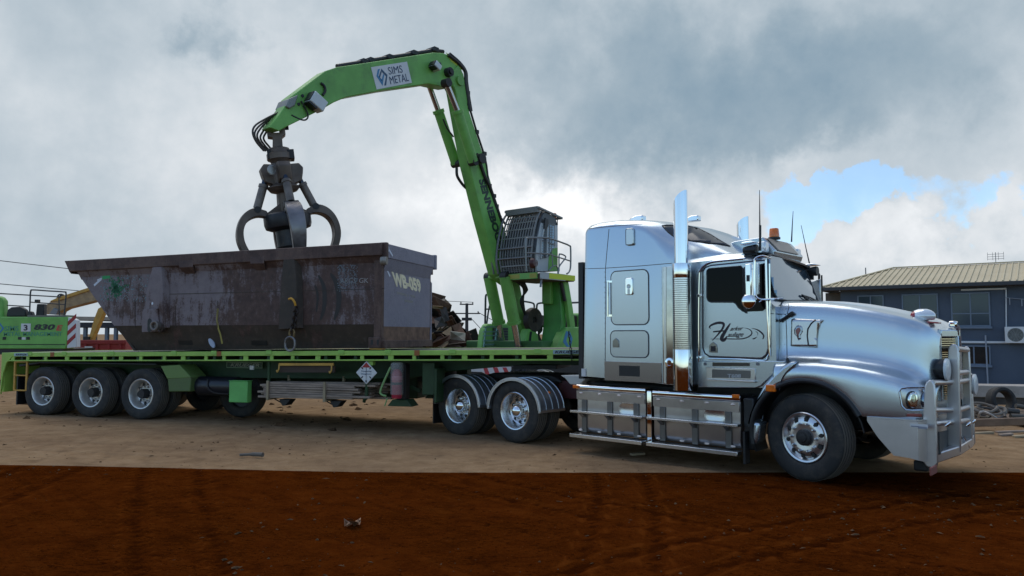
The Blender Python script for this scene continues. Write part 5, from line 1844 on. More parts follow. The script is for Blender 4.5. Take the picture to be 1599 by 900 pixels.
    wp.tube([hitA[0] + Vector((.03, 0, 0)), hitA[1] + Vector((.03, 0, 0)), hitA[2] + Vector((.03, 0, 0))], .012, 6).tube([hitA[4] + Vector((.03, 0, 0)), hitA[3] + Vector((.03, 0, 0))], .012, 6).tube([hitA[0] + Vector((.04, 0, 0)), hitA[3] + Vector((.04, 0, 0))], .009, 6)
    wp.build('wiper', BLACK, wsd)

    cb = cb0
    # cowl joints
    cj = MB()
    both_ = bvh_of([hood, cab])
    for pl in ([(1204, 490), (1216, 490.5), (1227, 491)], [(1227, 491), (1228.5, 525), (1229, 560)], [(1230, 470), (1232, 480), (1229, 491)]):
        seam_on(both_, f, pl, .0045, None, None, None, False, .001, 4, cj)
    cj.build('cowl_joint', INK, hood)

    # door
    dpoly = [(1098, 424), (1102, 418), (1110, 415), (1170, 409), (1195, 407), (1199, 412), (1199.5, 470), (1200, 545), (1197, 554), (1190, 560), (1108, 557), (1101, 552), (1098, 543)]
    dl = [(p.x, p.z) for p in (P(a, b, -1.11) for a, b in dpoly)]
    door = MB().prism(dl, -1.118, -1.06).build('door', SILVER, t, bevel=.012, seg=3)
    wpoly = [(1104, 423), (1107, 420), (1157, 416), (1160, 420), (1161, 470), (1163, 488), (1160, 486), (1153, 480), (1149, 474), (1145, 472), (1110, 472), (1106, 470), (1104, 465)]
    wl = [(p.x, p.z) for p in (P(a, b, -1.12) for a, b in wpoly)]
    win = MB().prism(wl, -1.1235, -1.1185).build('window', GLASS, door)
    MB().tube([(a, -1.121, b) for a, b in wl + wl[:1]], .010, 6).build('window_rubber', BLACK, win)
    q1 = [(1161, 418), (1166, 416), (1167, 490), (1163, 489)]
    MB().prism([(p.x, p.z) for p in (P(a, b, -1.12) for a, b in q1)], -1.124, -1.1185).build('window_post', DARK, win)
    q1 = [(1182, 414), (1194, 411), (1195, 482), (1191, 486), (1165, 487), (1168, 470), (1182, 468)]
    MB().prism([(p.x, p.z) for p in (P(a, b, -1.12) for a, b in q1)], -1.1235, -1.1185).build('quarter_window', GLASS, door)
    gap = MB().tube([(a, -1.105, b) for a, b in dl + dl[:1]], .014, 6)
    gap.build('door_gap', INK, door)
    tr = MB()
    tr.tube(spline([P(1091.5, 566, -1.125), P(1091, 500, -1.125), P(1092, 432, -1.125), P(1094, 422, -1.125), P(1100, 414, -1.125), P(1112, 409, -1.125), P(1140, 406, -1.125), P(1165, 403.5, -1.125)], 5), .013, 8)
    tr.tube(spline([P(1201.5, 412, -1.12), P(1202, 480, -1.12), P(1202, 545, -1.12), P(1199, 556, -1.12), P(1192, 563, -1.12), P(1150, 561, -1.12), P(1106, 560, -1.12)], 5), .010, 8)
    tr.build('door_trim', CHROME, t)
    for y_ in (462, 558):
        p = P(1092, y_, -1.12)
        MB().box(p.x - .03, p.x + .05, -1.15, -1.10, p.z - .02, p.z + .02).build('trim_clip', CHROME, t, bevel=.006)
    p = P(1114, 544, -1.12)
    hd = MB().prism([(p.x + a * .01, p.z + b * .01) for a, b in ((-6, -6), (6, -6), (6, 4), (0, 9), (-6, 4))], -1.128, -1.1185).build('door_handle', mat('smoked chrome', (.25, .27, .30), .15, 1.), door, bevel=.004)
    MB().box(p.x - .035, p.x + .035, -1.1315, -1.1285, p.z - .045, p.z + .03).build('handle_pull', INK, hd)
    # painted name
    D = lambda px, py: P(px, py, -1.1195)
    def ink(pts, wid, k=6):
        P3 = spline([D(*a) for a in pts], k)
        n = len(P3)
        L, Rr = [], []
        for i, p_ in enumerate(P3):
            d = (P3[min(i + 1, n - 1)] - P3[max(i - 1, 0)]).normalized()
            w_ = wid[0] + (wid[1] - wid[0]) * math.sin(math.pi * i / (n - 1)) if isinstance(wid, tuple) else wid
            s = Vector((d.z, 0, -d.x)) * w_ * .5
            L.append(p_ + s); Rr.append(p_ - s)
        return L + Rr, [(i, i + 1, n + i + 1, n + i) for i in range(n - 1)]
    z5 = lambda pts: [(1090 + u / 12.858, 490 + v / 12.858) for u, v in pts]
    nm = MB()
    for pts, wid in (([(255, 300), (228, 270), (270, 230), (370, 190), (460, 185), (510, 205), (512, 250), (470, 330), (380, 440), (285, 540)], (.010, .036)),
                     ([(650, 195), (600, 270), (530, 380), (480, 470), (480, 520), (520, 530), (555, 495), (580, 455)], (.014, .052)),
                     ([(300, 365), (400, 355), (560, 345)], (.016, .022)),
                     ([(245, 508), (400, 508), (600, 508), (850, 508), (980, 480), (1060, 430), (1080, 380), (1050, 330), (990, 300), (930, 288)], (.004, .017)),
                     ([(1080, 295), (1180, 320), (1270, 380), (1315, 440), (1310, 490), (1290, 510)], (.005, .022)), ([(1150, 350), (1195, 390), (1200, 440)], (.003, .009)), ([(1085, 508), (1130, 500), (1185, 465)], (.004, .016))):
        nm.add(*ink(z5(pts), wid))
    zp = lambda u, v: D(*z5([(u, v)])[0])
    letters(nm, 'arker', zp(640, 345), zp(905, 335), zp(655, 262), .45, .012, (0, -1, 0), .002)
    letters(nm, 'aulage', zp(585, 500), zp(905, 492), zp(600, 375), .45, .012, (0, -1, 0), .002)
    lo = nm.build('painted_name', mat('plum black lettering', (.020, .010, .020), .4), door, smooth=0)

    # sleeper details
    gaps = MB()
    for pl in ([(909, 420), (945, 419), (1000, 415.5), (1053, 411)], [(945, 585), (945.5, 500), (945.5, 419), (948, 390), (951, 358)], [(915, 358), (950, 354), (980, 351.5), (1004, 350)], [(1080, 415), (1092, 413)]):
        seam_on(sb, f, pl, .005, None, None, None, False, .0, 5, gaps)
    gaps.build('panel_seam', INK, sleeper)
    rv = MB()
    for i in range(20):
        px, py = 944, 425 + i * 8
        p = P(px, py, -1.2)
        rv.cyl((p.x, -1.208, p.z), (p.x, -1.198, p.z), .008, 8)
    for i in range(18):
        p = P(1033, 425 + i * 8.5, -1.2)
        rv.cyl((p.x, -1.207, p.z), (p.x, -1.198, p.z), .006, 8)
    rv.build('rivets', SILVER, sleeper)
    def hatch(x0, x1, y0, y1, r_, nm_):
        a, b = P(x0, y1, -1.205), P(x1, y0, -1.205)
        h = MB().prism(rrect(a.x, b.x, a.z, b.z, r_), -1.210, -1.19).build(nm_, SILVER, t, bevel=.004)
        rr = rrect(a.x - .004, b.x + .004, a.z - .004, b.z + .004, r_ + .004)
        MB().tube([(u, -1.206, v) for u, v in rr + rr[:1]], .009, 6).build('hatch_seal', mat('grey seal', (.10, .11, .12), .5), h)
        return h
    h1 = hatch(955, 1012, 421, 507, .09, 'bunk_door')
    h2 = hatch(954, 1012, 517, 557, .08, 'locker_door')
    a = P(962, 537, -1.21)
    hh = MB().prism([(a.x + u * .011, a.z + v * .011) for u, v in ((-5, -5), (5, -5), (5, 4), (0, 8), (-5, 4))], -1.222, -1.2105).build('latch', mat('smoked chrome', (.25, .27, .30)), h2, bevel=.004)
    for x0, x1, y0, y1 in ((977.5, 990, 356, 384), (977, 988.5, 434, 461)):
        a, b = P(x0, y1, -1.215), P(x1, y0, -1.215)
        v = MB().prism(rrect(a.x, b.x, a.z, b.z, .03), -1.235, -1.199).build('vent_cover', CHROME if y0 > 400 else SILVER, t, bevel=.01)
        c = ((a.x + b.x) / 2, -1.2365, (a.z + b.z) / 2)
        if y0 > 400:
            MB().lathe([(.035, 0), (.03, -.006), (0, -.004)], c, 'y', 18).build('badge', mat('etched badge', (.35, .38, .42), .2, .9), v)
            MB().box(c[0] - .02, c[0] + .02, -1.2385, -1.2355, c[2] - .12, c[2] - .04).build('badge_stem', mat('etched badge', (.35, .38, .42)), v)
        else:
            MB().tube([(u, -1.236, w_) for u, w_ in rrect(a.x + .01, b.x - .01, a.z + .01, b.z - .01, .02)], .004, 5).build('cover_rim', INK, v)
    gh = MB().tube([P(949, 440, -1.25), P(949, 494, -1.25)], .016, 8)
    for y_ in (440, 493):
        p = P(949, y_, -1.25); gh.bar((p.x - .02, -1.25, p.z), (p.x + .04, -1.20, p.z), .03, .03)
    gh.build('grab_rail', CHROME, t)
    # polished skirt
    a, b = P(944, 594, -1.21), P(1033, 567, -1.21)
    sk = MB().box(a.x, b.x, -1.212, -1.19, a.z, b.z).build('polished_skirt', mat('reflecting stainless', (.30, .275, .27), .24, .9), t, bevel=.004)
    a, b = P(967, 587, -1.21), P(999, 572, -1.21)
    MB().box(a.x, b.x, -1.2135, -1.2122, a.z, b.z).build('skirt_recess', BLACK, sk)
    p = P(911.5, 582, -1.2)
    MB().box(p.x - .04, p.x + .04, -1.206, -1.199, p.z - .06, p.z + .06).build('white_sticker', SIGNW, sleeper)
    # roof lamps
    for px, y_ in ((994, -.72), (1080, .25)):
        p = P(px, 341, y_)
        MB().prism([(p.x - .14, p.z - .06), (p.x + .14, p.z - .06), (p.x + .14, p.z + .03), (p.x + .02, p.z + .035), (p.x - .08, p.z - .0)], y_ - .06, y_ + .06).build('roof_lamp', CHROME, t, bevel=.015)
    # dark roof side window
    rw = [(1034, 353), (1041, 352), (1070, 352.5), (1090, 357), (1110, 367), (1126, 377), (1140, 385), (1128, 382.5), (1100, 379), (1076, 376), (1055, 372), (1043, 363)]
    both = bvh_of([fairing, sleeper])
    win = panel_on(both, f, rw, 'roof_window', mat('dark grey roof glass', (.035, .037, .042), .14), t, .003, .006, 4)
    seam_on(both, f, rw, .007, 'window_rubber', BLACK, win, True, .005)

    # ---- exhaust stacks
    for s in (-1, 1):
        y0 = s * 1.34 if s < 0 else 1.16
        c = P(1064, 420, -1.34)
        x0 = c.x
        zcut0 = P(1055, 327, -1.34).z; zcut1 = P(1070, 297, -1.34).z
        if s > 0:
            d = P(1152, 386, 1.16); x0 = P(1160, 360, 1.16).x; zcut0 = P(1153, 358, 1.16).z; zcut1 = P(1168, 338, 1.16).z
        e = MB()
        rings = []
        n = 28
        r_ = .098
        zlo = 2.75
        for zf_ in (0, .3, .6, .85, 1.):
            ring = []
            for k in range(n):
                a = 2 * math.pi * k / n
                cxx = math.cos(a)
                u = (cxx + 1) / 2
                ztop = zcut0 + (zcut1 - zcut0) * (u ** .55)
                ring.append((x0 + r_ * cxx, y0 + r_ * math.sin(a), zlo + (ztop - zlo) * zf_))
            rings.append(ring)
        for zf_ in (1., .8, .5):
            ring = []
            for k in range(n):
                a = 2 * math.pi * k / n
                cxx = math.cos(a)
                u = (cxx + 1) / 2
                ztop = zcut0 + (zcut1 - zcut0) * (u ** .55)
                ring.append((x0 + (r_ - .006) * cxx, y0 + (r_ - .006) * math.sin(a), zlo + (ztop - zlo) * zf_))
            rings.append(ring)
        e.rings(rings, True, False)
        ex = e.build('exhaust_stack', CHROME, t, smooth=60)
        MB().cyl((x0, y0, 2.9), (x0, y0, 3.0), r_ - .012, 24).build('bore_plug', INK, ex)  # black plug closing the bore of the stack
        # perforated heat shield
        pm, g, b = pbsdf('perforated stainless' + ('' if s < 0 else ' far'))
        tc = g.new('ShaderNodeTexCoord').outputs['Object']
        spx = g.new('ShaderNodeSeparateXYZ'); g.put(spx.inputs[0], tc)
        ang = g.m('MULTIPLY', g.m('ARCTAN2', g.m('SUBTRACT', spx.outputs[1], y0), g.m('SUBTRACT', spx.outputs[0], x0)), 9.0)
        zz = g.m('MULTIPLY', spx.outputs[2], 34.)
        row = g.m('MULTIPLY', g.m('FLOOR', zz), .5)
        fu = g.m('SUBTRACT', g.m('FRACT', g.m('ADD', ang, row)), .5)
        fv = g.m('SUBTRACT', g.m('FRACT', zz), .5)
        rr = g.m('SQRT', g.m('ADD', g.m('MULTIPLY', fu, fu), g.m('MULTIPLY', fv, fv)))
        hole = g.ss(rr, .36, .28)
        hole = g.m('MULTIPLY', hole, g.ss(spx.outputs[2], 1.60, 1.61))
        g.put(b.inputs['Base Color'], g.mix(hole, (.70, .70, .70), (.008, .008, .008)))
        g.put(b.inputs['Metallic'], g.m('SUBTRACT', 1., hole))
        b.inputs['Roughness'].default_value = .18
        sh = MB().lathe([(.10, 2.78), (.128, 2.775), (.128, 2.62), (.128, 1.60), (.128, 1.06), (.10, 1.05)], (x0, y0, 0), 'z', 36).build('heat_shield', pm, t, smooth=50)
        MB().lathe([(.1295, 2.60), (.1315, 2.61), (.1315, 2.79), (.1295, 2.80), (.098, 2.80)], (x0, y0, 0), 'z', 36).lathe([(.1295, 1.05), (.1315, 1.06), (.1315, 1.60), (.1295, 1.61)], (x0, y0, 0), 'z', 36).build('shield_band', CHROME, sh, smooth=50)
    a, b = P(1036, 600, -1.22), P(1060, 416, -1.22)
    pl = MB().box(a.x, b.x + .06, -1.232, -1.2015, a.z, b.z).build('stack_back_panel', mat('mirror stainless', (.42, .43, .45), .09, 1., vary=.15), t, bevel=.006)
    cc = P(1049, 452, -1.23)
    MB().bar(P(1038.5, 599, -1.236), P(1038.5, 417, -1.236), .035, .012, (0, 1, 0)).build('panel_edge', ALU, pl)
    p = P(1046, 567, -1.236)
    MB().lathe([(.075, 0), (.07, -.02), (.04, -.025), (.035, -.015), (0, -.015)], (p.x, -1.233, p.z), 'y', 20).build('round_fitting', CHROME, pl)

    # ---- fuel tanks with steps
    def tank(x0, x1, ztop0, recess):
        z0 = .26
        rr = rrect(-1.17, -.55, z0 + .03, ztop0 - .0, .10)
        k = MB().prism(rr, x0 + .01, x1 - .01, 'x').build('fuel_tank', TANK, t, bevel=.008)
        MB().prism(rrect(-1.195, -.8, ztop0 - .06, ztop0 + .025, .03), x0 - .0, x1 + .0, 'x').build('top_rail', CHROME, k, bevel=.004)
        MB().box(x0 + .01, x1 - .01, -1.196, -1.17, ztop0 - .20, ztop0 - .065).build('light_panel', TANK, k, bevel=.006)
        lm = MB()
        n = 4
        for i in range(n):
            x = x0 + .10 + (x1 - x0 - .2) * i / (n - 1)
            lm.ball((x, -1.198, ztop0 - .10), .026, 10, 1.5, .6, .7)
            lm.ball((x, -1.21, z0 + .075), .026, 10, 1.5, .6, .7)
        lm.build('marker_lamp', mat('pale pink lens', (.72, .58, .50), .15, coat=.5), k, smooth=60)
        for i, u in enumerate((.12, .5, .87)):
            x = x0 + (x1 - x0) * u
            MB().box(x - .045, x + .045, -1.192, -1.168, z0 + .04, ztop0 - .205).build('strap', ALU if i == 9 else mat('dark brushed strap', (.16, .15, .14), .4, .8), k, bevel=.006)
        x = x0 + (x1 - x0) * .5
        MB().box(x0 - .02, x1 + .02, -1.33, -1.195, .605, .640).build('step', ALU, k, bevel=.006)
        MB().box(x0 - .02, x1 + .02, -1.345, -1.1, z0 - .03, z0 + .025).build('step', ALU, k, bevel=.006)
        br = MB()
        for u in (.12, .5, .87):
            x = x0 + (x1 - x0) * u
            br.prism([(-1.195, .604), (-1.30, .604), (-1.195, .53)], x - .03, x + .03, 'x')
        br.build('step_bracket', mat('dark brushed strap', (.16, .15, .14)), k)
        a, b, zc_ = recess
        rc = rrect(a, b, zc_ - .085, zc_ + .085, .08, 7)
        ring = MB()
        ring.rings([[(u, -1.171, v) for u, v in rc], [(u, -1.180, v) for u, v in rc], [((u - (a + b) / 2) * .86 + (a + b) / 2, -1.180, (v - zc_) * .80 + zc_) for u, v in rc], [((u - (a + b) / 2) * .70 + (a + b) / 2, -1.1715, (v - zc_) * .5 + zc_) for u, v in rc]])
        ring.build('pressed_foothold', ALU, k, smooth=60)
        return k
    a0, a1 = P(899, 610, -1.2).x, P(1007, 610, -1.2).x
    b0, b1 = P(1018, 620, -1.2).x, P(1155, 620, -1.2).x
    t1 = tank(a0, a1, 1.005, (P(966, 640, -1.18).x, P(997, 640, -1.18).x, P(981, 639, -1.18).z))
    t2 = tank(b0, b1, .985, (P(1099, 650, -1.18).x, P(1135, 650, -1.18).x, P(1117, 648, -1.18).z))
    for k, px in ((t1, 899), (t2, 1149)):
        p = P(px, 604 if px < 1000 else 619, -1.21)
        MB().box(p.x - .05, p.x + .05, -1.225, -1.197, p.z - .025, p.z + .025).build('amber_lamp', AMBER, k, bevel=.006)
    MB().prism(rrect(-1.19, -.9, .25, 1.0, .02), a1 + .025, b0 - .02, 'x').build('tank_divider', CHROME, t, bevel=.004)
    MB().prism(rrect(.55, 1.17, .28, 1.0, .1), a0, b1, 'x').build('fuel_tank', TANK, t, bevel=.008)
    p = P(1162, 640, -1.1)
    MB().box(b1 + .02, b1 + .17, -1.15, -.9, .30, .98).build('step_box', BLACK, t, bevel=.02)
    pi = P(1204, 606.5, -1.22)
    MB().box(pi.x - .065, pi.x + .065, -1.245, -1.2, pi.z - .045, pi.z + .045).build('indicator', AMBER, t, bevel=.012)

    # ---- hood fittings
    ia = panel_on(hb, f, [(1237, 500), (1240, 498), (1277, 500), (1286, 500), (1281, 506), (1278, 514), (1276, 530), (1276, 543), (1236, 541)], 'air_intake', mat('satin alloy', (.55, .54, .53), .24, .95), t, .0, .035, 5)
    seam_on(hb, f, [(1275, 500), (1268, 506), (1263, 514), (1262, 525), (1264, 541)], .009, 'intake_slot', INK, ia, False, .037)
    bd = [(1246, 509), (1250, 508), (1254, 511), (1255, 518), (1252, 523), (1252, 530), (1248, 532), (1246, 526), (1242, 522), (1241.5, 515)]
    bdg = panel_on(hb, f, bd, 'badge', mat('etched badge', (.35, .38, .42)), ia, .036, .006, 4)
    bd2 = [(1246.5, 513), (1250, 512), (1252, 516), (1249, 522), (1247, 527), (1245, 520), (1244, 516)]
    panel_on(hb, f, bd2, 'badge_enamel', mat('faded red enamel', (.33, .13, .11), .35), bdg, .043, .003, 3)
    a = [f.inv @ (CAMP + ray(px, py).normalized() * hb.ray_cast(CAMP, ray(px, py).normalized())[3]) for px, py in ((1219, 502), (1241, 488))]
    for p in a: p.y -= .04
    MB().bar(a[0], a[1], .035, .03).bar(a[0].lerp(a[1], .62), a[1], .055, .045).bar(a[0], a[0].lerp(a[1], .15), .05, .04).build('hood_latch', BLACK, t, bevel=.012)
    # small rivets on the cowl side
    rv = MB()
    for i in range(9):
        p = P(1208 + i * .0 + (i % 3) * 6, 528 + (i // 3) * 10, -1.1)
        rv.ball((p.x, -1.003 if p.x > 4.47 else -1.10, p.z), .006, 6)
    rv.build('rivets', SILVER, t)
    # clear-and-red lamp cover on the hood nose
    hl = P(1441, 494, -.45)
    lo_ = MB().ball((0, 0, 0), .13, 18, 1.1, .75, .72).fn(lambda p: (p.x + hl.x, p.y - .45, max(p.z, -.05) + hl.z)).build('hood_scoop_lamp', CLEAR, t, smooth=60)
    MB().ball((0, 0, 0), .075, 14, .8, .9, .9).fn(lambda p: (p.x + hl.x - .075, p.y - .47, p.z + hl.z - .0)).build('red_lens', REDL, lo_, smooth=60)
    MB().bar((hl.x - .12, -.45, hl.z - .055), (hl.x + .18, -.45, hl.z - .085), .17, .02).build('lamp_base', REDL, lo_, bevel=.006)
    # grille
    fx = 6.20
    V = .11                                   # the grille is a shallow V, its centre bar leading
    gs = MB()
    for sg_ in (-1, 1):
        gs.rings([[(fx - .05, sg_ * .47, z), (fx + .02, sg_ * .47, z), (fx + .03, sg_ * .425, z), (fx - .05, sg_ * .425, z)] for z in (1.02, 1.80)])
        gs.rings([[(fx - .05 + V * (1 - abs(y) / .47), sg_ * y, z) for z in (1.79, 1.90)] + [(fx + .035 + V * (1 - abs(y) / .47), sg_ * y, z) for z in (1.87, 1.79)] for y in (.46, .0)])
    gs.prism([(-.07, 1.02), (.07, 1.02), (.07, 1.80), (-.07, 1.80)], fx + V - .05, fx + V + .03, 'x')
    gr = gs.build('grille_surround', SILVER, t, bevel=.008)
    sl = MB()
    for i in range(28):
        z = 1.04 + i * .0268
        for sg_ in (-1, 1):
            a_, b_ = Vector((fx - .01, sg_ * .425, z)), Vector((fx + V - .02, sg_ * .07, z))
            sl.bar(a_, b_, .05, .012)
    sl.build('grille_slats', mat('warm polished slats', (.72, .63, .47), .22, 1.), gr)
    fx += V - .02
    MB().prism([(-.05, 1.80), (.05, 1.80), (.07, 1.90), (.0, 1.93), (-.07, 1.90)], fx + .022, fx + .05, 'x').build('badge', mat('dull maroon badge', (.10, .05, .05), .4), gr, bevel=.01)
    MB().prism([(-.03, 1.66), (.03, 1.66), (.03, 1.80), (-.03, 1.80)], fx + .046, fx + .06, 'x').build('badge_stem', mat('dull maroon badge', (.1, .05, .05)), gr, bevel=.008)
    MB().box(fx - .06, fx + .03, -.06, .06, 1.905, 1.985).build('hood_ornament', CHROME, t, bevel=.02)
    # headlamps
    hp = [(1404, 612), (1407, 607), (1416, 605.5), (1446, 605), (1450, 640), (1425, 641), (1414, 640), (1408, 634)]
    for_head = panel_on(hb, f, hp, 'headlight', mat('headlamp bowl', (.42, .43, .44), .16, .9), t, .001, .008, 4)
    seam_on(hb, f, hp, .010, 'lamp_bezel', SILVER, for_head, True, .008)
    def disc(cx, cy, rx, ry, m_, off, nm_):
        return panel_on(hb, f, [(cx + rx * math.cos(R(a_)), cy + ry * math.sin(R(a_))) for a_ in range(0, 360, 24)], nm_, m_, for_head, off, .01, 4)
    disc(1423, 625, 9.5, 14, mat('lamp rim dark', (.05, .055, .06), .2, .8), .010, 'lamp_shell')
    disc(1425, 625, 8.0, 12, mat('lamp reflector', (.75, .77, .74), .10, 1.), .014, 'lamp_lens')
    disc(1425, 622, 3.0, 6.5, mat('lamp core', (.70, .72, .45), .15, .4, coat=.8), .020, 'lamp_bulb')
    disc(1442, 625, 4.5, 12, mat('lamp blue grey', (.20, .26, .34), .15, .9), .012, 'lamp_lens')
    panel_on(hb, f, [(1416, 646), (1438, 646), (1439, 651), (1416, 650.5)], 'side_marker', mat('dull red marker', (.28, .06, .04), .3), t, .002, .01, 5)
    # mirrored far headlamp
    MB().box(6.10, 6.16, .62, .98, .92, 1.14).build('headlight', mat('headlamp bowl', (.42, .43, .44)), t, bevel=.03)

    # ---- bumper and bull bar
    path = [(5.585, 1.208, .80, .835), (5.70, 1.213, .62, .835), (5.865, 1.215, .43, .835), (6.02, 1.215, .42, .835), (6.12, 1.21, .40, .835), (6.17, 1.13, .38, .835), (6.18, .95, .36, .835), (6.185, .4, .36, .84), (6.19, 0, .36, .84)]
    full = path + [(x, -y, a, b) for x, y, a, b in path[-2::-1]]
    rg = []
    for x, y, a, b in full:
        n = Vector((.03, 0, 0)) if abs(y) < 1.0 else Vector((0, math.copysign(.03, y), 0))
        rg.append([(x, -y, a), (x, -y, b), (x - n.x, -y + n.y, b), (x - n.x, -y + n.y, a)])
    bp = MB().rings(rg).build('bumper', BALU, t, smooth=30, bevel=.004)
    MB().rings([[(x, -y, .838), (x, -y, .852), (x - (.10 if abs(y) < 1 else 0), -y + (math.copysign(.10, y) if abs(y) >= 1 else 0), .852), (x - (.10 if abs(y) < 1 else 0), -y + (math.copysign(.10, y) if abs(y) >= 1 else 0), .838)] for x, y, a, b in full]).build('bumper_ledge', BALU, bp)
    a = P(1421, 661.5, -1.222); b = P(1449, 670, -1.222)
    lb = MB().box(a.x, b.x, -1.222, -1.2165, b.z + .005, a.z).build('white_sticker', SIGNW, bp)
    MB().box(a.x + .01, a.x + .09, -1.2235, -1.2222, a.z - .035, a.z - .022).box(b.x - .10, b.x - .01, -1.2235, -1.2222, a.z - .05, a.z - .025).build('sticker_print', mat('print grey', (.25, .26, .30), .5), lb)
    bl = MB()
    for i in range(16):
        bl.ball((6.118, -1.214, .42 + i * .025), .008, 6)
    bl.build('weld_beads', BALU, bp)
    # upright fins run fore and aft; outlines measured in their own planes
    def fin(pts_px, y, thick=.045, mirror=False):
        pts = [f.at(px, py, y=y) for px, py in pts_px]
        q = [(p.x, p.z) for p in pts]
        if mirror:
            y = -y
        return MB().prism(q, y - thick / 2, y + thick / 2).build('bar_upright', BALU, t, bevel=.014, seg=3)
    y1, y2, y3 = -1.03, -.36, .42
    o1 = [(1441, 720), (1439.5, 690), (1441, 640), (1444, 605), (1447, 597), (1452, 593), (1457, 595), (1460, 602), (1462, 640), (1464, 690), (1465.5, 722), (1462, 729), (1455, 731), (1447, 729)]
    o2 = [(1479, 708), (1478.5, 640), (1480, 560), (1481, 545), (1484, 539), (1489, 537), (1494, 539), (1497, 545), (1498.5, 580), (1500, 640), (1501, 706)]
    o3 = [(1502, 702), (1502, 640), (1503, 560), (1504, 545), (1507, 541), (1511, 541), (1514, 545), (1516, 580), (1518, 640), (1519, 697)]
    fin(o1, y1); fin(o2, y2); fin(o3, y3); fin(o1, y1, mirror=True)
    tb = MB()
    for pa, ya, pb, yb_ in (((1456, 598), y1, (1485, 597), y2), ((1456, 641), y1, (1485, 640.5), y2), ((1494, 545), y2, (1510, 547), y3), ((1494, 583), y2, (1510, 581), y3), ((1494, 597), y2, (1510, 594), y3), ((1495, 641), y2, (1511, 636), y3), ((1456, 662), y1, (1486, 659), y2), ((1495, 659), y2, (1511, 656), y3)):
        tb.tube([f.at(*pa, y=ya), f.at(*pb, y=yb_)], .033, 14)
    for z, x in ((f.at(1456, 598, y=y1).z, f.at(1456, 598, y=y1).x), (f.at(1456, 641, y=y1).z, f.at(1456, 641, y=y1).x)):
        q = f.at(1509, 594, y=y3)
        tb.tube([(q.x, y3, z), (x, 1.03, z)], .033, 14)
    tb.build('bar_tube', BALU, t, smooth=60)
    c1, c2, c3 = f.at(1464, 716, y=y1), f.at(1500, 704, y=y2), f.at(1519, 692, y=y3)
    MB().rings([[(x - .10, y, zz - .055), (x, y, zz - .055), (x, y, zz + .055), (x - .10, y, zz + .055)] for x, y, zz in ((c1.x, -1.02, c1.z), (c2.x, y2, c2.z), (c3.x, y3, c3.z), (c1.x, 1.02, c1.z))]).build('bar_channel', BALU, t, bevel=.012)
    A = [f.at(1465, 675, y=-1.0), f.at(1479, 672, y=-.39), f.at(1479, 704, y=-.39), f.at(1466, 710, y=-1.0)]
    th = Vector((.012, 0, 0))
    mp = MB().add([*A, *[v + th for v in A]], [(0, 1, 2, 3), (7, 6, 5, 4), (0, 4, 5, 1), (1, 5, 6, 2), (2, 6, 7, 3), (3, 7, 4, 0)])
    mp.build('mesh_panel', mat('dark mesh panel', (.035, .04, .042), .5, .3, bump=.6, bscale=220), t)
    for px, py, yy in ((1474, 664, -.75), (1506, 664, .1), (1514, 660, .6)):
        p = f.at(px, py, y=yy)
        MB().tube([(p.x + .03 + .03 * math.sin(R(a_)), p.y + .06 * math.cos(R(a_)), p.z + .035 * math.sin(R(a_))) for a_ in range(-20, 210, 23)], .014, 8).build('tow_shackle', CHROME, t, smooth=50)
    p = f.at(1506, 690, y=.1)
    MB().tube([p + Vector((0, -.06, .06)), p + Vector((.03, .07, -.07))], .014, 8).build('tow_pin', CHROME, t, smooth=50)
    # spot lamps
    for (px, py), y, s in (((1468, 577), -.60, 1.), ((1512, 600), .62, 1.)):
        p = f.at(px, py, y=y)
        ps = p + Vector((.0, 0, 0))
        sl_ = MB().lathe([(0, -.115), (.06, -.11), (.10, -.075), (.122, -.01), (.125, .055), (.115, .065), (0, .065)], (p.x, y, p.z), 'x', 26).build('spot_lamp', BLACK, t, smooth=50)
        MB().lathe([(.125, .056), (.132, .06), (.132, .085), (.10, .095), (0, .097)], (p.x, y, p.z), 'x', 26).build('lens_cover', mat('white lens cover', (.62, .66, .66), .3, coat=.3), sl_, smooth=50)
        MB().bar((p.x - .02, y, p.z - .13), (p.x - .02, y, p.z - .24), .06, .04).build('lamp_stand', DARK, sl_)
    MB().box(6.0, 6.15, -.95, -.45, .24, .36).build('tow_bracket', DARK, t, bevel=.02)
    cc = f.at(1459, 733, x=6.30)
    MB().box(6.28, 6.30, cc.y - .13, cc.y + .13, cc.z - .055, cc.z + .03).build('red_plate', mat('dusty red plate', (.22, .06, .045), .6, dirt=.4), t, bevel=.004)

    # ---- sun visor, roof lamp box, beacon, horns, aerials
    vis = []
    for y, px, py in ((-1.03, 1190, 392), (-.98, 1193, 393), (-.7, 1205, 396.5), (-.35, 1223, 401.5), (0, 1241, 407), (.35, 1254, 411.5), (.65, 1261.5, 414.5), (.88, 1265, 417), (.93, 1264.5, 419)):
        q = f.at(px, py, y=y)
        xr, zr, xf_, zf2 = q.x - .34, 2.945 - .05 * max(0, abs(y) - .8) / .2, q.x, q.z
        vis.append([(xr, y, zr), ((xr + xf_) / 2, y, (zr + zf2) / 2 + .035), (xf_, y, zf2), (xf_ - .012, y, zf2 - .02), ((xr + xf_) / 2 - .01, y, (zr + zf2) / 2 + .012), (xr, y, zr - .025)])
    MB().rings(vis).build('sun_visor', SILVER, t, smooth=50)
    und = [[(a[3][0] - .02, a[3][1] * .97, a[3][2] + .004), (a[4][0], a[4][1] * .97, a[4][2] - .004), (a[5][0] + .05, a[5][1] * .97, a[5][2] - .012), (a[5][0] + .05, a[5][1] * .97, a[5][2] - .04), (a[4][0], a[4][1] * .97, a[4][2] - .03)] for a in vis]
    MB().rings(und).build('visor_lining', BLACK, t, smooth=50)
    yb = -.35
    b0 = P(1216, 398, yb); b1 = P(1236, 378, yb)
    bx = MB()
    zr = 2.95
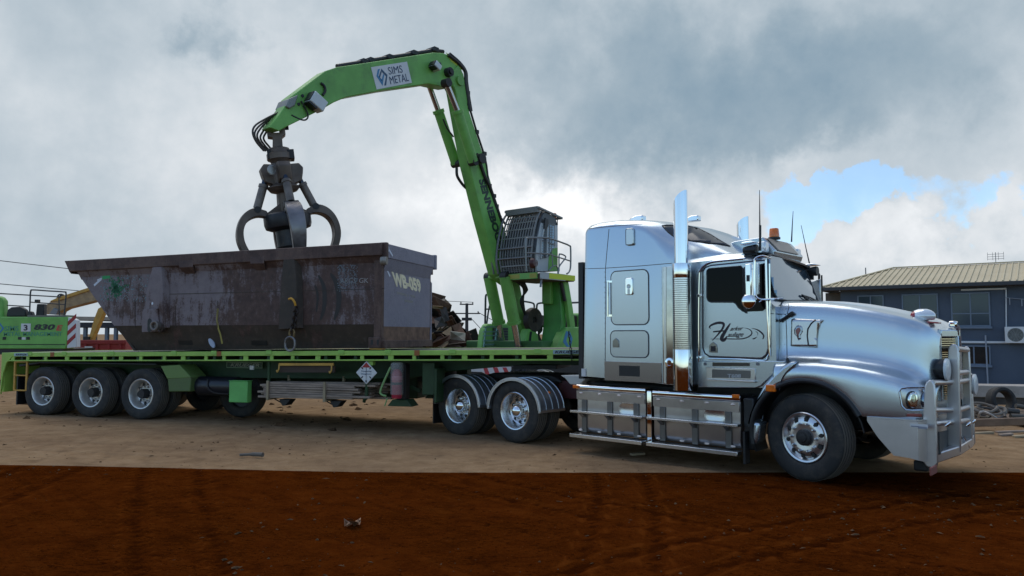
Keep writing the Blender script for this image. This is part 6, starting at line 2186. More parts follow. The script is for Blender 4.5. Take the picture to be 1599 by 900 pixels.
    bx.rings([[(3.25, y, zr), (3.34, y, zr + .10), (3.65, y, zr + .21), (4.07, y, zr + .235), (4.25, y, zr + .03), (4.22, y, zr - .06)] for y in (-.52, -.45, .45, .52)])
    rb = bx.build('roof_lamp_box', SILVER, t, bevel=.02, seg=3)
    MB().rings([[(4.09, y, zr + .22), (4.105, y, zr + .225), (4.265, y, zr + .04), (4.25, y, zr + .03)] for y in (-.42, .30)]).build('sign_face', mat('tan lamp face', (.32, .27, .22), .4, .2), rb, bevel=.006)
    for y in (-.62, .56):
        MB().box(4.06, 4.18, y - .07, y + .07, zr + .0, zr + .15).build('roof_lamp', CLEAR, rb, bevel=.02)
    p = P(1209, 372, -.1)
    bk = MB().lathe([(.085, 0), (.085, .03), (0, .03)], (p.x, -.1, p.z - .02), 'z', 20).build('beacon_base', BLACK, t)
    MB().lathe([(.070, .03), (.072, .05), (.064, .15), (.055, .16), (0, .162)], (p.x, -.1, p.z - .02), 'z', 20).build('beacon', AMBER, bk, smooth=50)
    MB().cyl((p.x, -.1, p.z - .2), (p.x, -.1, p.z - .015), .03, 10).build('beacon_stalk', DARK, bk)
    for px, y, py in ((1173, -1.02, 391), (1268, 1.02, 424)):
        p = P(px, py, y)
        h = MB().lathe([(0, -.10), (.05, -.10), (.06, -.06), (.075, .06), (.07, .085), (0, .085)], (p.x, y, p.z), 'x', 20).build('spot_lamp', BLACK, t, smooth=45)
        MB().prism([(p.x - .13, p.z + .075), (p.x + .12, p.z + .09), (p.x + .02, p.z + .12), (p.x - .10, p.z + .11)], y - .08, y + .08).build('lamp_hood', CHROME, h, bevel=.01)
        MB().box(p.x - .05, p.x + .02, y - .02, y + .02, p.z - .13, p.z - .02).build('lamp_foot', BLACK, h)
    for pts, y in (([(1187, 388), (1187, 372), (1186.5, 355), (1186, 297)], -1.0), ([(1236, 378), (1237, 355), (1238.5, 330)], .5), ([(1264, 412), (1259, 390), (1251, 352)], 1.05)):
        P3 = [P(a_, b_, y) for a_, b_ in pts]
        MB().tube(P3, [.016, .014, .010, .004] if len(P3) == 4 else [.012, .008, .004], 6).build('aerial', BLACK, t)
    MB().tube([P(1187, 392, -1.0), P(1187, 352, -1.0)], .017, 8).build('aerial_base', BLACK, t)

    # ---- mirrors
    ym = -1.42
    M_ = lambda px, py: P(px, py, ym)
    mm = MB().prism([(p.x, p.z) for p in (M_(1164.5, 413), M_(1174.5, 412), M_(1175, 466), M_(1165.5, 466))], ym - .035, ym + .035).build('side_mirror', CHROME, t, bevel=.012)
    MB().prism([(p.x, p.z) for p in (M_(1167.5, 430), M_(1172.5, 430), M_(1172.5, 440), M_(1167.5, 440))], ym - .042, ym - .0355).build('mirror_badge', INK, mm, bevel=.004)
    c = M_(1169.5, 471)
    rm = MB().lathe([(.0, -.02), (.07, -.012), (.094, .0), (.096, .015), (.085, .05), (0, .055)], (c.x, ym - .03, c.z), 'y', 26).build('round_mirror', CHROME, t, smooth=60)
    ma = MB()
    ma.tube(spline([P(1203, 404, -1.13), P(1192, 400, -1.36), P(1181, 403, -1.40), P(1178, 412, -1.41), P(1178, 452, -1.41), P(1181, 464, -1.41), P(1190, 468, -1.36), P(1208, 467, -1.13)], 6), .014, 8)
    ma.tube([P(1176, 420, -1.41), P(1178, 420, -1.41)], .012, 8)
    ma.tube([P(1196, 404, -1.135), P(1197.5, 466, -1.135), P(1202, 556, -1.128)], .013, 8)
    ma.tube(spline([P(1186, 472, -1.13), P(1192, 469, -1.13), P(1208, 467, -1.12), P(1222, 466, -1.03)], 5), .011, 8)
    ma.build('mirror_arm', CHROME, t)
    tb2 = MB().prism([(p.x, p.z) for p in (P(a_, b_, -1.2) for a_, b_ in ((1181.5, 412), (1186, 411), (1186.5, 460), (1182, 461)))], -1.22, -1.19)
    tb2.build('mirror_shell', mat('pale mirror back', (.52, .55, .58), .2, .9), t, bevel=.008)
    # far mirror seen past the windscreen
    yf = 1.32
    fm = MB().prism([(p.x, p.z) for p in (P(a_, b_, yf) for a_, b_ in ((1268, 440), (1282, 436), (1283, 474), (1270, 476)))], yf - .04, yf + .04).build('side_mirror', mat('pale mirror back', (.52, .55, .58)), t, bevel=.01)
    fa = MB().tube(spline([P(1258, 430, 1.0), P(1268, 429, 1.25), P(1278, 428, 1.32), P(1279, 436, 1.30), P(1279, 474, 1.30)], 5), .018, 8)
    fa.tube([P(1283, 430, 1.3), P(1284, 472, 1.3)], .014, 6)
    fa.build('mirror_arm', DARK, t)
    return t


prime_mover()

# ================================================================== MATERIAL HANDLER
def handler():
    f = MH
    t = thing('material_handler', 'green material handler with raised caged cab, its long boom holding a grapple over the bin', 'material handler', f)
    P = lambda px, py, y: f.at(px, py, y=y)
    X = lambda px, py, x: f.at(px, py, x=x)
    def prism(pts, y0, y1, name, m_, parent=t, bevel=.02, yp=None, **k):
        q = [P(a, b, y0 if yp is None else yp) for a, b in pts]
        return MB().prism([(p.x, p.z) for p in q], y0, y1).build(name, m_, parent, bevel=bevel, **k)
    # ---- undercarriage and upper structure
    MB().box(-2.6, 3.6, -1.35, 1.5, .55, 1.0).box(-1.0, 1.6, -.9, 1.0, 1.0, 1.25).build('undercarriage', DARK, t, bevel=.05)
    w0 = None
    for x in (-1.9, 2.4):
        for y in (-1.25, 1.4):
            MBw = MB().lathe([(.0, -.22), (.28, -.22), (.30, -.25), (.50, -.24), (.58, -.18), (.60, 0), (.58, .18), (.50, .24), (.30, .25), (.28, .22), (0, .22)], (0, 0, 0), 'y', 36)
            if w0 is None:
                w0 = MBw.build('wheel', TYRE, t); o = w0
            else:
                o = w0.copy(); COL.objects.link(o); o.parent = t
            o.location = (x, y, .60)
    MB().box(-1.5, 4.6, -1.35, 1.5, 1.26, 1.62).build('turntable_deck', mat('dark green deck', (.03, .12, .025), .6, dirt=.3), t, bevel=.03)
    MB().box(2.4, 4.7, -1.4, 1.6, 1.63, 2.5).build('counterweight', HGREEN, t, bevel=.08)
    # chevron board low on the near side, seen between trailer and drive wheels
    def cp(px, py): return P(px, py, -1.42)
    ch = [(716, 574), (798, 573), (798, 578), (794, 583), (776, 592), (766, 588), (752, 581), (716, 580)]
    q = [cp(*a) for a in ch]
    cv = MB().prism([(p.x, p.z) for p in q], -1.43, -1.405).build('chevron_board', SIGNW, t)
    st = MB()
    for a, b, c, d in (((724, 574), (729, 574), (733, 580.5), (728, 580.5)), ((754, 574), (760, 574), (765, 587), (757, 583.5)), ((769, 574), (776, 574), (782, 589), (776, 591), (770, 589))[:4], ((784, 574), (790, 574), (794, 582), (789, 585))):
        q = [cp(*a_) for a_ in (a, b, c, d)]
        st.prism([(p.x, p.z) for p in q], -1.434, -1.4305)
    st.build('red_stripe', mat('chevron red', (.45, .03, .04), .5), cv, smooth=0)
    # left engine housing with ladder
    prism([(743, 548), (747, 516), (753, 506), (790, 505), (797, 548)], .75, 1.0, 'engine_housing', HGREEN, bevel=.05, yp=1.0)
    gr = MB()
    for k in range(8):
        y_ = 514 + k * 4.1
        gr.bar(P(770, y_, .73), P(793, y_, .73), .02, .07)
    gr.build('louvre', INK, t)
    ld = MB()
    for y_ in (510.5, 518, 524, 531.5, 538):
        ld.bar(P(755, y_ + .5, .40), P(776, y_, .40), .05, .035)
    for a, b in (((776.5, 510), (772.5, 542)), ((759, 510), (755.5, 542))):
        ld.bar(P(*a, .40), P(*b, .40), .04, .03)
    ld.build('ladder', mat('pale blue green ladder', (.17, .30, .27), .45, .3), t)
    hr = MB()
    dk = mat('dark hand rail steel', (.06, .065, .068), .45, .5)
    hr.tube(spline([P(757.5, 506, .7), P(758, 480, .7), P(758.5, 463, .7), P(761, 460, .7), P(765, 460, .7), P(775, 463, .7), P(777, 466, .7), P(777, 490, .7), P(775, 506, .7)], 4), .03, 8)
    hr.tube(spline([P(760, 506, .9), P(763, 485, .9), P(766, 475, .9), P(772, 474, .9)], 4), .025, 8).tube([P(757, 483, .7), P(777, 483, .7)], .022, 6)
    hr.tube(spline([P(819, 471, .6), P(830, 473, .6), P(834, 476, .6), P(834, 486, .6)], 4), .028, 8)
    hr.tube(spline([P(838, 486, -.4), P(838.5, 477, -.4), P(841, 474, -.4), P(850, 473, -.4)], 4), .028, 8)
    hr.tube([P(882, 473.5, -1.2), P(905, 472.5, -1.2)], .028, 8)
    hr.build('hand_rail', dk, t)
    prism([(868, 548), (884, 514), (889, 511), (905, 511), (910, 548)], -1.6, -1.3, 'side_housing', HGREEN, bevel=.03)
    lg = MB()
    for pts in ([(879, 534), (884, 517), (888, 519), (884, 532), (888, 541), (886, 544)], [(889, 517), (894, 529), (891, 543), (888, 543), (890, 530), (887, 521)]):
        q = [P(a, b, -1.6) for a, b in pts]
        lg.prism([(p.x, p.z) for p in q], -1.606, -1.601)
    lg.build('emblem', SBLUE, t, smooth=0)
    rl = P(832.5, 500, -.55)
    hrl = MB().lathe([(.10, -.06), (.34, -.08), (.36, -.02), (.36, .05), (.34, .10), (.10, .08)], (0, 0, 0), 'y', 28, True).fn(lambda p: (p.x + rl.x, p.y + rl.y, p.z * 1.0 + rl.z)).build('hose_reel', mat('dark brown reel', (.035, .026, .022), .6, .2, dirt=.4), t, smooth=45)
    sp = MB()
    for k in range(5):
        a = k * 2 * math.pi / 5
        sp.bar((rl.x, rl.y, rl.z), (rl.x + .34 * math.cos(a), rl.y, rl.z + .34 * math.sin(a)), .05, .04)
    sp.build('reel_spoke', DARK, hrl)
    hb_ = MB()
    for k in range(4):
        hb_.tube(spline([P(836 + k * 2, 500, -.5), P(840 + k * 2, 512 + k, -.45), P(842 - k, 526, -.4), P(848, 536, -.35), P(851, 524, -.3)], 5), .03, 6)
    hb_.build('hydraulic_hose', HOSE, t)
    prism([(840, 507), (846, 492), (853, 493), (853, 512)], .4, 1.2, 'valve_block', mat('grimy engine block', (.07, .05, .04), .6, .2, vary=.4), bevel=.04)
    prism([(884, 512), (886, 494), (893, 490), (904, 494), (905, 512)], .2, .9, 'valve_block', mat('grimy engine block', (.07, .05, .04)), bevel=.06)

    # ---- lower boom
    yN, yF = -.30, .06
    boom = prism([(716, 101), (724, 116), (728, 140), (733, 175), (755, 243), (771, 300), (790, 365), (812, 444), (824, 512), (828, 546), (815, 546), (819, 522), (803, 483), (797, 446), (786, 438), (777, 429), (753, 340), (733, 259), (724, 212), (711, 140), (700, 118)], yN, yF, 'boom', HGREEN, bevel=.025)
    letters(MB(), 'SENNEBOGEN', P(747.0, 281, yN - .001), P(781, 400, yN - .001), P(757.0, 279, yN - .001), 0, .05, (0, -1, 0), .006).build('lettering', mat('black green lettering', (.012, .030, .016), .5), boom, smooth=0)
    prism([(814, 548), (826, 514), (834, 513), (840, 522), (844, 548)], -.62, -.34, 'boom_bracket', HGREEN, bevel=.03)
    prism([(826, 532), (828, 518), (831, 518), (829, 534)], -.632, -.621, 'bracket_slot', INK, bevel=0)
    hs = MB()
    for k, off in enumerate((0, 2.2)):
        hs.tube(spline([P(700 + off, 86 - off, yN), P(716 + off, 99 - off * .5, yN), P(726 + off * .8, 112, yN), P(727 + off, 128, yN), P(730 + off, 150, yN), P(734 + off, 174, yN)], 5), .045 if k == 0 else .035, 7)
    hs.tube(spline([P(733, 168, yN), P(744, 205, yN), P(758, 250, yN), P(764, 290, yN), P(777, 330, yN), P(790, 352, yN)], 5), .03, 7)
    hs.tube(spline([P(744, 240, yN - .02), P(750, 256, yN - .03), P(757, 276, yN - .03), P(764, 290, yN - .03), P(771, 310, yN), P(783, 346, yN)], 5), .05, 7)
    hs.tube(spline([P(766, 289, yN - .02), P(772, 312, yN), P(785, 350, yN)], 4), .025, 6)
    hs.tube(spline([P(713, 262, yF), P(714, 275, yF), P(722, 288, yF), P(730, 296, yF)], 5), .04, 7)
    hs.tube(spline([P(692, 186, yF), P(698, 200, yF), P(708, 214, yF)], 4), .025, 6)
    hs.build('hydraulic_hose', HOSE, boom)
    cl = MB()
    for px, py in ((733, 168), (731, 145), (732, 163), (757, 240), (765, 290), (772, 306), (776, 322), (745, 206)):
        p = P(px, py, yN); cl.box(p.x - .06, p.x + .06, yN - .02, yN + .1, p.z - .05, p.z + .05)
    cl.build('hose_clip', DARK, boom)
    lug = MB()
    for px, py in ((710, 256), (742, 253)):
        p = P(px, py, yN - .2)
    a = P(741, 252, yN); 
    MB().cyl((a.x - .1, yN - .34, a.z), (a.x - .1, yF + .36, a.z), .07, 14).cyl((a.x - .1, yN - .40, a.z), (a.x - .1, yN - .05, a.z), .14, 14).cyl((a.x - .1, yF + .02, a.z), (a.x - .1, yF + .30, a.z), .10, 14).build('pivot_pin', DARK, boom, smooth=40)

    # ---- stick
    yn, yf = -.27, .06
    stick = prism([(421, 199), (437, 178), (444, 168), (452, 153), (508, 111), (526, 105), (600, 94), (677, 82), (692, 83), (706, 88), (718, 101), (724, 118), (724, 130), (716, 134), (697, 137), (669, 131), (600, 141), (541, 152), (522, 160), (503, 171), (448, 198), (436, 205)], yn, yf, 'stick', HGREEN, bevel=.02)
    MB().prism([(p.x, p.z) for p in (P(a, b, yn) for a, b in ((696, 82), (719, 99), (722, 110), (704, 96)))], yn - .006, yn - .001).build('warning_label', mat('yellow green label', (.42, .50, .05), .5), stick)
    sgp = [(579.3, 105.2), (635.5, 96.5), (643.2, 129.5), (588.2, 140)]
    sg = prism(sgp, yn - .012, yn - .001, 'sign_panel', SIGNW, stick, 0, yn - .01)
    L = lambda u, v: P(570 + u / 15., 90 + v / 15., yn - .013)
    letters(MB(), 'SIMS', L(565, 405), L(888, 352), L(525, 232), 0, -.002).build('lettering', mat('navy lettering', (.012, .035, .09), .5), sg, smooth=0)
    letters(MB(), 'METAL', L(600, 628), L(1030, 548), L(562, 450), 0, -.003).build('thin_lettering', mat('navy lettering', (.012, .035, .09)), sg, smooth=0)
    for nm_, m_, pts in (('emblem', SBLUE, [(300, 280), (345, 266), (308, 430), (418, 590), (412, 662), (270, 440)]), ('emblem', SBLUED, [(378, 262), (522, 410), (492, 655), (452, 655), (492, 440), (372, 312)]), ('emblem', SBLUED, [(366, 315), (388, 345), (350, 470), (402, 540), (400, 580), (320, 455)]), ('emblem', SBLUE, [(425, 385), (450, 415), (420, 580), (405, 600), (410, 545), (375, 510), (398, 500)])):
        q = [L(*a) for a in pts]
        MB().prism([(p.x, p.z) for p in q], yn - .018, yn - .013).build(nm_, m_, sg, smooth=0)
    th = MB()
    th.tube([P(526, 104, 0), P(560, 98.5, 0), P(600, 91.5, 0), P(640, 85.5, 0), P(677, 79, 0), P(692, 81, 0)], .055, 8).tube([P(526, 104, .12), P(600, 92, .12), P(677, 80, .12)], .04, 8)
    th.build('hydraulic_hose', HOSE, stick)
    hc = MB()
    for px, py in ((567, 98), (578, 96), (607, 91), (645, 84.5), (677, 79)):
        p = P(px, py, 0); hc.box(p.x - .08, p.x + .08, -.12, .2, p.z - .05, p.z + .06)
    hc.build('hose_clip', DARK, stick)
    for a, b in (((486, 159), (502, 149)), ((675, 102), (685, 98))):
        big = a[0] < 600
        p = P((a[0] + b[0]) / 2, (a[1] + b[1]) / 2 + (6 if big else 4), yn - .12)
        s = .19 if big else .11
        k = MB().box(-s, s, -.12, .12, -s * .72, s * .72).xf(Matrix.Translation(p) @ Matrix.Rotation(R(28), 4, 'Y') @ Matrix.Rotation(0, 4, 'X')).build('work_lamp', mat('white lamp box', (.55, .58, .58), .4, dirt=.2), stick, bevel=.02)
        MB().box(-s - .02, -s - .001, -.1, .1, -s * .6, s * .6).box(-s - .0, s * .2, -.10, .10, -s * .95, -s * .725).xf(Matrix.Translation(p) @ Matrix.Rotation(R(28), 4, 'Y')).build('lamp_shade', BLACK, k)
    MB().tube(spline([P(501, 130, yn - .02), P(506, 134, yn - .03), P(508, 142, yn - .03), P(504, 149, yn - .03)], 5), .03, 7).tube(spline([P(470, 158, yn - .03), P(475, 166, yn - .04), P(481, 180, yn - .04), P(478, 187, yn - .03), P(470, 187, yn), P(455, 180, yn)], 5), .018, 6).build('lamp_cable', HOSE, stick)
    bo = MB()
    for px, py in ((472, 150), (466, 163), (687, 100)):
        p = P(px, py, yn); bo.cyl((p.x, yn - .02, p.z), (p.x, yn + .01, p.z), .035, 10)
    bo.build('bolt', INK, stick)
    prism([(447, 166), (452, 154), (466, 148), (461, 165), (452, 170)], yn - .05, yf + .05, 'hose_guard', mat('scuffed grey guard', (.22, .23, .21), .5, .4, dirt=.4), stick, .02)
    pp = P(698, 114, yn)
    MB().cyl((pp.x, yn - .14, pp.z), (pp.x, yf + .14, pp.z), .12, 18).cyl((pp.x, yn - .19, pp.z), (pp.x, yn - .05, pp.z), .07, 14).build('pivot_pin', DARK, stick, smooth=40)
    pp = P(716, 127, yn)
    MB().cyl((pp.x, yn - .09, pp.z), (pp.x, yf + .09, pp.z), .13, 18).build('pivot_boss', HGREEN, stick, smooth=40)

    # ---- cylinders: (rod end, collar, barrel end) on each side of the boom
    def cylinder(pts, y, r_, rr, name, m_=HGREEN):
        A, B_, C_ = (P(px, py, y) for px, py in pts)
        c = MB().tube([B_, B_.lerp(C_, .06), B_.lerp(C_, .0601), C_], [r_ * 1.18, r_ * 1.18, r_, r_], 18).build(name, m_, t, smooth=40)
        MB().tube([A, B_], rr, 14).build('piston_rod', ROD, c, smooth=50)
        MB().cyl(C_ - Vector((0, .11, 0)), C_ + Vector((0, .11, 0)), r_ * .8, 14).cyl(A - Vector((0, .1, 0)), A + Vector((0, .1, 0)), rr * 1.5, 14).build('eye_bush', DARK, c, smooth=40)
        return c
    cylinder(((697, 130), (714, 173), (739, 253)), yN - .24, .135, .075, 'stick_cylinder')
    A = P(697, 130, yN - .24); 
    # the far-side pair, offset across the boom
    cylinder(((668, 128), (684, 172), (712, 256)), yF + .26, .135, .075, 'stick_cylinder')
    cylinder(((811, 548), (803, 506), (789, 432)), yN - .30, .17, .095, 'boom_cylinder')
    cylinder(((786, 546), (779, 506), (764, 433)), yF + .30, .17, .095, 'boom_cylinder')
    a, b = P(789, 433, yN - .3), P(764, 433, yF + .3)
    MB().cyl((a.x, a.y - .1, a.z), (b.x, b.y + .1, b.z), .07, 14).build('pivot_pin', HGREEN, t, smooth=40)
    prism([(778, 548), (782, 540), (794, 541), (796, 548)], .3, .8, 'cylinder_foot', YEL, bevel=.02)

    # ---- cab riser
    yr = -1.45
    e = [P(874, 438, yr), P(877, 503, yr), P(871, 552, yr)]
    yL = X(846, 445, e[0].x).y
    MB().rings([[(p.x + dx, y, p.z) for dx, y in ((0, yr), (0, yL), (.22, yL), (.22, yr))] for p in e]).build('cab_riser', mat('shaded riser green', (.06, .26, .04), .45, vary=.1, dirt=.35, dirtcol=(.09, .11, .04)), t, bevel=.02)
    e2 = [P(871, 440, yr), P(880, 480, yr - .05), P(884, 510, yr - .05), P(874, 552, yr - .05)]
    MB().rings([[(p.x + dx, y, p.z) for dx, y in ((.10, yr - .01), (.10, yr - .13), (.34, yr - .13), (.34, yr - .01))] for p in e2]).build('riser_side', HGREEN, t, bevel=.015)
    a = P(848, 448, -.9)
    MB().box(a.x - .06, a.x + .1, -1.2, -.9, a.z - .5, a.z + .25).build('riser_link', HGREEN, t, bevel=.02)
    MB().tube([P(876, 442, yr - .1), P(882, 470, yr - .1)], .05, 10).build('riser_cylinder', DARK, t)
    hs = MB()
    for k in range(5):
        hs.tube(spline([P(806 + 3 * k, 440, -.6), P(815 + 2 * k, 447 + k, -.62), P(818 + k, 455, -.6), P(817 - k, 470, -.55), P(820, 492, -.5)], 5), .03, 6)
    hs.build('hydraulic_hose', HOSE, t)

    # ---- platform
    za, zb_ = 3.28, 3.43
    pl = MB().box(-2.12, -.55, -1.78, -.42, za, zb_).build('platform', mat('rusty platform underside', (.10, .07, .055), .7, .3, vary=.3, dirt=.4), t, bevel=.01)
    MB().box(-2.125, -1.0, -1.80, -1.781, za + .0, zb_ + .03).build('edge_strip', mat('grey edge strip', (.36, .38, .38), .5, .3), pl)
    MB().box(-1.75, -.55, -1.806, -1.8005, za + .02, zb_ + .02).build('safety_strip', mat('lime yellow tape', (.52, .60, .02), .5, dirt=.2), pl)
    MB().box(-2.146, -2.121, -1.70, -.45, za + .01, zb_ + .02).build('front_edge', HGREEN, pl)
    MB().box(-2.152, -2.1465, -1.10, -.5, za + .03, zb_ + .0).box(-2.152, -2.1465, -1.68, -1.45, za + .03, zb_ + .0).build('safety_strip', mat('dusty yellow tape', (.36, .33, .06), .6, dirt=.3), pl)
    MB().bar((-2.0, -1.74, za + .05), (-2.05, -1.74, za - .22), .05, .03).build('hanging_bracket', GREY, pl)

    # ---- cab
    yS, yI = -1.55, -.42
    prof_px = [(838, 425), (835, 402), (838, 370), (843, 346), (848, 333), (852, 330), (868, 340), (871, 350), (871, 424)]
    q = [P(a, b, yS) for a, b in prof_px]
    prof = [(p.x, p.z) for p in q]
    zf = prof[0][1]
    cabm = MB().prism([(x, max(z, zb_ + .002)) for x, z in prof], yS, yI).build('operator_cab', mat('cab charcoal', (.06, .062, .065), .35), t, bevel=.03)
    # side: white frame, glass and guard mesh
    S = lambda px, py, d=0.: P(px, py, yS - d)
    def side(pts, d0, d1, name, m_, **k):
        qq = [S(a, b, d1) for a, b in pts]
        return MB().prism([(p.x, p.z) for p in qq], yS - d1, yS - d0).build(name, m_, cabm, **k)
    side([(839, 424), (836.5, 402), (840, 370), (845, 348), (850, 349), (846, 372), (843, 402), (844, 424)], .002, .03, 'door_frame', mat('pale grey cab panel', (.42, .45, .46), .4, dirt=.25), bevel=.008)
    side([(844, 424), (843, 405), (853, 403), (858, 400), (862, 392), (866, 386), (871, 385), (871, 424)], .002, .02, 'side_panel', mat('pale grey cab panel', (.42, .45, .46)), bevel=.006)
    side([(856, 424), (857, 402), (862, 392), (865, 388), (871, 387), (871, 424)], .021, .03, 'green_panel', HGREEN, bevel=.004)
    side([(866, 352), (871, 352), (871, 386), (866, 386)], .002, .02, 'rear_post', mat('pale grey cab panel', (.42, .45, .46)), bevel=.006)
    gl = side([(845, 403), (846, 375), (851, 349), (866, 353), (866, 386), (858, 399)], .001, .008, 'side_window', mat('cab glass', (.30, .38, .46), .12, .6, spec=.8))
    ms = MB()
    for k in range(22):
        y_ = 350 + k * 2.5
        x0 = 850.5 - max(0, (y_ - 350)) * .13
        x1 = 866 if y_ < 386 else 866 - (y_ - 386) * .8
        if x1 - x0 > 3:
            ms.bar(S(x0, y_, .045), S(x1, y_ + .6, .045), .010, .016)
    for px in (854, 858, 862):
        ms.bar(S(px, 350, .045), S(px - 1, 398, .045), .012, .012)
    ms.build('side_guard_mesh', MESH, cabm)
    MB().bar(S(854.5, 350, .05), S(853.5, 402, .05), .04, .05, (0, 1, 0)).bar(S(850.5, 349, .05), S(845, 376, .05), .035, .05, (0, 1, 0)).bar(S(845, 376, .05), S(844.5, 404, .05), .035, .05, (0, 1, 0)).build('guard_frame', mat('pale grey cab panel', (.42, .45, .46)), cabm)
    side([(850, 358), (857, 354), (857, 343), (852, 340)], .05, .10, 'work_lamp', BLACK, bevel=.01)
    # front guard: curved cage of bars
    fr = MB()
    curve = [Vector((x - .13, 0, z)) for x, z in prof[:6]]
    cs = spline(curve, 4)
    ys = [yI - .02 - (yI - yS - .04) * k / 12 for k in range(13)]
    for k, y in enumerate(ys):
        fr.tube([(p.x, y, p.z) for p in cs], .030 if k in (0, 12) else .018, 6)
    for j in range(2, len(cs), 2):
        p = cs[j]
        fr.bar((p.x - .01, yI, p.z), (p.x - .01, yS, p.z), .02, .035)
    n = 0
    for j in range(1, 9):
        p = cs[min(len(cs) - 1, j)]
    for k in range(16):
        z = cs[0].z + .04 + k * .045
        x = cs[0].x - .02
        fr.bar((x + .0, yI, z), (x + .0, yS, z), .010, .012)
    fr.build('front_guard', MESH, cabm)
    hz = MB()
    for zz in (.38, .62):
        p = min(cs, key=lambda v: abs(v.z - cs[0].z - zz))
        hz.tube([(p.x - .05, yI + .06, p.z), (p.x - .05, yS - .02, p.z)], .022, 8)
    hz.tube([(p.x - .05, yI + .08, p.z) for p in cs], .03, 8).tube([(p.x - .08, yI + .22, p.z) for p in cs[:-3]], .022, 8)
    hz.build('front_rail', GREY, cabm)
    # roof guard
    top = prof[4]
    rf = MB()
    for k in range(8):
        y = yI + .02 - (yI - yS + .04) * k / 7
        rf.bar((top[0] - .22, y, top[1] + .12), (prof[7][0] + .15, y, prof[7][1] + .18), .05, .05)
    for k in range(5):
        u = k / 4
        a = Vector((top[0] - .22, yI + .04, top[1] + .12)).lerp(Vector((prof[7][0] + .15, yI + .04, prof[7][1] + .18)), u)
        rf.bar(a, a + Vector((0, yS - yI - .08, 0)), .06, .06)
    rf.bar((top[0] - .2, yI, top[1] + .08), (top[0] - .2, yS, top[1] + .08), .12, .16)
    rf.build('roof_guard', MESH, cabm)
    p = S(864, 340, -.15)
    bc = MB().lathe([(.06, 0), (.06, .13), (.04, .15), (0, .15)], (p.x + .05, p.y, p.z - .02), 'z', 14).build('beacon', mat('dull orange beacon', (.45, .12, .04), .4), cabm)
    MB().tube([S(870.5, 352, .02), S(870.5, 338, .02)], .014, 5).build('aerial', BLACK, cabm)
    # guard rail round the platform
    g = MB()
    zt = zb_ + 1.02
    yR = -1.76
    PR = lambda px, py: P(px, py, yR)
    g.tube(spline([PR(822, 424), PR(821, 400), PR(821, 376), PR(823, 372), PR(830, 371.5), PR(855, 372), PR(880, 380), PR(889, 384), PR(891, 388), PR(891, 415), PR(889, 424), PR(885, 428)], 4), .024, 8)
    g.tube([PR(822, 395), PR(855, 396.5), PR(891, 408)], .02, 8)
    g.tube([PR(837, 425), PR(836, 396)], .02, 8).tube(spline([PR(873, 424), PR(873, 400), PR(875, 397), PR(881, 399), PR(883, 403), PR(873, 417), PR(872, 428)], 4), .02, 8)
    g.tube(spline([PR(857, 423), PR(862, 417), PR(868, 415), PR(871, 420), PR(871, 428)], 4), .018, 8).tube([PR(862, 396), PR(863, 415)], .018, 6)
    g.build('guard_rail', mat('pale rail steel', (.20, .21, .215), .4, .7), pl)
    p = PR(836, 411)
    sp = MB().lathe([(0, -.07), (.10, -.06), (.14, 0), (.14, .05), (0, .06)], (p.x, p.y + .05, p.z), 'y', 16).build('work_lamp', mat('dark red lamp', (.07, .02, .02), .4), pl, smooth=50)

    # ---- grapple, hanging a little out of plumb
    pin = P(430.5, 199, 0)
    Mw = f.mat.to_3x3().inverted()
    right = Mw @ Vector((1, 0, 0)); away = Mw @ Vector((-.30, .954, 0)); right = away.cross(Vector((0, 0, 1))).normalized(); away.normalize()
    tilt = Matrix.Rotation(R(-8), 3, away)
    def gpt(v):
        """grapple axes: x to the right, y away, z up from the pin"""
        w = right * v[0] + away * v[1] + Vector((0, 0, v[2]))
        return pin + tilt @ w
    def gb(mb, name, m_, parent=None, bevel=0., smooth=40, sub=0):
        return mb.fn(gpt).build(name, m_, parent or t, bevel=bevel, smooth=smooth, sub=sub)
    gm = MB().prism([(-.17, .10), (.17, .10), (.17, -.02), (.15, -.24), (.10, -.24), (.10, -.36), (.13, -.50), (-.13, -.50), (-.10, -.36), (-.10, -.24), (-.15, -.24), (-.17, -.02)], -.10, .10)
    grp = gb(MB().lathe([(0, -.44), (.15, -.44), (.22, -.47), (.23, -.56), (.26, -.58), (.26, -.70), (.20, -.74), (.18, -.80), (0, -.80)], (0, 0, 0), 'z', 20), 'grapple', STEEL, None, .0)
    gb(MB().prism([(-.19, .08), (-.10, .08), (-.09, -.14), (.06, -.14), (.06, .08), (.18, .08), (.18, -.18), (.10, -.24), (.09, -.46), (-.12, -.46), (-.09, -.24), (-.19, -.22)], -.11, .11), 'hanger_link', STEEL, grp, .012)
    gb(MB().cyl((-.26, 0, 0), (.26, 0, 0), .07, 14).box(-.24, -.16, -.16, .16, -.5, -.70).box(.16, .30, -.16, .16, -.52, -.72), 'hanger_pin', DARK, grp, .01)
    gb(MB().lathe([(0, -.78), (.20, -.78), (.24, -.86), (.24, -1.22), (.34, -1.30), (.28, -1.38), (.15, -1.42), (.16, -1.78), (.17, -1.88), (0, -1.88)], (0, 0, 0), 'z', 16), 'grapple_head', STEEL, grp, .01, 30)
    gb(MB().lathe([(0, -1.84), (.44, -1.86), (.475, -1.89), (.485, -1.93), (.485, -2.08), (.46, -2.16), (.36, -2.20), (.28, -2.22), (.27, -2.55), (.24, -2.6), (0, -2.6)], (0, 0, 0), 'z', 40), 'lower_hub', mat('dark blue black casting', (.045, .045, .05), .45, .5, vary=.3, dirt=.4), grp, .0, 25)
    a0 = -90 + 9
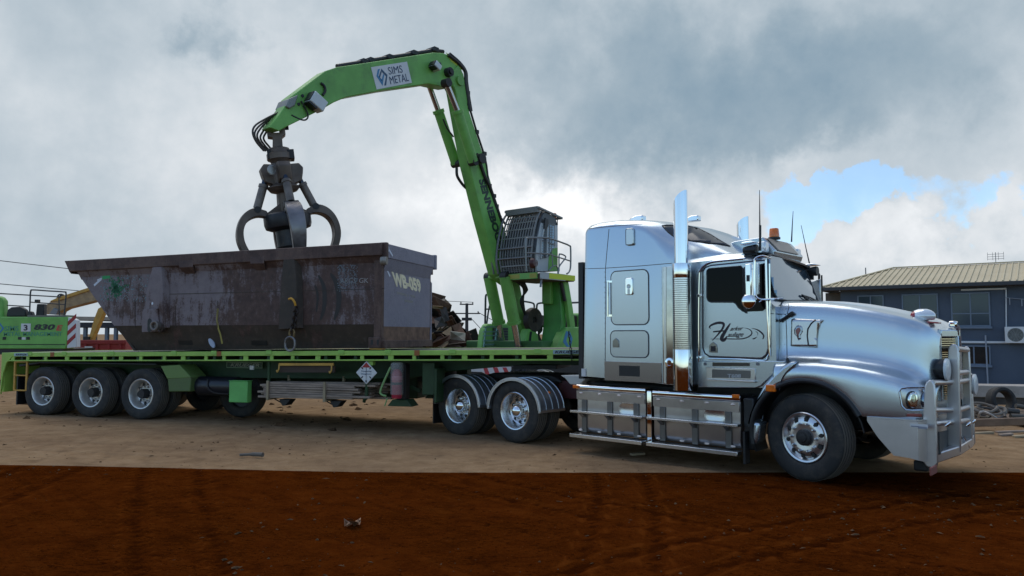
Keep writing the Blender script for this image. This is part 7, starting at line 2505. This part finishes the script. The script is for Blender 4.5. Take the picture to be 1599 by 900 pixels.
    for k in range(4):
        az = R(a0 + 90 * k)
        Rz = Matrix.Rotation(az, 3, 'Z')
        # lug on the head
        lg = MB().prism([(.12, -.82), (.36, -.80), (.44, -.90), (.42, -1.02), (.38, -1.18), (.18, -1.26)], -.13, .13).fn(lambda p: Rz @ p)
        gb(lg, 'head_lug', STEEL, grp, .02)
        c = MB().tube([Vector((.40, 0, -1.24)), Vector((.58, 0, -1.70))], .085, 14).tube([Vector((.39, 0, -1.22)), Vector((.415, 0, -1.28))], .10, 14).fn(lambda p: Rz @ p)
        cy = gb(c, 'tine_cylinder', mat('grey rusty cylinder', (.16, .13, .11), .55, .4, vary=.3, dirt=.4), grp, 0, 40)
        gb(MB().tube([Vector((.31, 0, -1.0)), Vector((.40, 0, -1.24))], .055, 12).fn(lambda p: Rz @ p), 'piston_rod', mat('blue black rod', (.04, .05, .07), .3, .8), cy, 0, 50)
        gb(MB().cyl((.60, -.15, -1.75), (.60, .15, -1.75), .07, 12).fn(lambda p: Rz @ p), 'knuckle_pin', DARK, cy, 0, 40)
        outer = spline([Vector((a, 0, b)) for a, b in ((.42, -1.78), (.64, -1.71), (.84, -1.79), (.99, -1.98), (1.06, -2.24), (1.03, -2.5), (.88, -2.8), (.56, -3.08), (.16, -3.2))], 4)
        inner = spline([Vector((a, 0, b)) for a, b in ((.32, -1.96), (.56, -1.885), (.75, -1.93), (.88, -2.06), (.93, -2.25), (.90, -2.47), (.765, -2.73), (.50, -2.98), (.14, -3.15))], 4)
        rings = []
        n = len(outer)
        for i, (o_, q_) in enumerate(zip(outer, inner)):
            u = i / (n - 1)
            w_ = .115 + .045 * math.sin(math.pi * min(1, u * 1.3)) if u < .75 else .16 * (1 - (u - .75) / .25) + .03
            rings.append([(o_.x, -w_, o_.z), (o_.x + .012, 0, o_.z), (o_.x, w_, o_.z), (q_.x, w_, q_.z), (q_.x, -w_, q_.z)])
        tn = MB().rings(rings).fn(lambda p: Rz @ p)
        gb(tn, 'tine', WORN if k == 0 else STEEL, grp, .012, 40)
        gb(MB().prism([(.10, -1.62), (.34, -1.78), (.44, -1.84), (.42, -1.98), (.15, -1.98)], -.09, .09).fn(lambda p: Rz @ p), 'tine_arm', STEEL, grp, .015)
    q = gpt((-.20, -.36, -.98))
    MB().lathe([(.10, 0), (.105, -.015), (.085, -.02), (.08, -.01), (.05, -.01), (0, -.012)], q, 'y', 20).build('bolt_ring', mat('pale worn ring', (.34, .32, .30), .4, .7), grp)
    hz = MB()
    for k, (dx, dy) in enumerate(((-1, -1), (2, 3), (6, 5), (11, 8), (16, 9))):
        hz.tube(spline([P(454, 163 + k, -.05 + .05 * k), P(436, 175 + k, -.1 + .05 * k), P(416 + dx * .5, 186 + dy * .5, -.1 + .05 * k), P(400 + dx, 197 + dy, -.1 + .05 * k), P(395.5 + dx, 208 + dy, -.1 + .05 * k), P(401 + dx * 1.2, 222 + dy * .8, -.1 + .05 * k), P(413 + dx * .9, 236 + dy * .1, -.1 + .05 * k)], 6), .021, 7)
    hz.build('grapple_hose', mat('worn brown hose', (.045, .034, .028), .55), grp)
    return t


handler()

# every repeat that sits under a thing keeps its own name; nothing is left hidden
for o in scene.objects:
    if o.type == 'MESH' and not o.data.materials:
        o.data.materials.append(GREY)


# ------------------------------------------------------------------ separate loose pieces into parts of their own
def split_islands(o, most=40):
    me = o.data
    n = len(me.vertices)
    par = list(range(n))
    def find(i):
        while par[i] != i:
            par[i] = par[par[i]]; i = par[i]
        return i
    for e in me.edges:
        a, b = find(e.vertices[0]), find(e.vertices[1])
        if a != b: par[a] = b
    groups = {}
    for p in me.polygons:
        groups.setdefault(find(p.vertices[0]), []).append(p.index)
    if len(groups) < 2 or len(groups) > most:
        return
    base = o.name.split('.')[0]
    for fl in list(groups.values())[1:]:
        c = o.copy(); c.data = me.copy(); COL.objects.link(c); c.name = base
        keep = set(fl)
        bm = bmesh.new(); bm.from_mesh(c.data); bm.faces.ensure_lookup_table()
        bmesh.ops.delete(bm, geom=[f for f in bm.faces if f.index not in keep], context='FACES')
        bm.to_mesh(c.data); bm.free()
    keep = set(list(groups.values())[0])
    bm = bmesh.new(); bm.from_mesh(me); bm.faces.ensure_lookup_table()
    bmesh.ops.delete(bm, geom=[f for f in bm.faces if f.index not in keep], context='FACES')
    bm.to_mesh(me); bm.free()


SPLIT = {'fork_pocket', 'hand_rail', 'hydraulic_hose', 'bar_tube', 'bolt', 'insulator', 'tie_down_eye', 'bar_hook', 'rack_strap', 'rack_hanger', 'hose_clip', 'marker_lamp', 'grapple_hose', 'lamp_cable', 'shield_band', 'mirror_arm', 'guard_rail', 'fender_seam', 'bracket', 'red_stripe', 'warning_stripe', 'rust_patch', 'crank_handle', 'gearbox', 'spring_hanger', 'underbody', 'undercarriage', 'chassis', 'rope_rail', 'door_trim', 'wiper', 'sill', 'stake_pocket', 'step_bracket', 'black_arrow', 'lamp_shade', 'safety_strip', 'door_gap'}
for o in [o for o in scene.objects if o.type == 'MESH' and o.name.split('.')[0] in SPLIT and o.data.users == 1 and not o.children]:
    split_islands(o)
